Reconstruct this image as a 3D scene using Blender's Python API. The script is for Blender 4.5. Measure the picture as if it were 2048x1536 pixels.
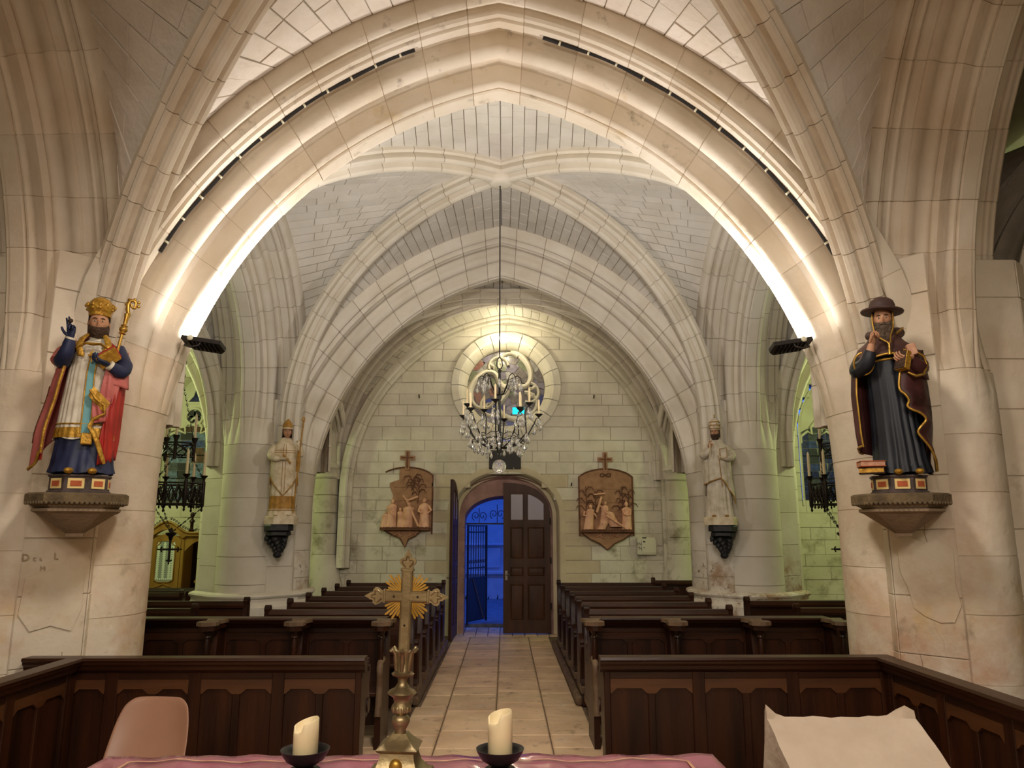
import bpy, math, random
from math import sin, cos, pi, sqrt, radians, acos, atan2
from mathutils import Vector, Matrix
random.seed(7)
C = bpy.context.scene.collection
for o in list(bpy.data.objects): bpy.data.objects.remove(o)
sc = bpy.context.scene

# ---------------------------------------------------------------- camera
cd = bpy.data.cameras.new('camera'); cam = bpy.data.objects.new('camera', cd); C.objects.link(cam)
cd.sensor_width = 36.0; cd.lens = 36.0 * 1500 / 2048; cd.clip_start = .05; cd.clip_end = 200
cam.location = (.08, 0, 1.93); cam.rotation_euler = (radians(90 + 11.1), 0, radians(-.535))
sc.camera = cam

# ---------------------------------------------------------------- world, view, lamps
w = bpy.data.worlds.new('dusk'); sc.world = w; w.use_nodes = True
nt = w.node_tree; bg = nt.nodes['Background']
bg.inputs[0].default_value = (.026, .095, .62, 1); bg.inputs[1].default_value = 2.0
sc.view_settings.view_transform = 'Standard'; sc.view_settings.look = 'None'
sc.view_settings.gamma = 1; sc.view_settings.use_curve_mapping = False
sc.view_settings.exposure = 0.45

def lamp(name, kind, loc, power, col, size=.1, target=None, angle=120, blend=.6, shape=None):
    l = bpy.data.lights.new(name, kind); l.energy = power; l.color = col
    if kind in ('POINT', 'SPOT'): l.shadow_soft_size = size
    if kind == 'SPOT': l.spot_size = radians(angle); l.spot_blend = blend
    if kind == 'AREA':
        l.size = size
        if shape: l.shape = 'RECTANGLE'; l.size_y = shape
    o = bpy.data.objects.new(name, l); C.objects.link(o); o.location = loc
    if target is not None:
        o.rotation_euler = (Vector(target) - Vector(loc)).to_track_quat('-Z', 'Y').to_euler()
    return o
WARM = (1, .91, .81); WHITE = (1, .95, .92)
# the two flood lamps clamped on the springers of the great arch, pointing up
for s in (-1, 1):
    lamp('flood_beam', 'SPOT', (.02 + s * 2.44, 6.44, 3.62), 205, WHITE, .06, (.02 + s * 1.0, 8.0, 6.2), 168, .9)
# unseen fill lights added behind the camera to brighten the piers and arches
lamp('sanctuary_lamp', 'SPOT', (-1.5, -3.2, 5.0), 330, WARM, .35, (-.8, 6.5, 1.7), 84, 1.0)
lamp('sanctuary_lamp', 'SPOT', (1.5, -3.2, 5.0), 330, WARM, .35, (.8, 6.5, 1.7), 84, 1.0)
lamp('sanctuary_lamp', 'POINT', (0, -3.2, 4.6), 150, WARM, .4)
# lamp hanging from the crossing vault, above the picture
lamp('crossing_lamp', 'SPOT', (.02, 3.1, 5.5), 300, WARM, .35, (.02, 3.9, 0), 150, .5)
# bulb over the rose window
lamp('west_bulb', 'POINT', (.05, 14.30, 5.62), 135, (1, .88, .60), .07)
# strip lamps of the two aisles
lamp('aisle_lamp', 'POINT', (-6.4, 11.9, 3.9), 95, (.82, 1, .46), .25)
lamp('aisle_lamp', 'POINT', (6.6, 11.9, 3.9), 95, (.82, 1, .46), .25)

# ---------------------------------------------------------------- materials
def mat(name, col, col2=None, scale=3.0, rough=.8, bump=.0, bscale=40, metal=0, rand=0, coord='obj', stretch=(1, 1, 1),
        spec=.3, emit=None, trans=0, alpha=None, detail=4, lo=.35, hi=.7, stains=None, coat=0):
    m = bpy.data.materials.new(name); m.use_nodes = True
    N = m.node_tree.nodes; L = m.node_tree.links; b = N['Principled BSDF']
    b.inputs['Roughness'].default_value = rough; b.inputs['Metallic'].default_value = metal
    b.inputs['Specular IOR Level'].default_value = spec
    if coat: b.inputs['Coat Weight'].default_value = coat
    if trans: b.inputs['Transmission Weight'].default_value = trans
    if emit: b.inputs['Emission Color'].default_value = (*emit[:3], 1); b.inputs['Emission Strength'].default_value = emit[3]
    vec = None
    if col2 or bump or stains:
        if coord == 'obj':
            tc = N.new('ShaderNodeTexCoord'); out = tc.outputs['Object']
        else:
            tc = N.new('ShaderNodeNewGeometry'); out = tc.outputs['Position']
        mp = N.new('ShaderNodeMapping'); mp.inputs['Scale'].default_value = stretch
        L.new(out, mp.inputs['Vector']); vec = mp.outputs['Vector']
    cur = None
    if col2:
        nz = N.new('ShaderNodeTexNoise'); nz.inputs['Scale'].default_value = scale; nz.inputs['Detail'].default_value = detail
        L.new(vec, nz.inputs['Vector'])
        rp = N.new('ShaderNodeValToRGB'); rp.color_ramp.elements[0].position = lo; rp.color_ramp.elements[1].position = hi
        rp.color_ramp.elements[0].color = (*col, 1); rp.color_ramp.elements[1].color = (*col2, 1)
        L.new(nz.outputs['Fac'], rp.inputs['Fac']); cur = rp.outputs['Color']
    for st in (stains or []):
        # (colour, noise scale, low, high, z0, z1): patches of wear between two heights
        nz = N.new('ShaderNodeTexNoise'); nz.inputs['Scale'].default_value = st[1]; nz.inputs['Detail'].default_value = 6
        nz.inputs['Roughness'].default_value = .65
        L.new(vec, nz.inputs['Vector'])
        mr = N.new('ShaderNodeMapRange'); mr.inputs[1].default_value = st[2]; mr.inputs[2].default_value = st[3]
        L.new(nz.outputs['Fac'], mr.inputs[0]); fac = mr.outputs[0]
        if st[4] is not None:
            sp = N.new('ShaderNodeSeparateXYZ'); L.new(vec, sp.inputs[0])
            m2 = N.new('ShaderNodeMapRange'); m2.inputs[1].default_value = st[4]; m2.inputs[2].default_value = st[5]
            L.new(sp.outputs[2], m2.inputs[0])
            mu = N.new('ShaderNodeMath'); mu.operation = 'MULTIPLY'; L.new(fac, mu.inputs[0]); L.new(m2.outputs[0], mu.inputs[1]); fac = mu.outputs[0]
        mx = N.new('ShaderNodeMix'); mx.data_type = 'RGBA'
        L.new(fac, mx.inputs[0])
        if cur: L.new(cur, mx.inputs[6])
        else: mx.inputs[6].default_value = (*col, 1)
        mx.inputs[7].default_value = (*st[0], 1); cur = mx.outputs[2]
    if rand:
        oi = N.new('ShaderNodeObjectInfo'); mr = N.new('ShaderNodeMapRange')
        mr.inputs[3].default_value = 1 - rand; mr.inputs[4].default_value = 1 + rand * .45
        L.new(oi.outputs['Random'], mr.inputs[0])
        mx = N.new('ShaderNodeVectorMath'); mx.operation = 'SCALE'
        if cur: L.new(cur, mx.inputs[0])
        else: mx.inputs[0].default_value = col
        L.new(mr.outputs[0], mx.inputs['Scale']); cur = mx.outputs[0]
    if cur: L.new(cur, b.inputs['Base Color'])
    else: b.inputs['Base Color'].default_value = (*col, 1)
    if bump:
        nb = N.new('ShaderNodeTexNoise'); nb.inputs['Scale'].default_value = bscale; nb.inputs['Detail'].default_value = 5
        L.new(vec, nb.inputs['Vector'])
        bp = N.new('ShaderNodeBump'); bp.inputs['Strength'].default_value = bump; bp.inputs['Distance'].default_value = .02
        L.new(nb.outputs['Fac'], bp.inputs['Height']); L.new(bp.outputs[0], b.inputs['Normal'])
    return m

def srgb(r, g, b):
    f = lambda c: (c / 255 / 12.92) if c / 255 < .04045 else ((c / 255 + .055) / 1.055) ** 2.4
    return (f(r), f(g), f(b))

BROWN = srgb(150, 112, 82); RUST = srgb(176, 118, 84)
ST = dict(coord='pos', rough=.9, spec=.15, rand=.07)
M_arch1 = mat('limewashed arch stone', srgb(226, 214, 196), srgb(206, 190, 166), 1.6, bump=.25, bscale=14, stains=[(srgb(128, 114, 98), 6, .60, .80, 4.6, 5.6), (srgb(206, 182, 140), 2.3, .62, .78, None, 0)], **ST)
M_pier1 = mat('worn pier plaster', srgb(222, 208, 188), srgb(206, 186, 160), 1.8, bump=.55, bscale=9, stains=[(srgb(192, 150, 120), 1.5, .44, .64, 2.8, .9), (srgb(206, 172, 112), 2.2, .52, .68, 2.0, .7), (RUST, 7, .66, .76, 2.3, 1.2), (srgb(148, 130, 108), 3.6, .60, .76, 3.4, 1.0)], **ST)
M_stone = mat('white nave stone', srgb(226, 217, 202), srgb(214, 203, 184), 2.2, bump=.18, bscale=16, **ST)
M_pier2 = mat('white pier stone', srgb(226, 217, 202), srgb(214, 203, 184), 2.2, bump=.2, bscale=14, stains=[(srgb(176, 146, 118), 3, .46, .62, 1.75, 1.35), (srgb(120, 84, 64), 14, .58, .68, 1.7, 1.4)], **ST)
M_vault1 = mat('rough vault stone', srgb(226, 214, 200), srgb(212, 198, 180), 2.5, bump=.5, bscale=18, **ST)
M_vault = mat('fine vault stone', srgb(224, 217, 206), srgb(212, 204, 190), 2.5, bump=.2, bscale=25, **ST)
M_west = mat('west wall stone', srgb(226, 219, 198), srgb(208, 200, 176), 2.2, bump=.3, bscale=14, stains=[(srgb(150, 140, 112), 2.6, .52, .70, 3.9, 1.6)], **ST)
M_quoin = mat('tan door stone', srgb(212, 198, 168), srgb(198, 182, 150), 3, bump=.2, bscale=18, **ST)
M_mortar = mat('lime mortar', srgb(184, 168, 146), srgb(166, 150, 128), 5, rough=.95, coord='pos')
M_mortarp = mat('pier joint', srgb(214, 198, 176), srgb(200, 182, 158), 5, rough=.95, coord='pos'); M_mortar2 = mat('vault mortar', srgb(192, 180, 164), srgb(176, 164, 146), 5, rough=.95, coord='pos')
M_plaster = mat('aisle plaster', srgb(214, 208, 190), srgb(200, 192, 170), 2, rough=.9, bump=.2, bscale=12, coord='pos')
M_flag = mat('worn flagstone', srgb(224, 194, 160), srgb(200, 168, 134), 2.4, bump=.3, bscale=10, coord='pos', rough=.6, spec=.35, rand=.16, stains=[(srgb(206, 192, 172), 3.5, .58, .74, None, 0), (srgb(128, 102, 78), 4.5, .56, .74, None, 0)])
M_floor = mat('floor bed', srgb(120, 100, 82), srgb(96, 80, 66), 4, rough=.8, coord='pos')
M_wood = mat('dark stained oak', srgb(58, 28, 12), srgb(34, 16, 7), 9, rough=.38, bump=.12, bscale=30, stretch=(1, 1, .12), spec=.28, rand=.18)
M_woodx = mat('dark stained oak rail', srgb(60, 31, 15), srgb(38, 19, 9), 9, rough=.34, bump=.12, bscale=30, stretch=(.12, 1, 1), spec=.35, rand=.12)
M_wood_red = mat('warm oak rail', srgb(86, 50, 24), srgb(62, 35, 17), 9, rough=.4, bump=.1, bscale=30, stretch=(.12, 1, 1), spec=.45, rand=.15)
M_wood_worn = mat('worn oak edge', srgb(120, 98, 76), srgb(82, 58, 40), 7, rough=.5, bump=.1, bscale=30, rand=.1)
M_door = mat('door oak', srgb(76, 44, 22), srgb(54, 30, 15), 7, rough=.5, bump=.1, bscale=24, stretch=(1, 1, .15), rand=.06)
M_conf = mat('honey oak', srgb(170, 128, 58), srgb(140, 98, 40), 6, rough=.45, stretch=(1, 1, .15), rand=.05)
M_iron = mat('black iron', srgb(26, 23, 22), srgb(40, 34, 30), 20, rough=.5, spec=.5, metal=.3)
M_bronze = mat('dark bronze', srgb(46, 36, 28), srgb(30, 24, 20), 30, rough=.45, metal=.5, bump=.2)
M_brass = mat('aged brass', srgb(158, 140, 104), srgb(108, 92, 64), 8, rough=.4, metal=.8, bump=.1, bscale=40)
M_gilt = mat('bright gilt', srgb(196, 154, 72), srgb(158, 118, 46), 20, rough=.35, metal=.7)
M_gold = mat('gold paint', srgb(196, 150, 58), srgb(150, 106, 34), 30, rough=.42, metal=.45, bump=.35, bscale=60)
M_skin = mat('painted flesh', srgb(190, 142, 110), srgb(168, 118, 88), 16, rough=.6)
M_white = mat('painted vestment', srgb(214, 204, 186), srgb(180, 166, 144), 9, rough=.6, bump=.05)
M_pink = mat('rose cope', srgb(194, 110, 102), srgb(164, 80, 76), 5, rough=.55)
M_red = mat('red lining', srgb(172, 46, 38), srgb(138, 34, 28), 5, rough=.5)
M_blue = mat('blue robe', srgb(42, 48, 78), srgb(26, 29, 52), 6, rough=.5)
M_teal = mat('teal stole', srgb(112, 164, 166), srgb(92, 142, 148), 8, rough=.6)
M_hair = mat('brown hair', srgb(78, 54, 38), srgb(52, 36, 26), 40, rough=.7, bump=.8, bscale=60)
M_beard = mat('grey beard', srgb(104, 86, 70), srgb(66, 54, 46), 40, rough=.7, bump=.9, bscale=60)
M_black = mat('black habit', srgb(34, 36, 42), srgb(22, 22, 28), 5, rough=.45)
M_cape = mat('brown cape', srgb(92, 64, 56), srgb(62, 38, 34), 5, rough=.55)
M_cape2 = mat('maroon cape', srgb(80, 42, 40), srgb(52, 26, 26), 5, rough=.5)
M_hat = mat('brown hat', srgb(86, 64, 58), srgb(62, 44, 40), 8, rough=.6)
M_ivory = mat('ivory statue paint', srgb(222, 208, 182), srgb(190, 168, 132), 10, rough=.6)
M_ochre = mat('ochre statue trim', srgb(178, 132, 56), srgb(140, 98, 40), 14, rough=.55)
M_slate = mat('dark painted stone', srgb(84, 70, 66), srgb(62, 52, 48), 12, rough=.7, bump=.3)
M_corbel = mat('grey corbel stone', srgb(150, 128, 104), srgb(128, 106, 84), 6, rough=.85, bump=.3, coord='obj')
M_corbel_dark = mat('dark corbel rim', srgb(112, 94, 68), srgb(78, 64, 46), 9, rough=.85, bump=.5)
M_panel_y = mat('cream panel', srgb(226, 196, 130)); M_panel_r = mat('brick red panel', srgb(186, 96, 58), srgb(160, 76, 44), 20)
M_leaf = mat('black bracket', srgb(44, 42, 42), srgb(28, 28, 28), 14, rough=.5, bump=.2)
M_terra = mat('terracotta relief', srgb(188, 138, 104), srgb(158, 108, 78), 10, rough=.7, bump=.2)
M_terra_hi = mat('pale terracotta', srgb(238, 188, 152), srgb(210, 156, 120), 10, rough=.5)
M_terra_dk = mat('brown relief board', srgb(176, 134, 100), srgb(148, 110, 80), 8, rough=.75, bump=.2)
M_terra_ed = mat('brown relief edge', srgb(118, 80, 56), srgb(92, 60, 42), 8, rough=.7)
M_wax = mat('cream wax', srgb(230, 212, 172), srgb(220, 198, 152), 5, rough=.5, spec=.4)
M_wax.node_tree.nodes['Principled BSDF'].inputs['Subsurface Weight'].default_value = .25
M_wax.node_tree.nodes['Principled BSDF'].inputs['Subsurface Radius'].default_value = (.02, .012, .006)
M_wick = mat('burnt wick', srgb(20, 16, 14))
M_dish = mat('black dish', srgb(22, 20, 20), rough=.4)
M_cloth = mat('rose tablecloth', srgb(160, 88, 104), srgb(140, 70, 88), 7, rough=.7, bump=.35, bscale=16)
M_film = mat('clear plastic film', (1, 1, 1), rough=.12, spec=.5, trans=1, bump=.5, bscale=16)
M_stripe = mat('gold braid', srgb(196, 150, 120), srgb(172, 120, 96), 30, rough=.6)
M_linen = mat('white linen', srgb(184, 166, 146), srgb(172, 153, 133), 7, rough=.85, bump=.25, bscale=26)
M_chair = mat('beige moulded plastic', srgb(158, 118, 94), srgb(146, 106, 84), 3, rough=.35, spec=.45)
M_steel = mat('steel tube', srgb(120, 116, 110), rough=.3, metal=1)
M_plasticw = mat('white plastic', srgb(210, 204, 178), rough=.5); M_plasticd = mat('printed dark ink', srgb(40, 34, 28))
M_plaque = mat('slate plaque', srgb(58, 52, 48), srgb(48, 44, 42), 10, rough=.6)
M_crystal = mat('cut crystal', (1, 1, 1), rough=.03, trans=.85, spec=.9)
M_crystal.node_tree.nodes['Principled BSDF'].inputs['IOR'].default_value = 1.6
M_bulb = mat('lit bulb', (1, 1, 1), emit=(1, .93, .72, 40)); M_led = mat('lit floodlight panel', (1, 1, 1), emit=(1, .95, .9, 60))
M_graf = mat('scratched plaster', srgb(168, 146, 118)); M_lead = mat('lead came', srgb(150, 146, 136), rough=.6)
M_lace = mat('white lace', srgb(226, 232, 214), rough=.9); M_pane = mat('door glass', srgb(150, 158, 150), rough=.25, spec=.5)
M_frost = mat('frosted glass', srgb(150, 140, 150), rough=.35, spec=.5)
M_rev = mat('pink brick reveal', srgb(178, 140, 128), srgb(150, 116, 104), 5, rough=.85, bump=.3, coord='pos', rand=.08)
M_facade = mat('street facade', srgb(200, 200, 205), srgb(180, 182, 190), 3, rough=.9, coord='pos')
M_road = mat('road', srgb(120, 122, 130), srgb(96, 98, 108), 8, rough=.9, coord='pos', bump=.4)
M_weed = mat('dark weeds', srgb(40, 56, 36), rough=.9)
GL = [mat('stained glass ' + n, c, c2, 14, rough=.2, spec=.6, rand=.25) for n, c, c2 in (
    ('smoke', srgb(128, 120, 112), srgb(92, 84, 82)), ('olive', srgb(134, 138, 108), srgb(98, 102, 82)), ('mauve', srgb(150, 142, 152), srgb(116, 108, 118)),
    ('pale', srgb(180, 176, 164), srgb(140, 136, 130)), ('blue', srgb(50, 66, 150), srgb(34, 44, 110)), ('red', srgb(150, 108, 92), srgb(124, 84, 70)))]
def lit_glass(n, col, st):
    return mat('lit glass ' + n, col, [c * .5 for c in col], 16, rough=.2, spec=.5, rand=.3, emit=(*col, st))
GW = [mat('window glass ' + n, c, c2, 18, rough=.15, spec=.6, rand=.3, trans=.35) for n, c, c2 in (
    ('grey', srgb(118, 128, 140), srgb(66, 70, 84)), ('blue', srgb(92, 112, 176), srgb(50, 58, 110)), ('dark', srgb(60, 62, 70), srgb(40, 42, 50)),
    ('brown', srgb(140, 100, 72), srgb(80, 60, 48)), ('sky', srgb(150, 176, 206), srgb(100, 116, 150)))]
GB = [mat('blue window glass ' + n, c, c2, 18, rough=.15, spec=.6, rand=.3, trans=.35) for n, c, c2 in (
    ('deep', srgb(40, 56, 140), srgb(24, 30, 80)), ('blue', srgb(70, 96, 176), srgb(36, 46, 100)), ('slate', srgb(66, 72, 84), srgb(40, 42, 52)),
    ('steel', srgb(100, 110, 124), srgb(60, 64, 74)))]
M_cyan = mat('cyan glass', srgb(30, 210, 225), rough=.2, emit=(.0, .62, .78, .9))  # emission stands in for light shining through this pane

# ---------------------------------------------------------------- mesh helpers
class MB:
    def __init__(s): s.v = []; s.f = []; s.m = []
    def add(s, vs, fs, mi=0):
        o = len(s.v); s.v += [tuple(p) for p in vs]; s.f += [tuple(i + o for i in f) for f in fs]; s.m += [mi] * len(fs); return s
    def box(s, x0, x1, y0, y1, z0, z1, mi=0):
        return s.add([(x0, y0, z0), (x1, y0, z0), (x1, y1, z0), (x0, y1, z0), (x0, y0, z1), (x1, y0, z1), (x1, y1, z1), (x0, y1, z1)],
                     [(3, 2, 1, 0), (4, 5, 6, 7), (0, 1, 5, 4), (1, 2, 6, 5), (2, 3, 7, 6), (3, 0, 4, 7)], mi)
    def cbox(s, x0, x1, y0, y1, z0, z1, c=.006, mi=0):
        # box with chamfered edges (three nested rings)
        if x1 < x0: x0, x1 = x1, x0
        if y1 < y0: y0, y1 = y1, y0
        c = min(c, (x1 - x0) / 2.2, (y1 - y0) / 2.2, (z1 - z0) / 2.2)
        def ring(i, z): # i inset of corner square; 8 verts when chamfered
            return [(x0 + i + c, y0 + i, z), (x1 - i - c, y0 + i, z), (x1 - i, y0 + i + c, z), (x1 - i, y1 - i - c, z), (x1 - i - c, y1 - i, z), (x0 + i + c, y1 - i, z), (x0 + i, y1 - i - c, z), (x0 + i, y0 + i + c, z)]
        def ring4(z): return [(x0 + c, y0 + c, z)] * 0
        a = ring(0, z0 + c); b = ring(0, z1 - c)
        e = [(x0 + c, y0 + c), (x1 - c, y0 + c), (x1 - c, y1 - c), (x0 + c, y1 - c)]
        lo = [(*p, z0) for p in e]; hi = [(*p, z1) for p in e]
        fs = [(3, 2, 1, 0), (4, 5, 6, 7)]
        A = 8; B = 16
        for k in range(8): fs.append((A + k, A + (k + 1) % 8, B + (k + 1) % 8, B + k))
        for k in range(4):
            fs.append((k, (k + 1) % 4, A + 2 * k + 1, A + 2 * k)); fs.append((4 + (k + 1) % 4, 4 + k, B + 2 * k, B + 2 * k + 1))
            fs.append((k, A + 2 * k, A + (2 * k - 1) % 8)); fs.append((4 + k, B + (2 * k - 1) % 8, B + 2 * k))
        return s.add(lo + hi + a + b, fs, mi)
    def grid(s, rows, closed=False, cap0=False, cap1=False, mi=0):
        n = len(rows[0]); vs = [p for r in rows for p in r]; fs = []
        for i in range(len(rows) - 1):
            for j in range(n if closed else n - 1):
                k = (j + 1) % n; fs.append((i * n + j, i * n + k, (i + 1) * n + k, (i + 1) * n + j))
        if cap0: fs.append(tuple(range(n - 1, -1, -1)))
        if cap1: fs.append(tuple((len(rows) - 1) * n + j for j in range(n)))
        return s.add(vs, fs, mi)
    def tube(s, pts, r, n=8, caps=True, mi=0, flat=1.0):
        pts = [Vector(p) for p in pts]; m = len(pts); rows = []; up = None
        for i, p in enumerate(pts):
            t = (pts[min(i + 1, m - 1)] - pts[max(i - 1, 0)])
            t = t.normalized() if t.length > 1e-9 else Vector((0, 0, 1))
            if up is None:
                up = Vector((0, 0, 1)) if abs(t.z) < .9 else Vector((0, 1, 0))
            x = t.cross(up)
            if x.length < 1e-4: x = t.cross(Vector((1, 0, 0)))
            x.normalize(); y = x.cross(t).normalized(); up = y
            rr = r[i] if isinstance(r, (list, tuple)) else r
            rows.append([p + x * (rr * cos(2 * pi * k / n)) + y * (rr * flat * sin(2 * pi * k / n)) for k in range(n)])
        return s.grid(rows, True, caps, caps, mi)
    def lathe(s, prof, n=24, c=(0, 0, 0), sx=1, sy=1, mi=0, caps=True, ph=0):
        rows = [[(c[0] + sx * r * cos(2 * pi * k / n + ph), c[1] + sy * r * sin(2 * pi * k / n + ph), c[2] + z) for k in range(n)] for r, z in prof]
        return s.grid(rows, True, caps, caps, mi)
    def ball(s, c, r, n=12, m=8, mi=0):
        if not isinstance(r, (tuple, list)): r = (r, r, r)
        rows = [[(c[0] + r[0] * sin(pi * i / m) * cos(2 * pi * k / n), c[1] + r[1] * sin(pi * i / m) * sin(2 * pi * k / n), c[2] - r[2] * cos(pi * i / m)) for k in range(n)] for i in range(m + 1)]
        return s.grid(rows, True, False, False, mi)
    def prism(s, poly, fn, a, b, mi=0):
        # poly: 2-D outline, fn(u, v, w) -> point, extruded from w=a to w=b
        n = len(poly)
        vs = [fn(u, v, a) for u, v in poly] + [fn(u, v, b) for u, v in poly]
        fs = [tuple(range(n - 1, -1, -1)), tuple(range(n, 2 * n))] + [(i, (i + 1) % n, n + (i + 1) % n, n + i) for i in range(n)]
        return s.add(vs, fs, mi)
    def xf(s, M, a=0):
        s.v[a:] = [tuple(M @ Vector(p)) for p in s.v[a:]]; return s
    def mesh(s, name, mats, ang=40):
        me = bpy.data.meshes.new(name); me.from_pydata(s.v, [], s.f)
        for m in (mats if isinstance(mats, (list, tuple)) else [mats]): me.materials.append(m)
        if any(s.m): me.polygons.foreach_set('material_index', s.m)
        if ang:
            me.polygons.foreach_set('use_smooth', [True] * len(s.f))
            if ang < 180: me.set_sharp_from_angle(angle=radians(ang))
        me.update(); return me
def obj(name, mb, mats, parent=None, ang=40, label=None, loc=None):
    o = bpy.data.objects.new(name, mb.mesh(name, mats, ang) if isinstance(mb, MB) else mb); C.objects.link(o)
    if parent: o.parent = parent
    if label: o['label'] = label
    if loc: o.location = loc
    return o
def root(name, label, cat=None, loc=(0, 0, 0), rz=0, group=None, kind=None):
    o = bpy.data.objects.new(name, None); C.objects.link(o); o.location = loc; o.rotation_euler = (0, 0, rz); o.empty_display_size = .1
    return tag(o, label, cat, group, kind)
def tag(o, label=None, cat=None, group=None, kind=None):
    if label: o['label'] = label
    if cat: o['category'] = cat
    if group: o['group'] = group
    if kind: o['kind'] = kind
    return o
def dup(o, parent=None, loc=None, rz=None, label=None):
    c = o.copy(); C.objects.link(c)
    if parent: c.parent = parent
    if loc is not None: c.location = loc
    if rz is not None: c.rotation_euler = (0, 0, rz)
    if label: c['label'] = label
    for ch in list(o.children): dup(ch, c)
    return c
def arc(cx, cy, r, a0, a1, n, ry=None):
    ry = ry or r
    return [(cx + r * cos(radians(a0 + (a1 - a0) * i / n)), cy + ry * sin(radians(a0 + (a1 - a0) * i / n))) for i in range(n + 1)]
def lerp(a, b, t): return tuple(p + (q - p) * t for p, q in zip(a, b))
def sstep(a, b, x):
    t = max(0, min(1, (x - a) / (b - a))); return t * t * (3 - 2 * t)
# ================================================================ architecture
XC = .02                                   # nave axis
def structure(name, label): return root(name, label, kind='structure')

# ---- moulded profiles: (n outward from the soffit, d towards the camera side), front half from outer edge to soffit
def profile(k=1.0, kd=1.0):
    p = [(.60, .84), (.53, .84)] + arc(.485, .765, .055, 78, 262, 6)[1:] + [(.455, .69)] + arc(.425, .64, .050, 75, 258, 5) + [(.39, .575), (.378, .565), (.378, .47), (.41, .45), (.415, .40), (.385, .375)]
    p += arc(.295, .285, .088, 62, 232, 8) + [(.225, .195), (.20, .165), (.15, .158), (.105, .165)] + arc(.058, .125, .045, 55, 228, 6) + [(.012, .090), (0, .080)]
    p = [(n * k, d * kd) for n, d in p]
    return p + [(n, -d) for n, d in reversed(p)]
PRO = profile(1.06, .88)
def shaftprofile(pro, n0, d0):
    m = len(pro); out = []
    for i in range(m):
        a = pi * (i / (m - 1)) - pi / 2          # -90..90
        out.append((n0 * (1 - cos(a)), -d0 * sin(a)))
    return out
def offset(pro, off):
    out = []
    for i, (n, d) in enumerate(pro):
        a = pro[max(i - 1, 0)]; b = pro[min(i + 1, len(pro) - 1)]
        t = (b[0] - a[0], b[1] - a[1]); l = sqrt(t[0] ** 2 + t[1] ** 2) or 1
        out.append((n + off * -t[1] / l, d + off * t[0] / l))
    return out
def blendpro(lo, hi, z0, z1, zf):
    def f(s, off=0):
        t = sstep(z0, z1, zf(s)); p = [(a[0] + (b[0] - a[0]) * t, a[1] + (b[1] - a[1]) * t) for a, b in zip(lo, hi)]
        return offset(p, off) if off else p
    return f

class Arch:
    # pointed arch; ax='x': spans x in plane y=q;  ax='y': spans y in plane x=q.  dd: sign of the d axis
    def __init__(s, ax, c, q, a, z0, R, zb=0, dd=-1):
        s.ax, s.c, s.q, s.a, s.z0, s.R, s.zb, s.dd = ax, c, q, a, z0, R, zb, dd
        s.hv = z0 - zb; s.la = R * acos((R - a) / R); s.half = s.hv + s.la; s.total = 2 * s.half
    def lz(s, u, n):
        if u < s.hv: return s.a + n, s.zb + u
        pm = acos(max(-1, min(1, (s.R - s.a) / (s.R + n)))); ph = (u - s.hv) / s.la * pm
        return s.a - s.R + (s.R + n) * cos(ph), s.z0 + (s.R + n) * sin(ph)
    def P(s, u, n, d):
        side = 1 if u <= s.half else -1
        l, z = s.lz(u if side > 0 else s.total - u, n)
        return (s.c + side * l, s.q + s.dd * d, z) if s.ax == 'x' else (s.q + s.dd * d, s.c + side * l, z)
    def zf(s, u): return s.lz(u if u <= s.half else s.total - u, 0)[1]
    def s_at_z(s, z, n=0):
        lo, hi = 0, s.half
        for _ in range(40):
            m = (lo + hi) / 2
            if s.lz(m, n)[1] < z: lo = m
            else: hi = m
        return lo
class Diag:
    def __init__(s, p0, b, z0, h, zb):
        s.p0, s.b, s.z0, s.h = Vector(p0), Vector(b), z0, h; v = s.b - s.p0; s.L = v.length; s.e = v / s.L; s.B = Vector((s.e.y, -s.e.x))
        s.hv = z0 - zb; s.la = (s.L + h) * .80; s.total = s.hv + s.la; s.zb = zb
    def P(s, u, n, d):
        if u < s.hv: x, z, N = 0, s.zb + u, (-1, 0)
        else:
            ps = (u - s.hv) / s.la * pi / 2; x, z = s.L * (1 - cos(ps)), s.z0 + s.h * sin(ps)
            t = (s.L * sin(ps), s.h * cos(ps)); l = sqrt(t[0] ** 2 + t[1] ** 2); N = (-t[1] / l, t[0] / l)
        x += N[0] * n; z += N[1] * n; q = s.p0 + s.e * x + s.B * d
        return (q.x, q.y, z)
    def zf(s, u): return s.P(u, 0, 0)[2]
    def at(s, t, n=0): return s.P(s.hv + s.la * t, n, 0)

def sweep(parent, name, A, prof, s0, s1, seg, m, sub=2, dep=.013, eps=.004, jit=.003, mm=None, cap=False):
    n = max(1, round((s1 - s0) / seg)); cuts = [s0 + (s1 - s0) * (i + (random.uniform(-.10, .10) if 0 < i < n else 0)) / n for i in range(n + 1)]
    half = getattr(A, 'half', None)
    for i in range(n):
        a, b = cuts[i], cuts[i + 1]; j = random.uniform(-jit, jit)
        us = [a + eps + (b - a - 2 * eps) * k / sub for k in range(sub + 1)]
        if half and a < half < b and all(abs(u - half) > .02 for u in us): us = sorted(us + [half - 1e-6])
        rows = [[A.P(us[0] - .001, p, q) for p, q in prof(us[0], dep)]] + [[A.P(u, p, q) for p, q in prof(u, j)] for u in us] + [[A.P(us[-1] + .001, p, q) for p, q in prof(us[-1], dep)]]
        obj(name, MB().grid(rows), m, parent, 32)
    k = max(8, int((s1 - s0) / .12)); us = sorted([s0 + (s1 - s0) * i / k for i in range(k + 1)] + ([half - 1e-6] if half and s0 < half < s1 else []))
    obj('mortar_joint', MB().grid([[A.P(u, p, q) for p, q in prof(u, dep - .001)] for u in us]), mm or M_mortar, parent, 32)

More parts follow.
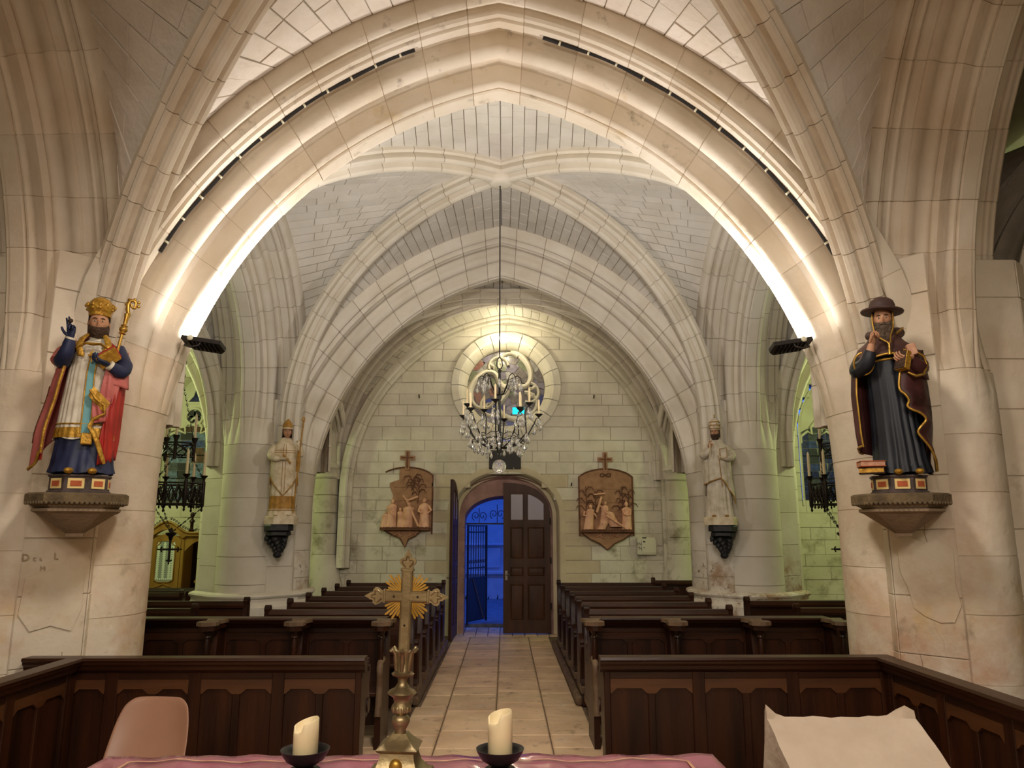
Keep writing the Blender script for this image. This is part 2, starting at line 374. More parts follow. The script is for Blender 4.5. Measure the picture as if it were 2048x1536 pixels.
def face_stone(q, nrm, dep=.012, gap=.004, bev=.004, j=0.0, seg=2):
    # q: four corners (a0, a1, b1, b0), a course from a to b; returns a shallow block standing proud of the mortar
    n = Vector(nrm)
    def ring(i, h):
        out = []
        (a0, a1, b1, b0) = [Vector(p) for p in q]
        la = (a1 - a0).length or 1; lb = (b1 - b0).length or 1; lh = ((a0 + a1) / 2 - (b0 + b1) / 2).length or 1
        fa, fb, fh = min(.4, i / la), min(.4, i / lb), min(.4, i / lh)
        A0, A1, B0, B1 = a0.lerp(a1, fa), a1.lerp(a0, fa), b0.lerp(b1, fb), b1.lerp(b0, fb)
        a0, b0 = A0.lerp(B0, fh), B0.lerp(A0, fh); a1, b1 = A1.lerp(B1, fh), B1.lerp(A1, fh)
        return [a0.lerp(a1, k / seg) + n * h for k in range(seg + 1)] + [b1.lerp(b0, k / seg) + n * h for k in range(seg + 1)]
    r0, r1 = ring(gap, -dep), ring(gap + bev, j); m = len(r0); mb = MB().grid([r0, r1], True)
    o = m; h = seg + 1
    mb.f += [(o + k, o + k + 1, o + m - 2 - k, o + m - 1 - k) for k in range(seg)]; mb.m += [0] * seg
    return mb

def web(parent, Af, Df, t0, t1, course, length, m, up=1, stones=True, tone=None, gap=.003, j=.003):
    # ruled vault cell between an arch curve Af(t) and a rib curve Df(t)
    k = 24
    nr = max(3, round(sum((Vector(Af(t0 + (t1 - t0) * i / k)) - Vector(Af(t0 + (t1 - t0) * (i + 1) / k))).length for i in range(k)) / course))
    ts = [t0 + (t1 - t0) * i / nr for i in range(nr + 1)]
    def nrm(t, wq):
        a, b, a2, b2 = Vector(Af(t)), Vector(Df(t)), Vector(Af(min(1, t + .03))), Vector(Df(min(1, t + .03)))
        n = (b - a).cross(a2.lerp(b2, wq) - a.lerp(b, wq)); n.normalize()
        return n if n.z * up < 0 else -n
    base = MB().grid([[Vector(Af(t)).lerp(Vector(Df(t)), w / 4) - nrm(min(t, .97), w / 4) * .013 for w in range(5)] for t in ts])
    obj('mortar_joint', base, M_mortar2, parent, 180)
    if not stones: return
    cnt = 0
    for r in range(nr):
        ta, tb = ts[r], ts[r + 1]
        a0, b0, a1, b1 = Vector(Af(ta)), Vector(Df(ta)), Vector(Af(tb)), Vector(Df(tb))
        n = max(1, round(((b0 - a0).length + (b1 - a1).length) / 2 / length))
        cu = [0] + [(i + (r % 2) * .45 + random.uniform(-.15, .15)) / (n + .2) for i in range(1, n)] + [1]
        if cu[-2] > .96 and n > 1: cu.pop(-2)
        for i in range(len(cu) - 1):
            q = (a0.lerp(b0, cu[i]), a0.lerp(b0, cu[i + 1]), a1.lerp(b1, cu[i + 1]), a1.lerp(b1, cu[i]))
            if (q[0] - q[1]).length < .03 and (q[2] - q[3]).length < .03: continue
            obj('stone', face_stone(q, nrm((ta + tb) / 2, (cu[i] + cu[i + 1]) / 2), j=random.uniform(-j, j), gap=gap), m, parent, 0); cnt += 1

# ---- the two transverse arches with the shafts that carry them
Y1, Y2, YW = 6.4, 12.0, 14.7
LOW = shaftprofile(PRO, .50, .52)
arch1 = Arch('x', XC, Y1, 2.92, 2.3, 3.75); arch2 = Arch('x', XC, Y2, 2.99, 2.3, 3.88)
r = structure('arch_great', 'great moulded chancel arch nearest the viewer, pale stone with soot marks')
sweep(r, 'voussoir', arch1, blendpro(LOW, PRO, 2.55, 3.75, arch1.zf), 0, arch1.total, .42, M_arch1, sub=3, mm=M_mortarp, dep=.007, eps=.003)
for o in r.children:
    if o.name.startswith('voussoir') and min(v[2] for v in (o.data.vertices[0].co, o.data.vertices[-1].co)) < 3.3: o.data.materials[0] = M_pier1
r = structure('arch_nave', 'moulded white arch at the middle of the nave behind the chandelier')
LOW2 = shaftprofile(PRO, .50, .55)
sweep(r, 'voussoir', arch2, blendpro(LOW2, PRO, 2.6, 3.6, arch2.zf), 0, arch2.total, .40, M_stone, sub=3)
for o in r.children:
    if o.name.startswith('voussoir') and o.data.vertices[0].co.z < 2.2 and o.data.vertices[-1].co.z < 2.2: o.data.materials[0] = M_pier2

# ---- arches of the crossing sides, of the arcade, and wall ribs
PL = profile(1.0, .64); PA = profile(.9, .62); PB = profile(1.04, .86)
LOWL = shaftprofile(PL, .38, .34); LOWA = shaftprofile(PA, .34, .36); LOWB = shaftprofile(PB, .44, .44)
arcs = {}
for s, nm in ((-1, 'left'), (1, 'right')):
    q = XC + s * 3.60 - (.06 if s < 0 else 0)
    A = Arch('y', 2.75, q, 2.78, 3.3, 3.2, dd=-s); arcs['lat', s] = A
    r = structure('arch_crossing_' + nm, 'moulded arch opening from the crossing into the %s-hand chapel' % nm)
    sweep(r, 'voussoir', A, blendpro(LOWL, PL, 2.9, 3.7, A.zf), 0, A.half + .6, .44, M_pier1, sub=3, mm=M_mortarp, dep=.007, eps=.003)
    A = Arch('y', 9.2, XC + s * 3.78, 1.9, 3.9, 1.97, dd=-s); arcs['arc', s] = A
    r = structure('arch_arcade_' + nm, 'moulded arcade arch between the two piers on the %s side of the nave' % nm)
    sweep(r, 'voussoir', A, blendpro(LOWB, PB, 3.0, 4.1, A.zf), 0, A.total, .40, M_stone, sub=3)
    A = Arch('y', 13.62, XC + s * 3.55, .82, 2.9, 1.05, dd=-s); arcs['arw', s] = A
    r = structure('arch_west_' + nm, 'narrow arcade arch beside the west wall on the %s side' % nm)
    sweep(r, 'voussoir', A, blendpro(shaftprofile(PA, .2, .3), PA, 2.7, 3.2, A.zf), 0, A.total, .40, M_stone, sub=3)

RIBP = [(.26, .16), (.20, .16), (.18, .12)] + arc(.12, .10, .045, 60, 220, 4) + [(.09, .05)] + arc(.045, 0, .05, 75, 180, 3)
RIBP = RIBP + [(n, -d) for n, d in reversed(RIBP[:-1])]
RIBP = [(n, d) for n, d in RIBP]
def ribprof(s, off=0): return offset(RIBP, off) if off else RIBP
FORM = [(.22, .14), (.16, .14)] + arc(.11, .11, .045, 60, 230, 4) + [(.07, .05)] + arc(.03, .03, .035, 70, 230, 4) + [(0, -.05), (.02, -.10), (.2, -.12)]
def formprof(s, off=0): return offset(FORM, off) if off else FORM
# wall ribs of the nave bays
fr = {}
for s in (-1, 1):
    for key, c, a, z0, R, q in (('cr', 2.75, 3.1, 3.55, 3.3, 3.0), ('bw', 13.68, .95, 3.9, 1.35, 3.02)):
        A = Arch('y', c, XC + s * q, a, z0, R, zb=2.9, dd=-s); fr[key, s] = A
        if key == 'cr': continue
        r = structure('wall_rib', 'slender moulded wall rib above the arcade, %s side, %s bay' % ('left' if s < 0 else 'right', 'west'))
        sweep(r, 'voussoir', A, formprof, 0, A.total, .42, M_stone, sub=3)
        # spandrel masonry between the arcade arch and the wall rib
        B = arcs['arw', s]; n = 32
        rows = []
        for i in range(n + 1):
            u = i / n; p = Vector(B.P(B.s_at_z(2.6) + (B.total - 2 * B.s_at_z(2.6)) * u, .48, .38)); f = Vector(A.P(A.total * u, .1, -.08)); f.x = p.x + (f.x - p.x) * 1.0
            rows.append([p.lerp(f, k / 4) for k in range(5)])
        o = obj('wall_spandrel', MB().grid(rows), M_stone, None, 60); tag(o, 'plain white masonry between arcade arch and vault, %s side, %s bay' % ('left' if s < 0 else 'right', 'west'), kind='structure')
# aisle face of the arcade walls
for s in (-1, 1):
    for key in ('arc', 'arw'):
        B = arcs[key, s]; rows = []
        for i in range(25):
            p = B.P(B.s_at_z(2.4) + (B.total - 2 * B.s_at_z(2.4)) * i / 24, *((.6, -.70) if key == 'arc' else (.46, -.37))); rows.append([p, (p[0], p[1], 7.2)])
        o = obj('wall_spandrel', MB().grid(rows), M_plaster, None, 60); tag(o, 'aisle side of the masonry above the arcade arch', kind='structure')
# wall rib on the west wall
AW = Arch('x', XC + .1, 14.58, 2.98, 2.7, 3.39, zb=1.25, dd=-1)
r = structure('arch_west_wall', 'moulded wall rib framing the west wall and its round window')
sweep(r, 'voussoir', AW, formprof, 0, AW.total, .45, M_west, sub=3)

# ---- diagonal ribs and bosses
diags = {}
def diag(key, p0, b, z0, h, zb, m):
    D = Diag(p0, b, z0, h, zb); diags[key] = D
    r = structure('diagonal_rib', {'cr': 'thick', 'b1': 'slender', 'bw': 'small'}[key[0]] + ' diagonal vault rib rising from the %s pier' % key[1].replace('_', ' '))
    sweep(r, 'rib_stone', D, ribprof, 0, D.total - .02, .38, m, sub=3)
    return D
for s, nm in ((-1, 'left'), (1, 'right')):
    o = -.09 if s < 0 else 0
    diag(('cr', 'chancel_' + nm, s, 1), (XC + s * 3.08 + o, 5.90), (XC, 3.0), 2.6, 3.3, 2.4, M_pier1)
    diag(('cr', 'sanctuary_' + nm, s, -1), (XC + s * 3.20, .25), (XC, 3.0), 3.05, 2.85, 2.6, M_pier1)
    diag(('b1', 'chancel_rear_' + nm, s, -1), (XC + s * 3.05, 7.15), (XC, 9.15), 3.65, 2.75, 2.9, M_stone)
    diag(('b1', 'nave_' + nm, s, 1), (XC + s * 3.05, 11.22), (XC, 9.15), 3.55, 2.85, 2.7, M_stone)
    diag(('bw', 'nave_rear_' + nm, s, -1), (XC + s * 3.0, 12.85), (XC, 13.7), 3.4, 2.75, 2.9, M_stone)
    diag(('bw', 'west_corner_' + nm, s, 1), (XC + s * 3.0, 14.55), (XC, 13.7), 3.4, 2.75, 2.9, M_stone)
for y, z, rr, lab in ((9.15, 6.40, .16, 'round keystone of the nave vault holding the chandelier rod'), (3.0, 5.9, .2, 'keystone of the crossing vault'), (13.7, 6.15, .12, 'keystone of the west bay vault')):
    o = obj('keystone', MB().lathe([(rr * .5, -.03), (rr * .8, -.02), (rr, .02), (rr, .1), (rr * .85, .13), (rr * .85, .28)], 20, (XC, y, z)), M_stone); tag(o, lab, kind='structure')

# ---- vault webs: 2 half cells per side of each bay
def curve_arch(A, n, d, side, z):
    s0 = A.s_at_z(z, n)
    def f(t):
        u = s0 + (A.half - s0) * t; u = min(u, A.half - 1e-5)
        return A.P(u if side > 0 else A.total - u, n, d)
    return f
def curve_diag(D, n=.24): return lambda t: D.at(t, n)
VW = 'vault_web'
for s, nm in ((-1, 'left'), (1, 'right')):
    D = {k[0] + str(k[3]): v for k, v in diags.items() if k[2] == s}
    r = structure(VW, 'bright rough stone vault web over the chancel arch, %s half' % nm)
    web(r, curve_arch(arch1, .62, .73, s, 3.5), curve_diag(D['cr1']), .10, 1, .185, .33, M_vault1, j=.006, gap=.003)
    r = structure(VW, 'shaded rough stone vault web beside the crossing, %s side' % nm)
    web(r, curve_arch(arcs['lat', s], .585, .52, 1, 3.6), curve_diag(D['cr1']), .04, 1, .21, .42, M_vault1, j=.005, gap=.003)
    r = structure(VW, 'vault web beside the sanctuary, %s side' % nm)
    web(r, curve_arch(arcs['lat', s], .585, .52, -1, 3.6), curve_diag(D['cr-1']), .0, 1, .2, .42, M_vault1, stones=False)
    r = structure(VW, 'fine coursed vault web behind the chancel arch, %s half' % nm)
    web(r, curve_arch(arch1, .62, -.72, s, 3.7), curve_diag(D['b1-1']), .0, 1, .135, .34, M_vault)
    r = structure(VW, 'fine coursed vault web in front of the nave arch, %s half' % nm)
    web(r, curve_arch(arch2, .62, .73, s, 3.7), curve_diag(D['b11']), .0, 1, .135, .34, M_vault)
    r = structure(VW, 'fine coursed vault web over the near half of the %s arcade' % nm)
    web(r, curve_arch(arcs['arc', s], .61, .71, -1, 3.8), curve_diag(D['b1-1']), .0, 1, .135, .34, M_vault)
    r = structure(VW, 'fine coursed vault web over the far half of the %s arcade' % nm)
    web(r, curve_arch(arcs['arc', s], .61, .71, 1, 3.8), curve_diag(D['b11']), .0, 1, .135, .34, M_vault)
    r = structure(VW, 'shaded vault web behind the nave arch, %s half' % nm)
    web(r, curve_arch(arch2, .62, -.72, s, 3.7), curve_diag(D['bw-1']), .0, 1, .16, .36, M_vault)
    r = structure(VW, 'vault web above the west wall, %s half' % nm)
    web(r, curve_arch(AW, .1, .1, s, 3.6), curve_diag(D['bw1']), .0, 1, .16, .36, M_west)
    r = structure(VW, 'narrow vault web over the west arcade arch, near half, %s side' % nm)
    web(r, curve_arch(fr['bw', s], .1, -.1, -1, 4.0), curve_diag(D['bw-1']), .0, 1, .16, .36, M_vault)
    r = structure(VW, 'narrow vault web over the west arcade arch, far half, %s side' % nm)
    web(r, curve_arch(fr['bw', s], .1, -.1, 1, 4.0), curve_diag(D['bw1']), .0, 1, .16, .36, M_vault)
# sanctuary vault behind the viewer
o = obj('ceiling', MB().box(-4, 4, -5, .35, 6.1, 6.2), M_plaster, None, 0); tag(o, 'plain plaster ceiling of the sanctuary', kind='structure')

# ---- piers: coursed cores between the shafts
def pier(name, label, cx, poly, ztop, m, course=.46, base=None):
    r = structure(name, label); z = 0; n = len(poly)
    gx0, gy0 = sum(p[0] for p in poly) / n, sum(p[1] for p in poly) / n
    shrunk = [(gx0 + (x - gx0) * .995, gy0 + (y - gy0) * .995) for x, y in poly]
    obj('mortar_joint', MB().prism(shrunk, lambda u, v, w: (cx + u, v, w), 0, ztop), M_mortarp, r, 0)
    k = 0
    while z < ztop - .05:
        h = min(course * random.uniform(.85, 1.2), ztop - z)
        for i in range(n):
            a, b = poly[i], poly[(i + 1) % n]; L = sqrt((a[0] - b[0]) ** 2 + (a[1] - b[1]) ** 2)
            nx, ny = (b[1] - a[1]) / L, -(b[0] - a[0]) / L
            mx, my = (a[0] + b[0]) / 2, (a[1] + b[1]) / 2
            gx, gy = sum(p[0] for p in poly) / n, sum(p[1] for p in poly) / n
            if (mx - gx) * nx + (my - gy) * ny < 0: nx, ny = -nx, -ny
            cuts = [0, 1] if L < .55 or k % 2 else [0, random.uniform(.4, .6), 1]
            for c in range(len(cuts) - 1):
                p, q = lerp(a, b, cuts[c]), lerp(a, b, cuts[c + 1]); d = .008
                Q = [(cx + p[0] + nx * d, p[1] + ny * d, z), (cx + q[0] + nx * d, q[1] + ny * d, z), (cx + q[0] + nx * d, q[1] + ny * d, z + h), (cx + p[0] + nx * d, p[1] + ny * d, z + h)]
                obj('stone', face_stone(Q, (nx, ny, 0), j=random.uniform(-.002, .002), dep=.008, gap=.002, bev=.005), m, r, 0)
        z += h; k += 1
    return r
def face_mark(r, cx, a, b, pts, kind):
    # pts in (distance along the face 0..1, height); a thin raised plaster flake or a crack on a flat pier face
    L = sqrt((a[0] - b[0]) ** 2 + (a[1] - b[1]) ** 2); n = Vector(((b[1] - a[1]) / L, -(b[0] - a[0]) / L, 0))
    if n.y > 0: n = -n
    pos = lambda u, z, w: Vector((cx + a[0] + (b[0] - a[0]) * u, a[1] + (b[1] - a[1]) * u, z)) + n * w
    if kind == 'crack': obj('crack', MB().tube([pos(u, z, .008) for u, z in pts], (.0022), 5), M_corbel, r, 60)
    else: obj('plaster_flake', MB().prism(pts, pos, .004, .019), M_pier1, r, 20)
P1 = [(3.06, 5.95), (3.38, 5.60), (3.46, 5.76), (4.2, 5.76), (4.6, 6.1), (4.6, 6.75), (4.2, 7.0), (3.5, 7.0), (3.1, 6.85)]
P2 = [(3.12, 11.54), (3.42, 11.28), (3.52, 11.42), (4.15, 11.42), (4.56, 11.7), (4.56, 12.3), (4.2, 12.55), (3.5, 12.6), (3.12, 12.45)]
P0 = [(3.2, -.3), (3.5, .05), (4.6, .05), (4.6, -1), (3.5, -1), (3.2, -.8)]
for s, nm in ((-1, 'left'), (1, 'right')):
    sg = lambda pl: [(s * x, y) for x, y in pl]
    rp = pier('pier_chancel_' + nm, 'massive worn limewashed pier carrying the great arch, %s side' % nm, XC + (-.06 if s < 0 else 0), sg(P1), 4.1, M_pier1)
    rnd = random.Random(3 + s); fa, fb = sg(P1)[0], sg(P1)[1]; fcx = XC + (-.06 if s < 0 else 0)
    fl_ = [(.12, 1.86), (.30, 1.90), (.55, 1.84), (.72, 1.88), (.95, 1.80), (.93, 1.55), (.98, 1.40), (.86, 1.28), (.66, 1.27), (.44, 1.31), (.30, 1.36), (.24, 1.50), (.14, 1.62)] if s > 0 else [(.10, 1.62), (.5, 1.66), (.92, 1.60), (.96, 1.34), (.78, 1.22), (.5, 1.25), (.2, 1.20), (.08, 1.36)]
    face_mark(rp, fcx, fa, fb, fl_, 'flake')
    for k in range(4):
        u, z = rnd.uniform(.1, .9), rnd.uniform(1.0, 3.3); pts = [(u, z)]
        for q in range(6): u = min(.98, max(.02, u + rnd.uniform(-.05, .06))); z += rnd.uniform(-.09, -.02); pts.append((u, z))
        face_mark(rp, fcx, fa, fb, pts, 'crack')
    pier('pier_nave_' + nm, 'white stone pier carrying the small statue, %s side of nave' % nm, XC, sg(P2), 3.9, M_pier2 if s > 0 else M_stone)
    pier('pier_sanctuary_' + nm, 'pier beside the sanctuary, %s side' % nm, XC, sg(P0), 4.2, M_pier1)
    # moulded base and plinth of the nave pier
    pl = [(s * (3.86 + (x - 3.86) * 1.02), 12 + (y - 12) * 1.02) for x, y in P2]
    def ring(k, z): return [(XC + s * 3.86 + (s * abs(x) - s * 3.86) * k, 12 + (y - 12) * k, z) for x, y in [(2.97, 12.0), (3.05, 11.6), (3.3, 11.34), (3.46, 11.14), (3.75, 11.08), (4.15, 11.2), (4.6, 11.65), (4.6, 12.4), (4.25, 12.8), (3.46, 12.8), (3.05, 12.45)]]
    rows = [ring(1.10, 0), ring(1.10, .86), ring(1.06, .90), ring(1.035, .93), ring(1.04, .97), ring(1.07, .985), ring(1.085, 1.01), ring(1.07, 1.035), ring(1.02, 1.05), ring(.98, 1.06)]
    o = obj('pier_base', MB().grid(rows, True), M_stone if s < 0 else M_pier2, None, 30); tag(o, 'moulded base of the white nave pier, %s side' % nm, kind='structure')
    # engaged half column against the west wall
    r = structure('respond_column', 'round half column with capital against the west wall, %s side' % nm)
    x = XC + s * 3.36
    z = 1.5
    obj('column_base', MB().lathe([(.36, 0), (.36, .95), (.33, 1.05), (.27, 1.32), (.235, 1.5)], 24, (x, 14.55, 0)), M_west, r)
    while z < 2.8:
        h = random.uniform(.3, .42); h = min(h, 2.92 - z)
        obj('drum', MB().lathe([(.215, z + .003), (.228, z + .010), (.228, z + h - .008), (.215, z + h - .001)], 24, (x, 14.55, 0)), M_west, r); z += h
    obj('capital', MB().lathe([(.235, z), (.25, z + .03), (.235, z + .06), (.24, z + .14), (.28, z + .2), (.26, z + .25), (.20, z + .3), (.16, z + 1.0)], 24, (x, 14.55, 0)), M_west, r)

# ---- west wall: coursed stones around the door and the round window
DX, DZ = XC + .08, 4.79                      # centre of the round window
DC = .10                                     # door axis
def door_half(z):                            # half width of the door embrasure at height z (basket arch)
    if z < 2.2: return 1.04
    q = (z - 2.2) / .90
    return 1.04 * max(0, 1 - q ** 2.1) ** (1 / 2.1) if q < 1 else 0
def wall_courses(r, x0, x1, y, z0, z1, hs, ls, m, holes, seed=1, jit=.006, alt=None, thick=.5):
    rnd = random.Random(seed); z = z0; k = 0
    while z < z1 - .02:
        h = min(hs * rnd.uniform(.85, 1.15), z1 - z); iv = [(x0, x1)]
        for hf in holes:
            e = hf(z + h / 2)
            if e:
                nv = []
                for a, b in iv:
                    if e[1] <= a or e[0] >= b: nv.append((a, b)); continue
                    if e[0] > a: nv.append((a, e[0]))
                    if e[1] < b: nv.append((e[1], b))
                iv = nv
        for a, b in iv:
            if b - a < .02: continue
            obj('mortar_bed', MB().box(a, b, y + .012, y + thick, z, z + h), M_mortar2, r, 0)
            n = max(1, round((b - a) / ls)); cu = [a + (b - a) * (i + ((k % 2) * .4 + rnd.uniform(-.2, .2) if 0 < i < n else 0)) / (n + (.2 if n > 1 else 0)) for i in range(n)] + [b]
            cu[0] = a
            for i in range(n):
                if cu[i + 1] - cu[i] < .03: continue
                q = [(cu[i], y, z), (cu[i + 1], y, z), (cu[i + 1], y, z + h), (cu[i], y, z + h)]
                mm = m
                if alt and alt((cu[i] + cu[i + 1]) / 2, z + h / 2): mm = M_quoin
                obj('stone', face_stone(q, (0, -1, 0), j=rnd.uniform(-jit, jit), seg=1), mm, r, 0)
        z += h; k += 1
def rose_hole(z):
    q = .98 ** 2 - (z - DZ) ** 2
    return (DX - sqrt(q), DX + sqrt(q)) if q > 0 else None
def door_hole(z):
    hw = door_half(z)
    return (DC - hw, DC + hw) if hw > 0 else None
r = structure('wall_west', 'coursed pale stone west wall with the round window and the street door')
wall_courses(r, -3.6, 3.6, YW, 0, 7.0, .235, .62, M_west, [rose_hole, door_hole], alt=lambda x, z: abs(x - DC) < 1.02 + .34 + .12 * (int(z / .24) % 2) and z < 2.9)
# moulded stone ring of the round window, cut in voussoirs
for i in range(20):
    a0, a1 = 2 * pi * i / 20 + .006, 2 * pi * (i + 1) / 20 - .006
    pr = [(1.10, .02), (1.10, -.035), (1.085, -.05), (.95, -.05), (.90, -.02), (.86, .06), (.80, .16), (.785, .30), (.80, .32)]
    pr = [(p[0], YW + p[1]) for p in pr]
    rows = [[(DX + R * sin(a0 + (a1 - a0) * k / 3), y, DZ + R * cos(a0 + (a1 - a0) * k / 3)) for R, y in pr] for k in range(4)]
    obj('window_voussoir', MB().grid(rows), M_west, r, 30)
obj('window_reveal', MB().grid([[(DX + R * sin(2 * pi * k / 48), YW + y, DZ + R * cos(2 * pi * k / 48)) for R, y in ((1.09, .03), (.80, .24), (.79, .52))] for k in range(49)]), M_mortar2, r, 30)
# door arch: moulded edge and splayed embrasure
def door_curve(k, n=30):
    pts = [(DC - 1.02 * k, 0), (DC - 1.02 * k, 1.2)]
    for i in range(n + 1):
        a = pi - pi * i / n; c_, s_ = cos(a), sin(a)
        e = 2 / 2.1
        pts.append((DC + 1.02 * k * (abs(c_) ** e) * (1 if c_ > 0 else -1), 2.2 + .86 * (k if k < 1 else 1 + (k - 1) * 1.3) * abs(s_) ** e))
    return pts + [(DC + 1.02 * k, 1.2), (DC + 1.02 * k, 0)]
prof = [(1.12, .004), (1.12, -.012), (1.06, -.02), (1.02, -.012), (1.0, .02), (.97, .26), (.90, .27)]
rows = [[(x, YW + y, z) for x, z in door_curve(k)] for k, y in prof]
o = obj('door_embrasure', MB().grid(rows), M_quoin, r, 35)

# ---- aisles: side walls, floors, ceilings, west walls with windows
for s, nm, n in ((-1, 'left', 1), (1, 'right', 2)):
    X = XC + s * 8.5
    o = obj('wall_' + nm, MB().box(X - .2, X + .2, -1.0, 15.2, 0, 7), M_plaster, None, 0); tag(o, 'plastered outer wall of the %s aisle' % nm, kind='structure')
    rows = [[(XC + s * (6.2 + 2.35 * cos(radians(t))), y, 6.1 + .5 * sin(radians(t))) for t in range(0, 181, 8)] for y in (-1, 3, 7, 11, 15)]
    o = obj('ceiling', MB().grid(rows), M_vault, None, 60); tag(o, 'plain pointed vault of the %s aisle' % nm, kind='structure')
    for y in (6.4, 12.0):
        A = Arch('x', XC + s * 6.34, y, 1.65, 3.0, 3.0, dd=-1); arcs['ai', s, y > 8] = A; r = structure('arch_aisle', 'moulded transverse arch across the %s aisle beside the %s pier' % (nm, 'chancel' if y < 8 else 'nave'))
        sweep(r, 'voussoir', A, blendpro(shaftprofile(PA, .34, .36), PA, 2.8, 3.5, A.zf), 0, A.total, .5, M_stone, sub=2)
    for y0, far in ((11.5, True), (6.95, False)):
        D = Diag((XC + s * 4.5, y0), (XC + s * 6.3, 9.2), 3.2, 3.0, 2.9)
        r = structure('aisle_rib', 'diagonal rib of the %s aisle vault by the %s pier' % (nm, 'nave' if far else 'chancel'))
        sweep(r, 'rib_stone', D, ribprof, 0, D.total - .02, .4, M_stone, sub=3)
        r = structure(VW, 'aisle vault web against the %s aisle arch by the %s pier' % (nm, 'nave' if far else 'chancel'))
        web(r, curve_arch(arcs['ai', s, far], .5, .5 if far else -.5, -s, 3.4), curve_diag(D), .02, 1, .16, .4, M_vault)
        r = structure(VW, 'aisle vault web against the %s arcade by the %s pier' % (nm, 'nave' if far else 'chancel'))
        web(r, curve_arch(arcs['arc', s], .61, -.71, 1 if far else -1, 3.9), curve_diag(D), .02, 1, .16, .4, M_vault)
    r = structure('wall_west_aisle_' + nm, 'coursed west wall of the %s aisle under the tall window' % nm)
    wx = XC + (-6.16 if s < 0 else 6.72); hw = .50 if s < 0 else .74
    def win(z, wx=wx, hw=hw):
        if z < 2.42 or z > 4.95: return None
        q = hw if z < 3.9 else hw * sqrt(max(0, 1 - ((z - 3.9) / 1.05) ** 1.6))
        return (wx - q - .12, wx + q + .12)
    a, b = sorted((XC + s * 3.55, XC + s * 8.4))
    wall_courses(r, a, b, YW, 0, 6.7, .25, .66, M_west, [win], seed=5 + s)
for x0, x1, y0, y1, lab in ((-4.4, 4.4, -5.2, -5.0, 'sanctuary end wall behind the viewer'), (-8.6, -3.2, -1.1, -.9, 'end wall of the left chapel'), (3.2, 8.6, -1.1, -.9, 'end wall of the right chapel'), (-3.6, -3.4, -5, -.8, 'left sanctuary wall'), (3.4, 3.6, -5, -.8, 'right sanctuary wall')):
    o = obj('wall_east' if 'end' in lab else 'wall_sanctuary', MB().box(x0, x1, y0, y1, 0, 7), M_plaster, None, 0); tag(o, lab, kind='structure')
o = obj('roof', MB().box(-9, 9, -5.3, 15.2, 7.6, 7.8), M_plaster, None, 0); tag(o, 'roof above the vaults', kind='structure')

# ---- floors
fl = structure('floor', 'worn beige flagstone floor of the nave aisle')
obj('floor_bed', MB().box(-8.6, 8.6, -5.1, 16.1, -.2, -.014), M_floor, fl, 0)
cols = [(-.87, -.56), (-.56, -.01), (-.01, .52), (.52, .90)]
def flag(x0, x1, y0, y1):
    t = random.uniform(-.004, .003)
    obj('flagstone', MB().cbox(x0 + .006, x1 - .006, y0 + .006, y1 - .006, -.06, t, .012), M_flag, fl, 0)
for i, (x0, x1) in enumerate(cols):
    y = 4.6 + .25 * i
    while y < YW:
        h = random.uniform(.42, .86); y1 = min(y + h, YW + .02)
        if YW - y1 < .2: y1 = YW + .02
        e0 = -.06 if i == 0 and y < 8.9 else 0; e1 = .06 if i == 3 and y < 8.9 else 0
        flag(x0 + e0 - (.55 if i == 0 and y1 < 8.2 else 0), x1 + e1 + (.55 if i == 3 and y1 < 8.2 else 0), y, y1); y = y1
for i in range(9):                           # threshold paving in the doorway
    for k in range(3):
        x0 = -.95 + i * .235
        flag(x0, x0 + .235, YW + .02 + k * .42, YW + .02 + (k + 1) * .42)
o = obj('floor_sanctuary', MB().box(-2.55, 2.55, -5, 4.9, -.01, .30), M_flag, None, 0); tag(o, 'raised sanctuary pavement under the altar', kind='structure')
for s, nm in ((-1, 'left'), (1, 'right')):
    x0, x1 = sorted((s * .89, s * 2.95)); r = structure('floor_platform_' + nm, 'low worn timber platform under the %s pews' % nm)
    obj('platform_edge', MB().cbox(s * .89, s * .96, 8.95, 13.5, 0, .105, .02), M_wood_worn, r, 30)
    yy = 8.95
    while yy < 13.45:
        obj('plank', MB().cbox(s * .96, s * 2.95, yy + .002, yy + .19, 0, .10, .005), M_woodx, r, 0); yy += .19
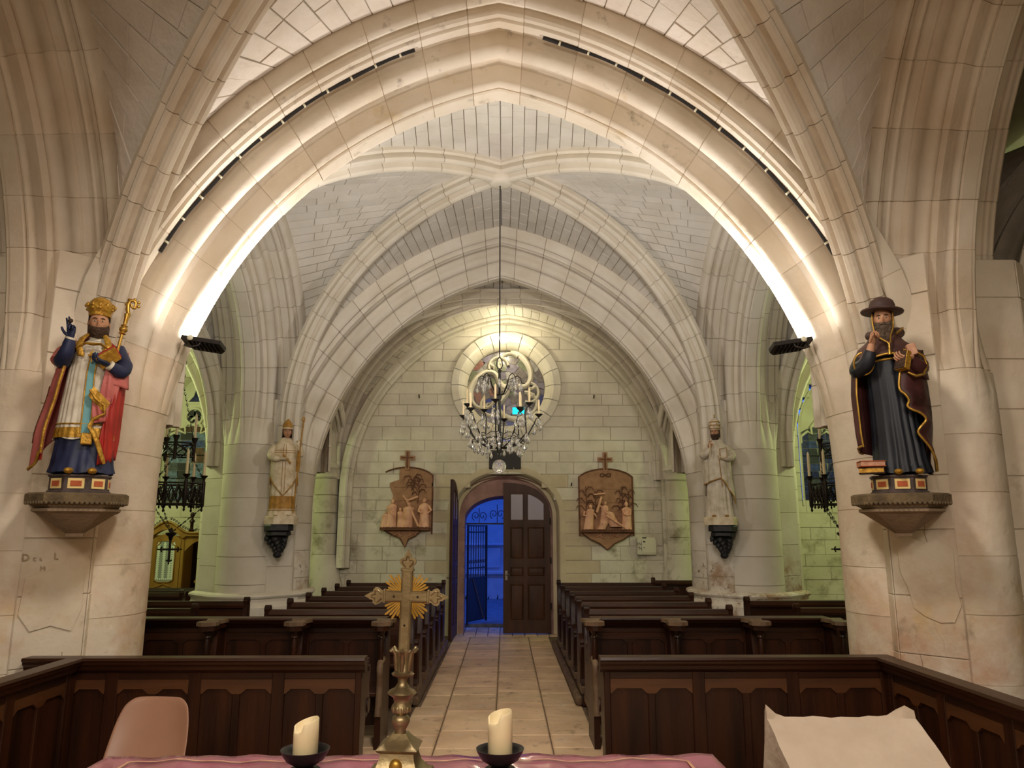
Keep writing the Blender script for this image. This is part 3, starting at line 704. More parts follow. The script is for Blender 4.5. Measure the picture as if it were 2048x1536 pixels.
# ================================================================ pews and stalls
def yz(x0): return lambda u, v, w: (x0 + w, u, v)          # outline in y-z, extruded along x
def xz(y0): return lambda u, v, w: (u, y0 + w, v)
END = [(.055, 0), (.055, .93), (.045, .965), (.06, .99), (.03, 1.0), (-.03, 1.0), (-.06, .985), (-.05, .95), (-.06, .86), (-.075, .72), (-.12, .63), (-.22, .585), (-.34, .575), (-.40, .60), (-.45, .575), (-.465, .52), (-.43, .46), (-.40, .40), (-.395, .16), (-.43, .12), (-.44, 0)]
def make_pew(wd, label, group, mirror=False):
    t = root('pew', label, 'pew', group=group)
    o = obj('backrest', MB().cbox(-wd / 2 + .05, wd / 2 - .05, -.012, .018, .14, .92, .004), M_woodx, t, 0)
    obj('top_rail', MB().prism([(-.05, .90), (-.055, .93), (-.04, .955), (-.03, .975), (.02, .98), (.04, .965), (.035, .92), (.02, .90)], yz(0), -wd / 2 + .05, wd / 2 - .05), M_woodx, t, 35)
    obj('mid_rail', MB().cbox(-wd / 2 + .05, wd / 2 - .05, -.03, -.012, .50, .58, .005), M_woodx, t, 0)
    obj('seat', MB().cbox(-wd / 2 + .05, wd / 2 - .05, -.40, -.012, .43, .465, .008), M_woodx, t, 0)
    obj('kneeler', MB().cbox(-wd / 2 + .05, wd / 2 - .05, .20, .36, .12, .15, .006), M_woodx, t, 0)
    obj('book_rest', MB().xf(Matrix.Identity(4)).cbox(-wd / 2 + .05, wd / 2 - .05, .02, .17, .84, .862, .004), M_woodx, t, 0)
    for s in (-1, 1):
        x = s * (wd / 2 - .025)
        e = obj('end_panel', MB().prism(END, yz(x), -.025, .025), M_wood, t, 30)
        obj('inset_panel', MB().cbox(x + s * .025, x + s * .031, -.34, -.08, .10, .48, .004), M_wood, e, 0)
        obj('scroll_knob', MB().tube([(x - .035, 0, .985), (x - .03, 0, .985), (x + .03, 0, .985), (x + .035, 0, .985)], [.03, .045, .045, .03], 14), M_wood, e, 50)
        obj('arm_knob', MB().tube([(x - .038, -.425, .565), (x - .03, -.425, .565), (x + .03, -.425, .565), (x + .038, -.425, .565)], [.028, .042, .042, .028], 14), M_wood, e, 50)
        obj('foot_block', MB().cbox(x - .032, x + .032, -.45, .07, 0, .09, .01), M_wood_worn if s else M_wood, e, 0)
    return t
ORD = ['first', 'second', 'third', 'fourth', 'fifth', 'sixth']
first = None
for s, nm in ((-1, 'left'), (1, 'right')):
    for k in range(6):
        lab = 'dark oak pew, %s row behind the %s choir stall%s' % (ORD[k], nm, ', last before the door wall' if k == 5 else '')
        if first is None: first = o = make_pew(1.64, lab, 'pews along the nave aisle')
        else: o = dup(first, label=lab)
        o.location = (XC + s * 1.76, 8.64 + .87 * k, .10)
p2 = None
for s, nm in ((-1, 'left'), (1, 'right')):
    for k, (x0, y) in enumerate(((3.34, 8.80), (3.06, 9.70))):
        lab = 'short dark pew in the %s arcade opening, %s of the two' % (nm, ('nearer', 'farther')[k])
        if p2 is None: p2 = o = make_pew(1.5, lab, 'short pews in the side aisles')
        else: o = dup(p2, label=lab)
        o.location = (XC + s * (x0 + .75 + (.06 if s < 0 else 0)), y, .10)
for k, (x, y) in enumerate(((-5.55, 12.45), (-5.4, 11.5))):
    o = dup(p2, label='short pew in front of the honey oak confessional, %s one' % ('farther', 'nearer')[k]); o.location = (x, y, .06)
o = dup(p2, label='short dark pew against the wall beside the right respond column'); o.location = (3.42, 13.62, .10)
r = structure('floor_aisle_step', 'low timber platform under the pews of the side aisles')
for s in (-1, 1):
    x0, x1 = sorted((s * 3.0, s * 5.0)); obj('plank', MB().cbox(x0, x1, 8.6, 10.1, 0, .10, .01), M_woodx, r, 0)
    x0, x1 = sorted((s * 2.6, s * 6.4)); obj('plank', MB().cbox(x0, x1, 11.0 if s < 0 else 12.8, 13.7, 0, .058 if s < 0 else .10, .01), M_woodx, r, 0)

# ---- choir stalls behind the front screens
def panelled(t, x0, x1, y, z0, z1, bays, top, face=-1, red=True, th=.03):
    # framed panelling in plane y: stiles, muntins, shaped top rails, recessed panels
    bw = (x1 - x0) / bays
    obj('bottom_rail', MB().cbox(x0, x1, y, y + th, z0, z0 + .12, .004), M_woodx, t, 0)
    obj('upper_rail', MB().cbox(x0, x1, y, y + th, z1 - .05, z1, .004), M_woodx, t, 0)
    for b in range(bays + 1):
        xs = x0 + b * bw; a, c = (xs - .045, xs + .045)
        a, c = max(a, x0), min(c, x1)
        obj('stile', MB().cbox(a, c, y - .006, y + th, z0, z1, .005), M_wood, t, 0)
    for b in range(bays):
        a, c = x0 + b * bw + .045, x0 + (b + 1) * bw - .045; m = (a + c) / 2
        out = [(a, z1 - .05), (a, top - .035)]
        for p, q in ((a, m - .025), (m + .025, c)):
            out += [(p + .012, top - .03), (p + .045, top), (q - .045, top), (q - .012, top - .03)]
            if q < m: out += [(m - .025, top - .035), (m + .025, top - .035)]
        out += [(c, top - .035), (c, z1 - .05)]
        obj('shaped_rail', MB().prism(out, xz(y), 0, th * .8), M_wood_red if red else M_woodx, t, 25)
        obj('muntin', MB().cbox(m - .025, m + .025, y, y + th, z0 + .12, top - .03, .004), M_wood, t, 0)
        for p, q in ((a, m - .025), (m + .025, c)):
            obj('panel', MB().cbox(p - .005, q + .005, y + th * .55, y + th * .9, z0 + .10, top + .01, .003), M_wood, t, 0)
def cap_profile(z): return [(-.075, z), (-.08, z - .018), (-.065, z - .03), (-.062, z - .045), (-.045, z - .062), (-.04, z - .085), (-.022, z - .10), (-.006, z - .11), (.05, z - .11), (.05, z - .02), (.045, z)]
COL = [(.030, 0), (.034, .012), (.030, .022), (.024, .03), (.021, .06), (.026, .10), (.027, .16), (.023, .21), (.020, .235), (.032, .245), (.030, .26), (.022, .268), (.030, .29), (.040, .315)]
def make_stall(x0, x1, label):
    t = root('choir_stall', label, 'stall', ((x0 + x1) / 2, 7.72, 0)); h = (x1 - x0) / 2; n = 3; bw = 2 * h / n
    panelled(t, -h, h, .0, .10, 1.0, 3, .885, red=False)
    obj('cap_rail', MB().prism([(-.13, 1.10), (-.135, 1.085), (-.115, 1.07), (-.10, 1.05), (-.06, 1.035), (-.02, 1.0), (.06, 1.0), (.06, 1.10)], yz(0), -h, h), M_woodx, t, 30)
    for i in range(n + 1):
        x = -h + i * bw
        top = [(x - .10, -.12), (x - .075, -.22), (x - .05, -.30), (x - .095, -.36), (x - .09, -.44), (x - .03, -.475), (x + .03, -.475), (x + .09, -.44), (x + .095, -.36), (x + .05, -.30), (x + .075, -.22), (x + .10, -.12)]
        a = obj('armrest', MB().prism(top, lambda u, v, w: (u, v, w), 1.065, 1.10), M_wood_worn, t, 25)
        obj('armrest_moulding', MB().prism([(x + (u - x) * .8, v * .95 - .01) for u, v in top], lambda u, v, w: (u, v, w), 1.02, 1.066), M_wood, a, 25)
        c = obj('turned_column', MB().lathe(COL, 14, (x, -.38, .71)), M_wood, t, 50)
        pr = [(.0, 0), (.0, 1.02), (-.16, 1.02), (-.20, .90), (-.22, .78), (-.30, .735), (-.40, .735), (-.43, .70), (-.40, .60), (-.42, .45), (-.47, .28), (-.46, .10), (-.47, 0)]
        d = obj('divider', MB().prism(pr, yz(x), -.028, .028), M_wood, t, 25)
        obj('divider_capping', MB().tube([(x, -.24, .745), (x, -.32, .738), (x, -.40, .735), (x, -.435, .70), (x, -.405, .60), (x, -.425, .45), (x, -.475, .28)], .03, 8), M_wood_worn, d, 60)
        if i < n: obj('seat', MB().cbox(x + .03, x + bw - .03, -.42, -.02, .44, .475, .008), M_woodx, t, 0)
    return t
make_stall(-3.50, -1.07, 'dark oak choir stall with knobbed elbow rests, left of the aisle')
make_stall(.92, 3.26, 'dark oak choir stall with knobbed elbow rests, right of the aisle')

# ---- front screens and side desks of the choir
def make_screen(name, label, length, bays, loc, rz, cap0=0, cap1=0, book=True, knob=None, ends=(True, True)):
    t = root(name, label, 'screen', loc, rz)
    panelled(t, 0, length, 0, .0, .945, bays, .83)
    obj('cap_rail', MB().prism(cap_profile(1.05), yz(0), -cap0, length + cap1), M_woodx, t, 30)
    if book:
        mb = MB().prism([(.04, 1.035), (.36, .965), (.36, .945), (.04, 1.01)], yz(0), .01, length - .01); obj('book_board', mb, M_woodx, t, 25)
        obj('book_ledge', MB().cbox(.01, length - .01, .34, .375, .94, .985, .005), M_woodx, t, 0)
        for e, x in zip(ends, (0.0, length - .04)):
            if not e: continue
            pr = [(.03, 0), (.03, 1.0), (.36, .94), (.375, .88), (.33, .80), (.35, .72), (.33, .62), (.27, .58), (.22, .62), (.20, .52), (.16, .4), (.16, 0)]
            b = obj('end_bracket', MB().prism(pr, yz(x), 0, .04), M_wood, t, 25)
            obj('scroll', MB().tube([(x - .01, .29, .66), (x + .05, .29, .66)], .055, 14), M_wood, b, 50)
            for k in range(3): obj('bracket_moulding', MB().cbox(x - .012, x + .052, .05 + .1 * k, .075 + .1 * k, .95 - .022 * k, .99 - .022 * k, .004), M_wood, b, 0)
    if knob:
        k = obj('door_knob', MB().lathe([(.012, 0), (.012, .03), (.028, .045), (.032, .065), (.024, .082), (.008, .088)], 14).xf(Matrix.Translation((knob[0], -.0, knob[1])) @ Matrix.Rotation(radians(90), 4, 'X')), M_brass, t, 60)
    return t
make_screen('choir_screen', 'low dark oak panelled front screen left of the aisle, behind the plastic chair', 2.36, 4, (-3.30, 5.66, 0), 0, .02, .03)
make_screen('choir_screen', 'low dark oak panelled front screen right of the aisle, behind the white lectern', 2.03, 3, (.79, 5.66, 0), 0, .03, .04)
t = make_screen('side_screen', 'panelled oak side screen with a round knob, running towards the viewer on the left', 2.58, 4, (-2.965, 3.0, 0), radians(90), 0, 0, book=False, knob=(1.02, .66))
obj('corner_post', MB().cbox(2.58, 2.652, -.004, .03, 0, .935, .004), M_wood, t, 0)
t = make_screen('side_screen', 'panelled oak side screen with a small latch, running towards the viewer on the right', 2.56, 4, (2.80, 5.58, 0), radians(-90), 0, 0, book=False)
obj('corner_post', MB().cbox(-.072, 0, -.004, .03, 0, .935, .004), M_wood, t, 0)
obj('latch', MB().cbox(1.98, 2.10, -.03, 0, .70, .74, .006).cbox(2.03, 2.06, -.045, 0, .66, .74, .004), M_wood_worn, t, 0)

# ================================================================ altar, candles, cross, lectern, chair
t = root('altar_table', 'altar table seen along its far edge under a rose cloth', 'altar', (-.17, 1.9, .315))
obj('tabletop', MB().cbox(-.92, .80, -.5, .44, .90, .955, .01), M_wood, t, 0)
for x in (-.85, .70):
    for y in (-.45, .36): obj('leg', MB().cbox(x, x + .08, y, y + .08, 0, .90, .01), M_wood, t, 0)
obj('apron', MB().cbox(-.8, .7, .38, .41, .74, .90, .005), M_wood, t, 0)
def cloth_z(u, v): return .004 * sin(u * 19 + 2 * sin(v * 7)) * sin(v * 16 + u * 5) + .002 * sin(u * 53 + v * 31)
X0, X1, Y0_, Y1_ = -1.09, .70, 1.38, 2.40; nx, ny = 90, 36; rows = []
for j in range(-4, ny + 5):
    row = []
    for i in range(-4, nx + 5):
        u = X0 + (X1 - X0) * min(max(i, 0), nx) / nx; v = Y0_ + (Y1_ - Y0_) * min(max(j, 0), ny) / ny
        dx = (-1 if i < 0 else 1) * (abs(min(i, 0)) + max(i - nx, 0)); dy = (-1 if j < 0 else 1) * (abs(min(j, 0)) + max(j - ny, 0))
        k = max(abs(dx), abs(dy)); drop = 0 if k == 0 else .012 + .06 * (k - 1) + .004 * k
        row.append((u + (.008 * min(abs(dx), 1) + .004 * abs(dx)) * (1 if dx > 0 else -1 if dx else 0) * (1 + .4 * sin(j * .9)), v + (.008 * min(abs(dy), 1) + .004 * abs(dy)) * (1 if dy > 0 else -1 if dy else 0) * (1 + .4 * sin(i * .7)), 1.277 + cloth_z(u, v) * (1 if k == 0 else .3) - drop))
    rows.append(row)
cl = tag(obj('altar_cloth', MB().grid(rows), M_cloth, None, 70), 'rose altar cloth with gold braid under clear plastic, along the bottom edge', 'cloth')
M_cloth.node_tree.nodes['Principled BSDF'].inputs['Coat Weight'].default_value = 1; M_cloth.node_tree.nodes['Principled BSDF'].inputs['Coat Roughness'].default_value = .12
def strip(name, pts, wd, z=1.2815):
    rows = []
    for i, p in enumerate(pts):
        q = pts[min(i + 1, len(pts) - 1)]; b = pts[max(i - 1, 0)]; d = Vector((q[0] - b[0], q[1] - b[1])).normalized(); n = Vector((-d.y, d.x)) * wd / 2
        rows.append([(p[0] - n.x, p[1] - n.y, z + cloth_z(*p)), (p[0] + n.x, p[1] + n.y, z + cloth_z(*p))])
    return obj(name, MB().grid(rows), M_stripe, cl, 70)
strip('braid', [(X0 + .09 + (X1 - X0 - .18) * k / 60, 2.335) for k in range(61)], .009)
strip('braid', [(X0 + .09, 1.45 + .885 * k / 30) for k in range(31)], .009); strip('braid', [(X1 - .09, 1.45 + .885 * k / 30) for k in range(31)], .009)

def make_candle(x, y, h, lean, label, dlab):
    d = root('candle_dish', dlab, 'dish', (x, y, 1.287))
    obj('bowl', MB().lathe([(.012, .018), (.03, .022), (.05, .034), (.062, .052), (.066, .062), (.063, .062), (.055, .050), (.04, .036), (.02, .030), (.0, .030)], 32), M_dish, d, 60)
    obj('foot', MB().lathe([(.0, 0), (.044, 0), (.047, .004), (.04, .012), (.022, .017), (.012, .02), (.0, .02)], 28), M_dish, d, 60)
    c = root('pillar_candle', label, 'candle', (x, y, 1.287 + .0345)); n = 28; R = .0335; rows = [[(0, 0, 0)] * n]
    def top(a): return h + lean * cos(a - .3) - (.018 if cos(a - pi * 1.25) > .75 else 0)
    ang = [2 * pi * k / n for k in range(n)]
    rows.append([((R - .003) * cos(a), (R - .003) * sin(a), 0) for a in ang]); rows.append([(R * cos(a), R * sin(a), .004) for a in ang]); rows.append([(R * cos(a), R * sin(a), h * .6) for a in ang])
    rows.append([(R * cos(a), R * sin(a), top(a) - .004) for a in ang]); rows.append([((R - .003) * cos(a), (R - .003) * sin(a), top(a)) for a in ang])
    rows.append([((R - .006) * cos(a), (R - .006) * sin(a), top(a) - .004) for a in ang]); rows.append([((R - .012) * cos(a), (R - .012) * sin(a), h - .030) for a in ang]); rows.append([(0, 0, h - .033)] * n)
    obj('wax', MB().grid(rows, True), M_wax, c, 70); obj('wick', MB().tube([(0, 0, h - .034), (.001, 0, h - .02), (.004, 0, h - .008)], .0022, 6), M_wick, c, 60)
make_candle(-.462, 2.20, .098, .010, 'short cream pillar candle in the black dish left of the brass cross', 'black footed dish under the candle left of the brass cross')
make_candle(.068, 2.20, .118, .008, 'cream pillar candle in the black dish right of the brass cross', 'black footed dish under the candle right of the brass cross')

# brass altar cross
t = root('altar_cross', 'tall aged brass altar cross with gilt rays standing on the rose cloth', 'crucifix', (-.195, 2.10, 1.283))
def sq(rows_): # square lathe: (half size, z)
    return [[(s1 * r, s2 * r, z) for s1, s2 in ((-1, -1), (-.8, -1), (.8, -1), (1, -1), (1, -.8), (1, .8), (1, 1), (.8, 1), (-.8, 1), (-1, 1), (-1, .8), (-1, -.8))] for r, z in rows_]
obj('base', MB().grid(sq([(.0, 0), (.086, 0), (.088, .01), (.080, .016), (.083, .024), (.079, .032), (.066, .038), (.052, .055), (.045, .075), (.043, .090), (.050, .094), (.053, .099), (.047, .104), (.040, .108), (.026, .122), (.018, .132), (0, .134)]), True), M_brass, t, 30)
obj('base_medallion', MB().ball((0, -.050, .062), (.017, .012, .019), 12, 8), M_gilt, t, 60)
for s1 in (-1, 1): obj('base_foot', MB().ball((s1 * .078, -.078, .006), .011, 10, 6), M_brass, t, 60)
obj('stem', MB().lathe([(.016, .128), (.014, .138), (.02, .15), (.024, .16), (.022, .17), (.013, .176), (.016, .18), (.024, .183), (.025, .197), (.020, .205), (.023, .218), (.034, .225), (.038, .229), (.034, .235), (.02, .242), (.012, .255), (.014, .268), (.028, .273), (.030, .277), (.026, .28), (.020, .285), (.019, .32), (.022, .333), (.016, .337)], 24, (0, 0, 0)), M_brass, t, 50)
for k in range(10):
    a = 2 * pi * k / 10; obj('stem_flute', MB().ball((.022 * cos(a), .022 * sin(a), .19), (.005, .005, .010), 8, 6), M_brass, t, 60)
for k in range(6):
    a = 2 * pi * k / 6 + pi / 6
    obj('collar_leaf', MB().tube([(.019 * cos(a), .019 * sin(a), .285), (.021 * cos(a), .021 * sin(a), .31), (.024 * cos(a), .024 * sin(a), .33), (.034 * cos(a), .034 * sin(a), .340), (.038 * cos(a), .038 * sin(a), .334)], [.005, .007, .005, .005, .005], 7), M_brass, t, 60)
LEAN = .008
cz = .474
obj('shaft', MB().cbox(-.0155, .0155, -.007, .007, .33, .545, .003).cbox(-.011, .011, -.0085, -.006, .335, .54, .001), M_brass, t, 0)
obj('crossbar', MB().cbox(-.060, .060, -.0065, .0065, cz - .015, cz + .015, .003).cbox(-.056, .056, -.008, -.006, cz - .0105, cz + .0105, .001), M_brass, t, 0)
def trefoil(cx, czz, rot):
    M = Matrix.Translation((cx, 0, czz)) @ Matrix.Rotation(rot, 4, 'Y') @ Matrix.Scale(.88, 4)
    out = [(-.017, 0), (-.017, .008), (-.024, .016), (-.026, .026), (-.019, .033), (-.012, .034), (-.010, .042), (-.004, .052), (0, .060), (.004, .052), (.010, .042), (.012, .034), (.019, .033), (.026, .026), (.024, .016), (.017, .008), (.017, 0)]
    e = obj('trefoil_end', MB().prism(out, xz(0), -.006, .006).xf(M), M_brass, t, 20)
    mb = MB()
    for s1 in (-1, 1): mb.tube([(s1 * .006, -.007, .006), (s1 * .017, -.007, .018), (s1 * .015, -.007, .028), (s1 * .006, -.007, .026), (s1 * .002, -.007, .04)], .0022, 6)
    obj('trefoil_scroll', mb.xf(M), M_brass, e, 60)
    obj('trefoil_band', MB().cbox(-.021, .021, -.0075, .0075, -.006, .002, .002).xf(M), M_brass, e, 0)
trefoil(0, .546, 0); trefoil(.061, cz, radians(90)); trefoil(-.061, cz, radians(-90))
for q in range(4):
    for k in range(8):
        a = radians(q * 90 + 45 + (k - 3.5) * 8.2); L = (.052 + .022 * (1 - abs(k - 3.5) / 4)) * (1 if k % 2 else .88)
        c_, s_ = cos(a), sin(a); wv = .0028
        obj('ray', MB().prism([(.012 * c_ + wv * .5 * s_, cz + .012 * s_ - wv * .5 * c_), (L * c_ + wv * s_, cz + L * s_ - wv * c_), ((L + .004) * c_, cz + (L + .004) * s_), (L * c_ - wv * s_, cz + L * s_ + wv * c_), (.012 * c_ - wv * .5 * s_, cz + .012 * s_ + wv * .5 * c_)], xz(0), -.002, .004), M_gilt, t, 0)
for x, z in ((-.033, cz), (.031, cz), (-.001, .40)): obj('nail', MB().ball((x, -.0085, z), .003, 8, 6), M_iron, t, 60)
for o in list(t.children):
    pass
t.rotation_euler = (0, radians(1.2), radians(-2))

# lectern under a white cloth
t = root('lectern', 'oak lectern post and sloping desk hidden under a white linen cloth, bottom right', 'lectern', (1.06, 2.12, .30))
obj('desk', MB().prism([(-.17, .905), (.17, 1.085), (.17, 1.065), (-.17, .885)], yz(0), -.21, .20), M_wood, t, 0)
obj('post', MB().cbox(-.05, .05, -.04, .06, .04, .95, .01), M_wood, t, 0); obj('base', MB().cbox(-.2, .2, -.18, .18, 0, .05, .012), M_wood, t, 0)
rows = []
for j in range(13):
    v = j / 12; y = 1.94 + .355 * v; z = 1.205 + .197 * v
    row = []
    for i in range(-5, 22):
        u = min(max(i, 0), 16) / 16; x = .835 + .43 * u; d = min(i, 0) if i < 0 else max(i - 16, 0); hang = abs(d) * .05
        wob = .0018 * sin(i * 2.1 + j * 1.3) + .0015 * sin(i * .9 - j * 2.3)
        xx = x + (d * .004) + (.012 * sin(j * .9) * (hang / .25) if d else 0); yy = y; zz = z - hang + wob
        if d: yy -= .05 * hang
        row.append((xx, yy, zz))
    rows.append(row)
# far edge turned over, with the two corner peaks standing up
ed = []
for i in range(-5, 22):
    x, y, z = rows[-1][i + 5]; u = min(max(i, 0), 16); pk = max(0, 1 - abs(u - 0) / 1.6) * .035 + max(0, 1 - abs(u - 15) / 2.4) * .032
    ed.append((x, y + .006, z + (pk if 0 <= i <= 16 else 0) + .002))
rows.append(ed); rows.append([(x, y + .012, z - .02) for x, y, z in ed]); rows.append([(x, y + .016, z - .16) for x, y, z in rows[12]])
tag(obj('lectern_cloth', MB().grid(rows), M_linen, None, 50), 'white linen cloth draped over the sloping lectern desk, two corners peaked', 'cloth')

# moulded plastic chair
t = root('plastic_chair', 'beige moulded plastic chair standing behind the altar, before the oak screen', 'chair', (-1.755, 4.18, .285), radians(-4))
rows = []
for j in range(15):
    v = j / 14
    if v < .45: a = v / .45; y, z, wd = -.40 + .36 * a, .45 - .03 * sin(a * pi) + .02 * (1 - a), .40 + .02 * a
    else: a = (v - .45) / .55; y, z, wd = -.04 + .11 * a ** 1.4 + .02 * sin(a * pi), .44 + .345 * a + .04 * a * a * 0, .43 - .09 * a ** 2
    row = []
    for i in range(17):
        u = i / 8 - 1; rnd_ = 1
        zz = z + .03 * abs(u) ** 3 * (1 if v < .45 else 0); yy = y - (.035 * abs(u) ** 2.5 if v > .45 else 0)
        if v > .45: zz = .44 + (z - .44) * (1 - .13 * max(0, abs(u) - .62) ** 2 * 6 * max(0, (v - .8) / .2))
        row.append((u * wd / 2, yy, zz))
    rows.append(row)
shell = obj('shell', MB().grid(rows), M_chair, t, 180)
m = shell.modifiers.new('thick', 'SOLIDIFY'); m.thickness = .008; m = shell.modifiers.new('round', 'SUBSURF'); m.levels = m.render_levels = 1
for s in (-1, 1):
    obj('leg', MB().tube([(s * .15, -.30, .43), (s * .19, -.36, .0)], .011, 8), M_steel, t, 60); obj('leg', MB().tube([(s * .15, -.08, .43), (s * .19, .04, .0)], .011, 8), M_steel, t, 60)
# ================================================================ door, street, gate
def arch_outline(x0, x1, zs, rise, n=24, z0=0.0, p=2.1):
    c, h = (x0 + x1) / 2, (x1 - x0) / 2; e = 2 / p
    return [(x0, z0)] + [(c + h * (abs(cos(pi - pi * i / n)) ** e) * (1 if i > n / 2 else -1), zs + rise * abs(sin(pi * i / n)) ** e) for i in range(n + 1)] + [(x1, z0)]
r = structure('door_1', 'arched street doorway with pink reveal in the west wall')
rows = [[(x, YW + y, z) for x, z in arch_outline(DC - h, DC + h, zs, ri)] for h, zs, ri, y in ((1.0, 2.28, .72, .20), (.98, 2.26, .68, .34), (.84, 2.1, .52, .345), (.82, 2.08, .50, .95), (.82, 2.08, .50, 1.0), (1.6, 2.6, 1.2, 1.0))]
obj('stone_reveal', MB().grid(rows), M_rev, r, 35)
for k in range(9):
    z = .25 * k; obj('reveal_block', MB().cbox(DC - .845, DC - .815, YW + .36, YW + .94, z + .003, z + .247, .006), M_rev, r, 0); obj('reveal_block', MB().cbox(DC + .815, DC + .845, YW + .36, YW + .94, z + .003, z + .247, .006), M_rev, r, 0)
def leaf(name, label, loc, rz, mirror=1):
    # leaf of 0.92 m, hinge at x=0, curved top falling towards the hinge; local y = thickness
    t = root(name, label, 'door', loc, rz)
    W = .92; cur = [(W - x, z) for x, z in [(W * (1 - cos(pi / 2 * i / 14) ** (2 / 2.4)), 2.20 + .65 * sin(pi / 2 * i / 14) ** (2 / 2.4)) for i in range(15)]]
    def topz(x):  # height of the curved head at distance x from hinge
        u = max(0, min(1, (W - x) / W)); return 2.20 + .65 * max(0, 1 - u ** 2.4) ** (1 / 2.4)
    m = mirror
    def px(poly, a, b): return MB().prism([(m * u, v) for u, v in poly], xz(0), a, b)
    out = [(0, .0), (W, 0)] + [(W * (1 - i / 16), topz(W * (1 - i / 16))) for i in range(17)]
    obj('door_board', px(out, -.014, .014), M_door, t, 25)
    for x0, x1 in ((0, .11), (W - .13, W), (.455, .52)):
        obj('stile', px([(x0, 0), (x1, 0)] + [(x1 + (x0 - x1) * k / 4, topz(x1 + (x0 - x1) * k / 4) - .002) for k in range(5)], -.028, .028), M_door, t, 0)
    for z0, z1 in ((0, .22), (.94, 1.03), (1.26, 1.36), (2.02, 2.12)):
        obj('rail', px([(0.02, z0), (W - .01, z0), (W - .01, z1), (.02, z1)], -.026, .026), M_door, t, 0)
    hd = [(.03 + (W - .05) * k / 16, topz(.03 + (W - .05) * k / 16)) for k in range(17)]
    obj('head_rail', px(hd + [(x, min(z - .14, 2.66)) for x, z in reversed(hd)], -.026, .026), M_door, t, 0)
    for x0, x1 in ((.12, .445), (.53, .78)):
        for z0, z1 in ((.25, .91), (1.06, 1.23), (1.39, 1.99)):
            mb = MB()
            for s in (-1, 1):
                rr = [[(m * (x0 + i), s * y, z0 + i), (m * (x1 - i), s * y, z0 + i), (m * (x1 - i), s * y, z1 - i), (m * (x0 + i), s * y, z1 - i)] for i, y in ((.0, .014), (.015, .024), (.03, .014), (.06, .020))]
                mb.grid(rr, True, False, True)
            obj('raised_panel', mb, M_door, t, 20)
        g = [(x0 + .01, 2.13), (x1 - .01, 2.13)] + [(x1 - .01 + (x0 - x1 + .02) * k / 6, min(2.62, topz(x1 - .01 + (x0 - x1 + .02) * k / 6) - .16)) for k in range(7)]
        obj('glass_pane', px(g, -.017, .017), M_frost, t, 0)
    for z in (.5, 1.35, 2.1): obj('hinge', MB().tube([(0, -.03, z - .06), (0, -.03, z + .06)], .016, 8), M_iron, t, 60)
    obj('handle', MB().tube([(m * (W - .06), -.028, 1.08), (m * (W - .06), -.07, 1.08), (m * (W - .12), -.075, 1.08)], .010, 8), M_steel, t, 60)
    obj('lock_plate', MB().cbox(m * (W - .085), m * (W - .035), -.034, -.026, .98, 1.16, .003), M_steel, t, 0)
    return t
leaf('door_leaf', 'dark oak door leaf standing shut with two frosted panes, right of the doorway', (DC + .87, YW + .26, .02), 0, -1)
t = leaf('door_leaf', 'dark oak door leaf swung open edge-on at the left of the doorway', (DC - .95, YW + .16, .02), radians(-93), 1)
# iron gate outside
t = root('iron_gate', 'black iron gate leaf with solid lower sheet standing open in the doorway', 'gate', (DC - .78, YW + 1.12, .06), radians(62))
for k in range(8): obj('bar', MB().tube([(.03 + .1 * k, 0, .9), (.03 + .1 * k, 0, 1.98)], .009, 6), M_iron, t, 60)
for z in (.1, .92, 1.12, 1.85, 1.98): obj('rail', MB().cbox(0, .78, -.012, .012, z - .015, z + .015, .003), M_iron, t, 0)
obj('kick_sheet', MB().cbox(.0, .78, -.004, .004, .06, .92, .001), M_iron, t, 0)
for x in (0, .78): obj('stile', MB().cbox(x - .018, x + .018, -.016, .016, .02, 2.0, .003), M_iron, t, 0)
obj('stay_bar', MB().tube([(.2, -.02, .9), (.62, -.03, .08)], .008, 6), M_wood_worn, t, 60)
for k in range(7):
    x = .08 + .1 * k; obj('scroll', MB().tube([(x + .035 * cos(a * .6) * (1 - a / 14), 0, 1.24 + .05 * sin(a * .6) * (1 - a / 14)) for a in range(12)], .006, 5), M_iron, t, 60)
t = root('iron_overthrow', 'black wrought iron scrollwork filling the head of the doorway', 'ironwork', (DC, YW + 1.04, 2.08))
obj('bar', MB().cbox(-.82, .82, -.012, .012, -.015, .015, .003), M_iron, t, 0)
for x0 in (-.55, -.18, .18, .55):
    h = .40 * sqrt(1 - (x0 / .9) ** 2)
    for s in (-1, 1):
        pts = [(x0 + s * (.07 + .085 * (1 - a / 22) * cos(a * .45 - 1.2)), 0, h * .5 + .10 * (1 - a / 22) * sin(a * .45 - 1.2)) for a in range(20)]
        obj('scroll', MB().tube(pts, .008, 6), M_iron, t, 60)
    obj('stem', MB().tube([(x0, 0, 0), (x0, 0, h)], .007, 6), M_iron, t, 60)
o = obj('street', MB().box(-8, 8, 16.1, 30, -.1, .06), M_road, None, 0); tag(o, 'dusk street pavement outside the door', kind='structure')
r = structure('street_facade', 'plain rendered house front across the street at dusk')
obj('facade_wall', MB().box(-7, 7, 22.0, 22.3, 0, 4.2), M_facade, r, 0); obj('plinth', MB().cbox(-7, 7, 21.9, 22.0, 0, .62, .02), M_facade, r, 0)
obj('string_course', MB().cbox(-7, 7, 21.85, 22.0, .72, .82, .02), M_facade, r, 0); obj('ledge', MB().cbox(-7, 7, 21.9, 22.0, 1.52, 1.58, .02), M_facade, r, 0); obj('facade_panel', MB().cbox(-.75, -.05, 21.95, 22.0, .9, 1.46, .02), M_facade, r, 0)
mb = MB(); rnd = random.Random(3)
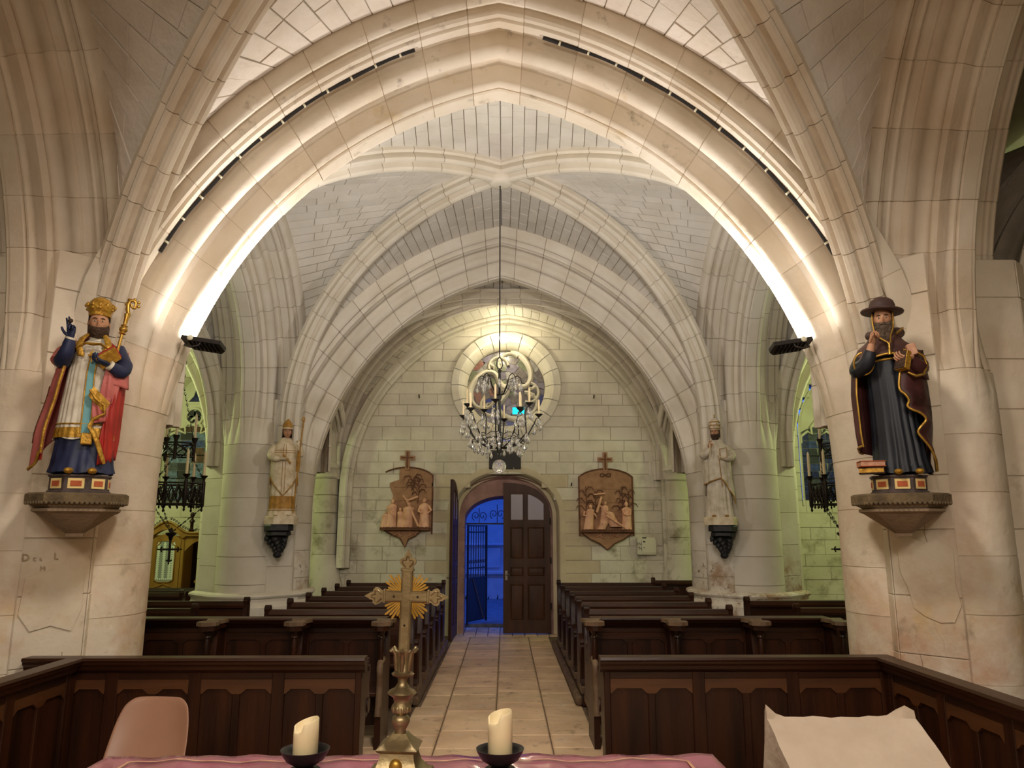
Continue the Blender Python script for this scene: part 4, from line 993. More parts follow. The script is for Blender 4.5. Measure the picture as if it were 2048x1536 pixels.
for k in range(90):
    x = rnd.uniform(-2.5, 2.5); h = rnd.uniform(.05, .18); a = rnd.uniform(-.06, .06)
    mb.add([(x - .02, 21.85, .05), (x + .02, 21.82, .05), (x + a, 21.8, .05 + h)], [(0, 1, 2)])
tag(obj('weeds', mb, M_weed, None, 0), 'dark weeds along the foot of the house across the street', 'weeds', kind='stuff')

# ================================================================ windows
GY = YW + .34
r = structure('window_1', 'round stained glass window with swirling stone tracery in the west wall')
obj('lead_sheet', MB().lathe([(0, 0), (.80, 0), (.80, .02), (0, .02)], 40).xf(Matrix.Translation((DX, GY + .075, DZ)) @ Matrix.Rotation(radians(90), 4, 'X')), M_lead, r, 0)
rnd = random.Random(11); rr = [.02, .19, .36, .53, .67, .79]; prev = None
J = {}
def jp(i, n, k):
    k %= n; key = (i, n, k)
    if key not in J: J[key] = (rr[i] + (rnd.uniform(-.05, .05) if 0 < i < 5 else 0), 2 * pi * (k + (rnd.uniform(-.25, .25) if i else 0)) / n)
    return J[key]
for i in range(5):
    n = (6, 9, 12, 15, 18)[i]
    for k in range(n):
        a0, a1 = 2 * pi * k / n + .012, 2 * pi * (k + 1) / n - .012; q = rnd.uniform(-.06, .06)
        r0, r1 = rr[i] + .005 + max(0, q * .3), rr[i + 1] - .005
        pts = [(r0, a0 + q), (r1, a0 - q * .5), (r1, (a0 + a1) / 2), (r1, a1 - q * .5), (r0, a1 + q)]
        pl = [(DX + R * sin(a), DZ + R * cos(a)) for R, a in pts]
        low = pl[2][1] < DZ - .22; g = GL[rnd.choice([0, 1, 2, 3, 0, 1, 2])] if not low else GL[rnd.choice([4, 0, 4, 2])]
        if rnd.random() < .05: g = GL[5]
        obj('pane', MB().prism(pl, xz(GY + .03), 0, .012), g, r, 0)
obj('pane', MB().cbox(DX + .13, DX + .37, GY + .012, GY + .03, DZ - .53, DZ - .39, .003), M_cyan, r, 0, label='bright cyan pane')
def mould(pts, wd, m=M_west):
    # tracery bar: flat-backed, chamfered section swept along a curve in the window plane
    n = len(pts); rows = []
    for i in range(n):
        a, b = pts[max(i - 1, 0)], pts[min(i + 1, n - 1)]; d = Vector((b[0] - a[0], b[1] - a[1])).normalized(); nn = Vector((-d.y, d.x)); w_ = wd[i] if isinstance(wd, list) else wd
        rows.append([(pts[i][0] + nn.x * w_ * u, GY + v, pts[i][1] + nn.y * w_ * u) for u, v in ((-1, .03), (-1, 0), (-.45, -.06), (-.2, -.075), (.2, -.075), (.45, -.06), (1, 0), (1, .03))])
    obj('tracery', MB().grid(rows, False), m, r, 30)
def pol(R, a): return (DX + R * sin(a), DZ + R * cos(a))
for k in range(3):
    a0 = radians(8 + 120 * k)
    # one S-shaped limb from the rim to the middle, and the cusped lobes on either side of it
    limb = []
    for i in range(30):
        q = i / 29; R = .80 * (1 - q) + .02; limb.append(pol(R, a0 + 1.15 * sin(pi * q * .95) ** 1.1 + .55 * q * q))
    mould(limb, [.075 - .025 * sin(pi * i / 29) for i in range(30)])
    c_ = pol(.50, a0 + .02); 
    mould([(c_[0] + .235 * sin(a0 + t_), c_[1] + .235 * cos(a0 + t_)) for t_ in [-2.3 + 2.9 * j / 18 for j in range(19)]], .038)
    c_ = pol(.47, a0 + 1.62)
    mould([(c_[0] + .20 * sin(a0 + t_), c_[1] + .20 * cos(a0 + t_)) for t_ in [.1 + 3.3 * j / 18 for j in range(19)]], .034)
    for R, a in ((.60, a0 - .42), (.62, a0 + 1.35)):
        p0 = pol(R, a); p1 = pol(R - .10, a + .10); p2 = pol(R - .17, a + .02); mould([p0, ((p0[0] + p1[0]) / 2, (p0[1] + p1[1]) / 2), p1, p2], [.05, .04, .03, .008])
obj('saddle_bar', MB().tube([(DX + .30, GY - .01, DZ + .12), (DX + .76, GY - .01, DZ - .02)], .009, 6), M_iron, r, 60)

def lancet(name, label, wx, hw, panes, two, seed):
    r = structure(name, label); rnd = random.Random(seed); y = YW + .22
    def half(z): return hw if z < 3.9 else hw * max(0, 1 - ((z - 3.9) / 1.05) ** 1.6) ** .5
    out = [(wx - half(2.42 + 2.52 * i / 40), 2.42 + 2.52 * i / 40) for i in range(41)]; out += [(2 * wx - x, z) for x, z in reversed(out)]
    rows = [[(wx + (x - wx) * k + (d if x > wx else -d), YW + yy, z + (.08 if k > 1.1 and z > 3 else 0) * 0) for x, z in out] for k, d, yy in ((1, .13, -.02), (1, .10, -.02), (1, .08, .02), (1, .03, .10), (1, .05, .13), (1, .0, .22), (1, -.015, .26))]
    obj('jamb_moulding', MB().grid(rows), M_west, r, 35)
    obj('sill', MB().prism([(-.06, 2.36), (-.06, 2.40), (.24, 2.56), (.24, 2.36)], yz(wx), -hw - .12, hw + .12), M_west, r, 0)
    obj('lead_sheet', MB().box(wx - hw, wx + hw, y + .034, y + .044, 2.40, 3.9), M_lead, r, 0)
    lights = [(wx - hw, wx + hw)] if not two else [(wx - hw, wx - .05), (wx + .05, wx + hw)]
    for a, b in lights:
        n = 4; m = 9
        for j in range(m):
            for i in range(n):
                z0, z1 = 2.5 + 1.36 * j / m, 2.5 + 1.36 * (j + 1) / m; x0, x1 = a + (b - a) * i / n, a + (b - a) * (i + 1) / n
                edge = i in (0, n - 1) or j in (0,)
                g = panes[rnd.choice([0, 4 % len(panes)])] if edge else panes[rnd.randrange(len(panes))]
                w1 = rnd.uniform(-.02, .02)
                obj('pane', MB().prism([(x0 + .004, z0 + .004), (x1 - .004, z0 + .004), (x1 - .004 + w1 * (i < n - 1), z1 - .004), (x0 + .004 + w1 * (i > 0), z1 - .004)], xz(y + .02), 0, .01), g, r, 0)
        for j in (3, 6): obj('saddle_bar', MB().tube([(a, y + .005, 2.5 + 1.36 * j / m), (b, y + .005, 2.5 + 1.36 * j / m)], .008, 6), M_iron, r, 60)
        c = (a + b) / 2; w2 = (b - a) / 2
        pts = [(a + .01, y, 3.66), (a + .02, y, 3.80), (c - w2 * .55, y, 3.90), (c - w2 * .30, y, 3.84), (c - w2 * .34, y, 3.98), (c, y, 4.06 + w2 * .2), (c + w2 * .34, y, 3.98), (c + w2 * .30, y, 3.84), (c + w2 * .55, y, 3.90), (b - .02, y, 3.80), (b - .01, y, 3.66)]
        obj('tracery', MB().tube(pts, .028, 8), M_west, r, 60)
        obj('pane', MB().prism([(a + .01, 3.87), (b - .01, 3.87), (c + w2 * .6, 3.94), (c, 4.0), (c - w2 * .6, 3.94)], xz(y + .02), 0, .01), panes[min(3, len(panes) - 1)], r, 0)
    if two: obj('mullion', MB().prism([(-.05, .0), (-.045, -.05), (-.015, -.09), (.015, -.09), (.045, -.05), (.05, 0)], lambda u, v, w: (wx + u, y + .04 + v, w), 2.5, 4.0), M_west, r, 25)
    obj('tracery_plate', MB().prism([(x, z) for x, z in out if z > 3.82], xz(y + .03), 0, .04), M_west, r, 0)
    for cx, cz_, R in ((wx, 4.18, .17 if not two else .22),):
        obj('tracery', MB().tube([(cx + R * cos(2 * pi * k / 20), y, cz_ + R * sin(2 * pi * k / 20)) for k in range(21)], .028, 8, False), M_west, r, 60)
        for k in range(4):
            a = pi / 4 + pi / 2 * k; obj('pane', MB().lathe([(0, 0), (R * .46, 0), (R * .46, .012), (0, .012)], 12).xf(Matrix.Translation((cx + R * .48 * cos(a), y + .02, cz_ + R * .48 * sin(a))) @ Matrix.Rotation(radians(90), 4, 'X')), panes[2] if not two else panes[0], r, 0)
    tri = [(wx - .19, 4.46), (wx + .19, 4.46), (wx + .06, 4.60), (wx, 4.78), (wx - .06, 4.60)]
    obj('pane', MB().prism(tri, xz(y + .015), 0, .012), GB[0], r, 0)
    obj('tracery', MB().tube([(x, y + .005, z) for x, z in tri + tri[:1]], .024, 8), M_west, r, 60)
    return r
lancet('window_2', 'tall stained glass lancet window above the confessional in the left aisle', XC - 6.16, .50, GW, False, 4)
lancet('window_3', 'two-light blue stained glass window in the west wall of the right aisle', XC + 6.72, .74, GB, True, 5)
r = structure('window_4', 'side window of the right aisle with curling tracery at the far right edge')
X = XC + 8.28
obj('frame', MB().grid([[(X + d, 11.9 + u, z) for u, z in [(-1.2 * k, 1.9), (-1.2 * k, 3.9), (-.9 * k, 4.6), (0, 3.9 + 1.3 * k), (.9 * k, 4.6), (1.2 * k, 3.9), (1.2 * k, 1.9)]] for k, d in ((1.12, 0), (1.0, -.04), (.94, .02))]), M_west, r, 30)
rnd = random.Random(9)
for j in range(8):
    for i in range(6):
        y0, z0 = 10.75 + .383 * i, 1.9 + .36 * j
        if z0 > 3.8 and abs(y0 + .19 - 11.9) > 1.0 - (z0 - 3.8) * .8: continue
        obj('pane', MB().cbox(X - .0, X + .012, y0 + .006, y0 + .377, z0 + .006, z0 + .354, .003), GB[rnd.randrange(4)], r, 0)
for cy, cz_ in ((11.4, 3.6), (12.4, 3.6), (11.9, 4.4)):
    obj('tracery', MB().tube([(X - .03, cy + .26 * cos(a * .35), cz_ + .30 * sin(a * .35)) for a in range(18)], .04, 8), M_west, r, 60)
obj('mullion', MB().cbox(X - .07, X + .03, 11.86, 11.94, 1.9, 4.2, .02), M_west, r, 0)

# ================================================================ lamps, cables and wall fittings
for s, nm in ((-1, 'left'), (1, 'right')):
    t = root('floodlight', 'black LED floodlight clamped on the %s springing of the great arch' % nm, 'floodlight', (XC + s * 2.52, 6.28, 3.50), 0)
    M = Matrix.Rotation(radians(-s * 9), 4, 'Y') @ Matrix.Rotation(radians(-12), 4, 'X')
    obj('housing', MB().prism([(-.17, -.10), (.17, -.10), (.17, .04), (.12, .11), (-.12, .11), (-.17, .04)], lambda u, v, w: (u, v, w), -.016, .018).xf(M), M_iron, t, 0)
    for k in range(7): obj('cooling_fin', MB().cbox(-.11 + .036 * k, -.102 + .036 * k, -.08, .08, -.030, -.015, .001).xf(M), M_iron, t, 0)
    obj('lit_panel', MB().box(-.14, .14, -.075, .06, .0185, .020).xf(M), M_led, t, 0)
    obj('bracket', MB().tube([(s * .12, -.09, .0), (s * .12, -.125, -.035), (s * .06, -.14, -.055), (s * .0, -.125, -.035), (s * 0, -.09, 0)], .007, 6), M_iron, t, 60)
    obj('sensor', MB().lathe([(.022, 0), (.026, .01), (.018, .02), (.0, .022)], 14).xf(M @ Matrix.Translation((s * .09, -.10, 0)) @ Matrix.Rotation(radians(90), 4, 'X')), M_plasticw, t, 60)
    # cable in the groove of the arch, with clips
    A = arch1; s0, s1 = A.s_at_z(4.02), A.s_at_z(5.92 if s < 0 else 5.86)
    if s < 0: s1 = A.s_at_z(5.74)
    us = [s0 + (s1 - s0) * k / 60 for k in range(61)]
    P_ = lambda u: A.P(u if s > 0 else A.total - u, .392 + .005 * sin(u * 9), .418)
    t = root('cable', 'black cable clipped along the groove of the great arch, %s side' % nm, 'cable')
    obj('cable_run', MB().tube([P_(u) for u in us], .016, 8), M_iron, t, 60)
    for k in range(2, 60, 5):
        q = Vector(P_(us[k])); q2 = Vector(P_(us[k] + .02)); obj('clip', MB().tube([q.lerp(q2, -.25), q.lerp(q2, .55)], .0195, 8), M_plasticw, t, 60)
t = root('wall_bulb', 'glowing bulb lamp fixed on the west wall above the round window', 'lamp', (.05, 14.42, 5.66))
obj('bulb', MB().ball((0, -.11, 0), .095, 16, 10), M_bulb, t, 180); obj('holder', MB().tube([(0, .16, .05), (0, .0, .05), (0, -.06, .03)], [.03, .03, .035], 10), M_iron, t, 60)
t = root('plaque', 'dark slate plaque on the wall above the door, behind the hanging glass ball', 'plaque', (.08, YW - .01, 3.30))
obj('slab', MB().cbox(-.31, .31, -.03, .0, -.185, .185, .008), M_plaque, t, 0); obj('screw', MB().ball((.17, -.032, -.17), .012, 8, 6), M_plasticw, t, 60)
t = root('notice_box', 'white plastic box with small printed label on wall right of the door', 'box', (2.785, YW - .005, 1.645))
obj('case', MB().cbox(-.19, .19, -.09, 0, -.165, .165, .02), M_plasticw, t, 30); obj('lid', MB().cbox(-.095, .185, -.10, -.088, -.125, .125, .01), M_plasticw, t, 30); obj('top_slot', MB().cbox(-.08, .0, -.094, -.06, .15, .168, .003), M_plasticd, t, 0)
def text(body, size, loc, parent, m, rot=(radians(90), 0, 0)):
    c = bpy.data.curves.new('lettering', 'FONT'); c.body = body; c.size = size; c.align_x = 'CENTER'; c.extrude = .0008
    tmp = bpy.data.objects.new('lettering', c); me = bpy.data.meshes.new_from_object(tmp.evaluated_get(bpy.context.evaluated_depsgraph_get())); bpy.data.objects.remove(tmp)
    o = bpy.data.objects.new('lettering', me); C.objects.link(o); o.location = loc; o.rotation_euler = rot; me.materials.clear(); me.materials.append(m); o.parent = parent; return o
text('EN', .075, (-.142, -.0925, .02), t, M_plasticd); text("''N", .085, (-.135, -.0925, -.065), t, M_plasticd); obj('printed_mark', MB().cbox(-.07, -.025, -.102, -.099, .075, .098, .001), M_plasticd, t, 0); obj('printed_mark', MB().cbox(-.07, -.03, -.102, -.099, -.03, -.022, .001), M_plasticd, t, 0)
for x, z, lab in ((-1.62, 4.53, 'iron hook on the west wall, upper left of the round window'), (1.84, 4.53, 'iron hook on the west wall, right of the round window'), (-1.32, 2.80, 'iron hook on the west wall, right of the damaged relief'), (1.37, 2.80, 'iron hook on the west wall, left of the intact relief')):
    t = root('wall_hook', lab, 'hook', (x, YW, z)); obj('shank', MB().tube([(0, .02, 0), (0, -.07, 0), (0, -.10, .02), (0, -.10, .05)], .012, 8), M_iron, t, 60); obj('rose_plate', MB().lathe([(0, 0), (.04, 0), (.035, .012), (0, .014)], 12).xf(Matrix.Rotation(radians(90), 4, 'X')), M_plasticw, t, 60)
# scratched letters on the left pier
nrm = Vector((.74, -.67, 0)); ax = Vector((.67, .74, 0))
t = root('scratched_letters', 'faint letters scratched in the plaster below the left corbel', 'graffiti', (XC - 3.345, 5.70, 1.72), atan2(ax.y, ax.x))
for b, sx, x, z in (('D', .07, -.12, .0), ('c', .05, -.06, -.0), ('a', .04, -.02, -.0), ('L', .07, .08, .005), ('M', .05, .0, -.075)): text(b, sx, (x, -.022, z), t, M_graf)

# ================================================================ crystal chandelier
CX, CY = XC - .01, 9.15
t = root('chandelier', 'black wrought iron chandelier hung with cut glass drops, before the round window', 'chandelier', (CX, CY, 2.60))
B0 = 2.60
obj('hanging_rod', MB().tube([(0, 0, 4.10 - B0), (0, 0, 6.40 - B0)], .008, 6), M_iron, t, 60)
obj('hook', MB().tube([(0, 0, 4.10 - B0), (.0, 0, 4.07 - B0), (-.03, 0, 4.03 - B0), (-.035, 0, 3.96 - B0), (-.02, 0, 3.92 - B0), (.02, 0, 3.92 - B0), (.035, 0, 3.96 - B0), (.03, 0, 4.03 - B0), (0, 0, 4.07 - B0)], .007, 6), M_iron, t, 60)
obj('stem', MB().lathe([(.008, 3.92), (.02, 3.90), (.014, 3.86), (.022, 3.78), (.012, 3.72), (.016, 3.6), (.03, 3.56), (.016, 3.52), (.02, 3.4), (.02, 3.05), (.026, 3.0), (.02, 2.95), (.035, 2.90), (.014, 2.86), (.010, 2.80)], 14, (0, 0, -B0)), M_iron, t, 60)
obj('glass_ball', MB().ball((0, 0, 2.70 - B0), .085, 22, 14), M_crystal, t, 180)
dp = MB().lathe([(0, .055), (.006, .048), (.010, .035), (.020, .012), (.022, .0), (.014, -.016), (0, -.034)], 8)
drop = dp.mesh('crystal_drop', M_crystal, 0)
beads = MB(); arms = []
rnd = random.Random(2)
def hang(p, k):
    z = p[2]
    for i in range(k): beads.ball((p[0], p[1], z - .015), (.008, .008, .010), 6, 4); z -= .030
    o = bpy.data.objects.new('crystal_drop', drop); C.objects.link(o); o.parent = t; o.location = (p[0], p[1], z - .045); o.rotation_euler = (0, 0, rnd.uniform(0, 3)); q = rnd.uniform(.75, 1.15); o.scale = (q, q, q)
for k in range(10):
    a = 2 * pi * k / 10 + .2; hi = k % 2; R = .50 if not hi else .40; zt = 3.30 + (.10 if hi else 0)
    pts = [(.02, 2.93), (.12, 2.93), (.26, 2.99), (.36, 3.10), (R - .06, 3.24 + .1 * hi), (R - .03, zt + .01), (R, zt + .015), (R + .02, zt - .01)]
    pts = [(r_ * cos(a), r_ * sin(a), z - B0) for r_, z in pts]
    ar = obj('arm', MB().tube(pts, [.010, .010, .009, .009, .008, .007, .006, .005], 7), M_iron, t, 60)
    cx, cy, cz_ = R * cos(a), R * sin(a), zt + .02 - B0
    obj('drip_cup', MB().lathe([(.008, 0), (.02, .012), (.045, .035), (.052, .042), (.045, .04), (.015, .02), (0, .02)], 14, (cx, cy, cz_)), M_iron, ar, 60)
    obj('candle_tube', MB().lathe([(.013, .02), (.013, .215), (.006, .225), (0, .235)], 10, (cx, cy, cz_)), M_wax, ar, 60)
    for q in (2, 3, 4, 6, 7):
        p = pts[q]
        for w in (-1, 1): hang((p[0] - w * .03 * sin(a), p[1] + w * .03 * cos(a), p[2] - .01), 1 + (q + k) % 3)
for k in range(8):
    a = 2 * pi * k / 8; pts = [(.015, 3.58), (.07, 3.60), (.13, 3.70), (.17, 3.80), (.22, 3.83), (.26, 3.80), (.275, 3.74)]
    pts = [(r_ * cos(a), r_ * sin(a), z - B0) for r_, z in pts]
    obj('upper_arm', MB().tube(pts, .006, 6), M_iron, t, 60)
    for q in (3, 4, 5, 6):
        hang((pts[q][0], pts[q][1], pts[q][2] - .005), 1 + (q + k) % 3)
for R, z in ((.24, 3.10), (.33, 3.02)):
    obj('wire_ring', MB().tube([(R * cos(2 * pi * k / 28), R * sin(2 * pi * k / 28), z - B0 - .03 * (k % 4 == 2)) for k in range(29)], .005, 6, False), M_iron, t, 60)
    for k in range(16): hang((R * cos(2 * pi * k / 16), R * sin(2 * pi * k / 16), z - B0 - .01), 1 + k % 2)
b = obj('glass_beads', beads, M_crystal, t, 60); b['kind'] = 'stuff'

# ================================================================ iron coronas in the aisles
def corona(label, clabel, cgroup, loc, rz):
    t = root('corona_chandelier', label, 'chandelier', loc, rz); R = .34; n = 6
    H = [(R * cos(2 * pi * k / n), R * sin(2 * pi * k / n)) for k in range(n)]
    for k in range(n):
        a, b = H[k], H[(k + 1) % n]
        g = obj('lattice_side', MB().tube([(*a, .0), (*b, .0)], .012, 6).tube([(*a, .26), (*b, .26)], .012, 6), M_bronze, t, 60)
        mb = MB()
        for i in range(4):
            p, q = lerp(a, b, i / 4), lerp(a, b, (i + 1) / 4); m_ = lerp(p, q, .5)
            mb.tube([(*p, .02), (*q, .24)], .009, 5).tube([(*p, .24), (*q, .02)], .009, 5).tube([(m_[0] + .0 * c, m_[1], .13 + .045 * sin(c)) if False else (m_[0] + (q[0] - p[0]) * .3 * cos(c), m_[1] + (q[1] - p[1]) * .3 * cos(c), .13 + .06 * sin(c)) for c in [2 * pi * z / 8 for z in range(9)]], .007, 5)
            mb.ball((*p, -.03), (.012, .012, .022), 6, 5)
        obj('lattice_infill', mb, M_bronze, g, 60)
        po = obj('post', MB().lathe([(.0, -.10), (.016, -.08), (.01, -.05), (.026, -.02), (.026, .28), (.018, .30), (.02, .33), (.046, .36), (.05, .37), (.04, .372), (.012, .36), (0, .36)], 10, (*a, 0)), M_bronze, t, 50)
        c = tag(obj('taper_candle', MB().lathe([(.018, 0), (.017, .28), (.012, .31), (.004, .33), (0, .332)], 12), M_wax, None, 60), clabel + ', lower tier', 'candle', cgroup + ', lower tier')
        cp = Matrix.Rotation(rz, 4, 'Z') @ Vector((*a, .362)); c.location = (loc[0] + cp.x, loc[1] + cp.y, loc[2] + cp.z)
    U = [(.20 * cos(2 * pi * k / n + .5), .20 * sin(2 * pi * k / n + .5)) for k in range(n)]
    for k in range(n):
        a, b = U[k], U[(k + 1) % n]
        obj('upper_lattice', MB().tube([(*a, .62), (*b, .62)], .010, 5).tube([(*a, .78), (*b, .78)], .010, 5).tube([(*a, .62), (*b, .78)], .008, 5).tube([(*a, .78), (*b, .62)], .008, 5), M_bronze, t, 60)
        if k % 2 == 0:
            obj('upper_post', MB().lathe([(.018, .56), (.022, .60), (.022, .80), (.044, .86), (.047, .87), (.01, .865)], 10, (*a, 0)), M_bronze, t, 50)
            c = tag(obj('taper_candle', MB().lathe([(.018, 0), (.017, .28), (.012, .31), (.004, .33), (0, .332)], 12), M_wax, None, 60), clabel + ', upper tier', 'candle', cgroup + ', upper tier')
            cp = Matrix.Rotation(rz, 4, 'Z') @ Vector((*a, .868)); c.location = (loc[0] + cp.x, loc[1] + cp.y, loc[2] + cp.z)
    for k in range(0, n, 2):
        a, u = H[k], U[k]
        ch = MB()
        for p, q in (((*a, .30), (*u, .60)), ((*u, .80), (0, 0, 1.55)), ((*a, -.05), (0, 0, -.36))):
            L = (Vector(q) - Vector(p)).length; m_ = max(3, int(L / .07))
            for i in range(m_):
                c0, c1 = Vector(p).lerp(Vector(q), i / m_), Vector(p).lerp(Vector(q), (i + .85) / m_); ch.tube([c0, c0.lerp(c1, .5) + Vector((.010, 0, 0)), c1, c0.lerp(c1, .5) - Vector((.010, 0, 0)), c0], .005, 5)
        obj('chain', ch, M_bronze, t, 60)
    mb = MB()
    for i in range(19): z = 1.55 + .09 * i; mb.tube([(0, 0, z), (.012 * (i % 2), .012 * ((i + 1) % 2), z + .045), (0, 0, z + .09), (-.012 * (i % 2), -.012 * ((i + 1) % 2), z + .045), (0, 0, z)], .005, 5)
    obj('hanging_chain', mb, M_bronze, t, 60)
    obj('lower_boss', MB().lathe([(0, -.46), (.02, -.45), (.03, -.41), (.06, -.385), (.07, -.36), (.03, -.35), (.012, -.30), (0, -.29)], 12), M_bronze, t, 50)
    x = obj('pendant_cross', MB().cbox(-.014, .014, -.012, .012, -.72, -.44, .003).cbox(-.11, .11, -.012, .012, -.58, -.555, .003), M_bronze, t, 0)
    for p in ((-.11, 0, -.567), (.11, 0, -.567), (0, 0, -.72)):
        d = Vector(p) - Vector((0, 0, -.567)); d.normalize(); e = Vector((d.z, 0, -d.x)); p = Vector(p)
        obj('fleur', MB().tube([p - e * .035 - d * .02, p, p + d * .035], .010, 6).tube([p + e * .035 - d * .02, p, p + d * .02], .010, 6), M_bronze, x, 60)
corona('dark iron corona with lattice band and pendant cross, hanging before the left lancet window', 'cream taper candle standing on the left iron corona', 'tapers on the left corona', (XC - 4.20, 9.8, 2.27), .25)
corona('dark iron corona with lattice band and pendant cross, hanging before the blue right window', 'cream taper candle standing on the right iron corona', 'tapers on the right corona', (XC + 4.40, 9.8, 2.27), -.35)

# ================================================================ confessional
t = root('confessional', 'honey oak confessional with carved cresting and lace-curtained door in the left aisle', 'confessional', (-6.12, 14.15, 0))
for x0, x1 in ((-.92, -.84), (-.33, -.27), (.27, .33), (.84, .92)): obj('pilaster', MB().cbox(x0, x1, -.05, .45, 0, 1.86, .01), M_conf, t, 0)
cr = [(-.95, 1.84)] + [(-.95 + 1.9 * i / 30, 1.90 + (.20 * cos((-.95 + 1.9 * i / 30) / .42 * pi / 2) ** 2 if abs(-.95 + 1.9 * i / 30) < .42 else 0)) for i in range(31)] + [(.95, 1.84)]
cr2 = cr + [(.36, 1.84)] + [(.30 - .6 * i / 12, 1.80 + .16 * sin(pi * i / 12)) for i in range(13)] + [(-.36, 1.84)]
obj('cornice', MB().prism(cr2, xz(-.08), 0, .12), M_conf, t, 20)
obj('cornice_moulding', MB().tube([(x, -.085, z) for x, z in cr[1:-1]], .022, 7), M_conf, t, 60)
d = obj('door', MB().prism([(-.26, .04), (.26, .04), (.26, 1.76)] + [(.26 - .52 * i / 10, 1.78 + .10 * sin(pi * i / 10)) for i in range(11)] + [(-.26, 1.76)], xz(-.04), 0, .04), M_conf, t, 20)
gl = [(-.17, 1.06), (-.10, 1.02), (.10, 1.02), (.17, 1.06), (.17, 1.66), (.12, 1.70), (.09, 1.76), (-.09, 1.76), (-.12, 1.70), (-.17, 1.66)]
obj('glass_pane', MB().prism(gl, xz(-.046), 0, .006), M_pane, d, 0); obj('glass_moulding', MB().tube([(x, -.047, z) for x, z in gl + gl[:1]], .012, 6), M_conf, d, 60)
lc = MB()
for x in (-.13, -.02, .09, .145):
    lc.box(x - .016, x + .016, -.05, -.0475, 1.08, 1.73)
    for k in range(16):
        for s in (-1, 1): lc.ball((x + s * .02, -.049, 1.09 + .04 * k), (.011, .003, .013), 6, 4)
for k in range(9): lc.ball((-.14 + .035 * k, -.049, 1.075), (.014, .003, .022), 6, 4)
obj('lace_curtain', lc, M_lace, d, 60)
obj('door_moulding', MB().tube([(-.2, -.045, .86), (-.17, -.045, .93), (-.10, -.045, .95), (0, -.045, .99), (.10, -.045, .95), (.17, -.045, .93), (.2, -.045, .86)], .014, 6), M_conf, d, 60)
for s in (-1, 1):
    c = s * .585
    obj('niche_board', MB().cbox(c - .26, c + .26, .36, .40, 0, 1.84, .004), M_wood, t, 0)
    out = [(c - .26, 1.84), (c - .26, 1.55)] + [(c - .20 + .4 * i / 10, 1.62 + .13 * sin(pi * i / 10)) for i in range(11)] + [(c + .26, 1.55), (c + .26, 1.84)]
    obj('niche_arch', MB().prism(out, xz(-.03), 0, .04), M_conf, t, 20); obj('low_door', MB().cbox(c - .26, c + .26, -.03, .01, .02, .85, .01), M_conf, t, 0); obj('side_rail', MB().cbox(c - .05, c + .05, .0, .36, 1.0, 1.05, .006), M_conf, t, 0)
    u = obj('urn_finial', MB().lathe([(.05, 1.92), (.055, 1.95), (.03, 1.97), (.03, 2.08), (.05, 2.10), (.045, 2.13), (.02, 2.15), (.02, 2.18), (.04, 2.21), (.042, 2.24), (.025, 2.27), (0, 2.275)], 12, (s * .42, .0, 0)), M_wood, t, 50)
    cv = MB()
    for k in range(9):
        x = s * (.06 + .045 * k); z = 1.93 + .20 * max(0, cos(min(abs(x), .42) / .42 * pi / 2)) ** 2 + .03
        cv.tube([(x + .02 * cos(a * .9) * (1 - a / 9), -.05, z + .028 * sin(a * .9) * (1 - a / 9)) for a in range(8)], .007, 5)
    for k in range(6):
        x = s * (.52 + .07 * k); z = 1.93
        cv.tube([(x + .03 * cos(a * .8) * (1 - a / 10), -.05, z + .02 + .03 * sin(a * .8) * (1 - a / 10)) for a in range(9)], .008, 5)
    obj('carved_cresting', cv, M_wood, t, 60)
obj('back_board', MB().cbox(-.9, .9, .40, .45, 0, 1.84, .004), M_conf, t, 0); obj('plinth', MB().cbox(-.95, .95, -.07, .46, 0, .05, .006), M_conf, t, 0)
# ================================================================ statues
def hermite(levels, z):
    if z <= levels[0][0]: return levels[0][1:]
    for a, b in zip(levels, levels[1:]):
        if z <= b[0]:
            t = (z - a[0]) / (b[0] - a[0]); t = t * t * (3 - 2 * t) * .5 + t * .5
            return [p + (q - p) * t for p, q in zip(a[1:], b[1:])]
    return levels[-1][1:]
class Drape:
    # draped surface: levels (z, rx, ry, cx, cy); angle 0 = front (-y), positive to +x; folds hang vertically
    def __init__(s, levels, amp=.05, nf=11, seed=1, amptop=.3):
        s.L, s.amp, s.at = levels, amp, amptop; r = random.Random(seed)
        s.w = [(nf + r.randint(-4, 5), r.uniform(0, 6.3), r.uniform(.5, 1), r.uniform(-1.2, 1.2)) for _ in range(4)]
    def P(s, a, z, off=0):
        rx, ry, cx, cy = hermite(s.L, z); z0, z1 = s.L[0][0], s.L[-1][0]; t = (z - z0) / (z1 - z0)
        f = sum(w * abs(sin(n * a / 2 + p + k * t)) for n, p, w, k in s.w) / 2.8 - .55
        m = 1 + s.amp * f * (1 + (s.at - 1) * t)
        return (cx + (rx * m + off) * sin(a), cy - (ry * m + off) * cos(a), z)
    def grid(s, a0, a1, z0, z1, na=72, nz=22, off=0, edge=None):
        full = abs(a1 - a0) > 6.2; n = na if full else na + 1; rows = []
        for j in range(nz + 1):
            row = []
            for i in range(n):
                a = a0 + (a1 - a0) * i / na
                lo = edge(a) if edge else z0
                row.append(s.P(a, lo + (z1 - lo) * j / nz, off))
            rows.append(row)
        return MB().grid(rows, full)
    def line(s, pts, off=.004): return [s.P(a, z, off) for a, z in pts]
def shell(o, th=.012):
    m = o.modifiers.new('thick', 'SOLIDIFY'); m.thickness = th; m.offset = -1; return o
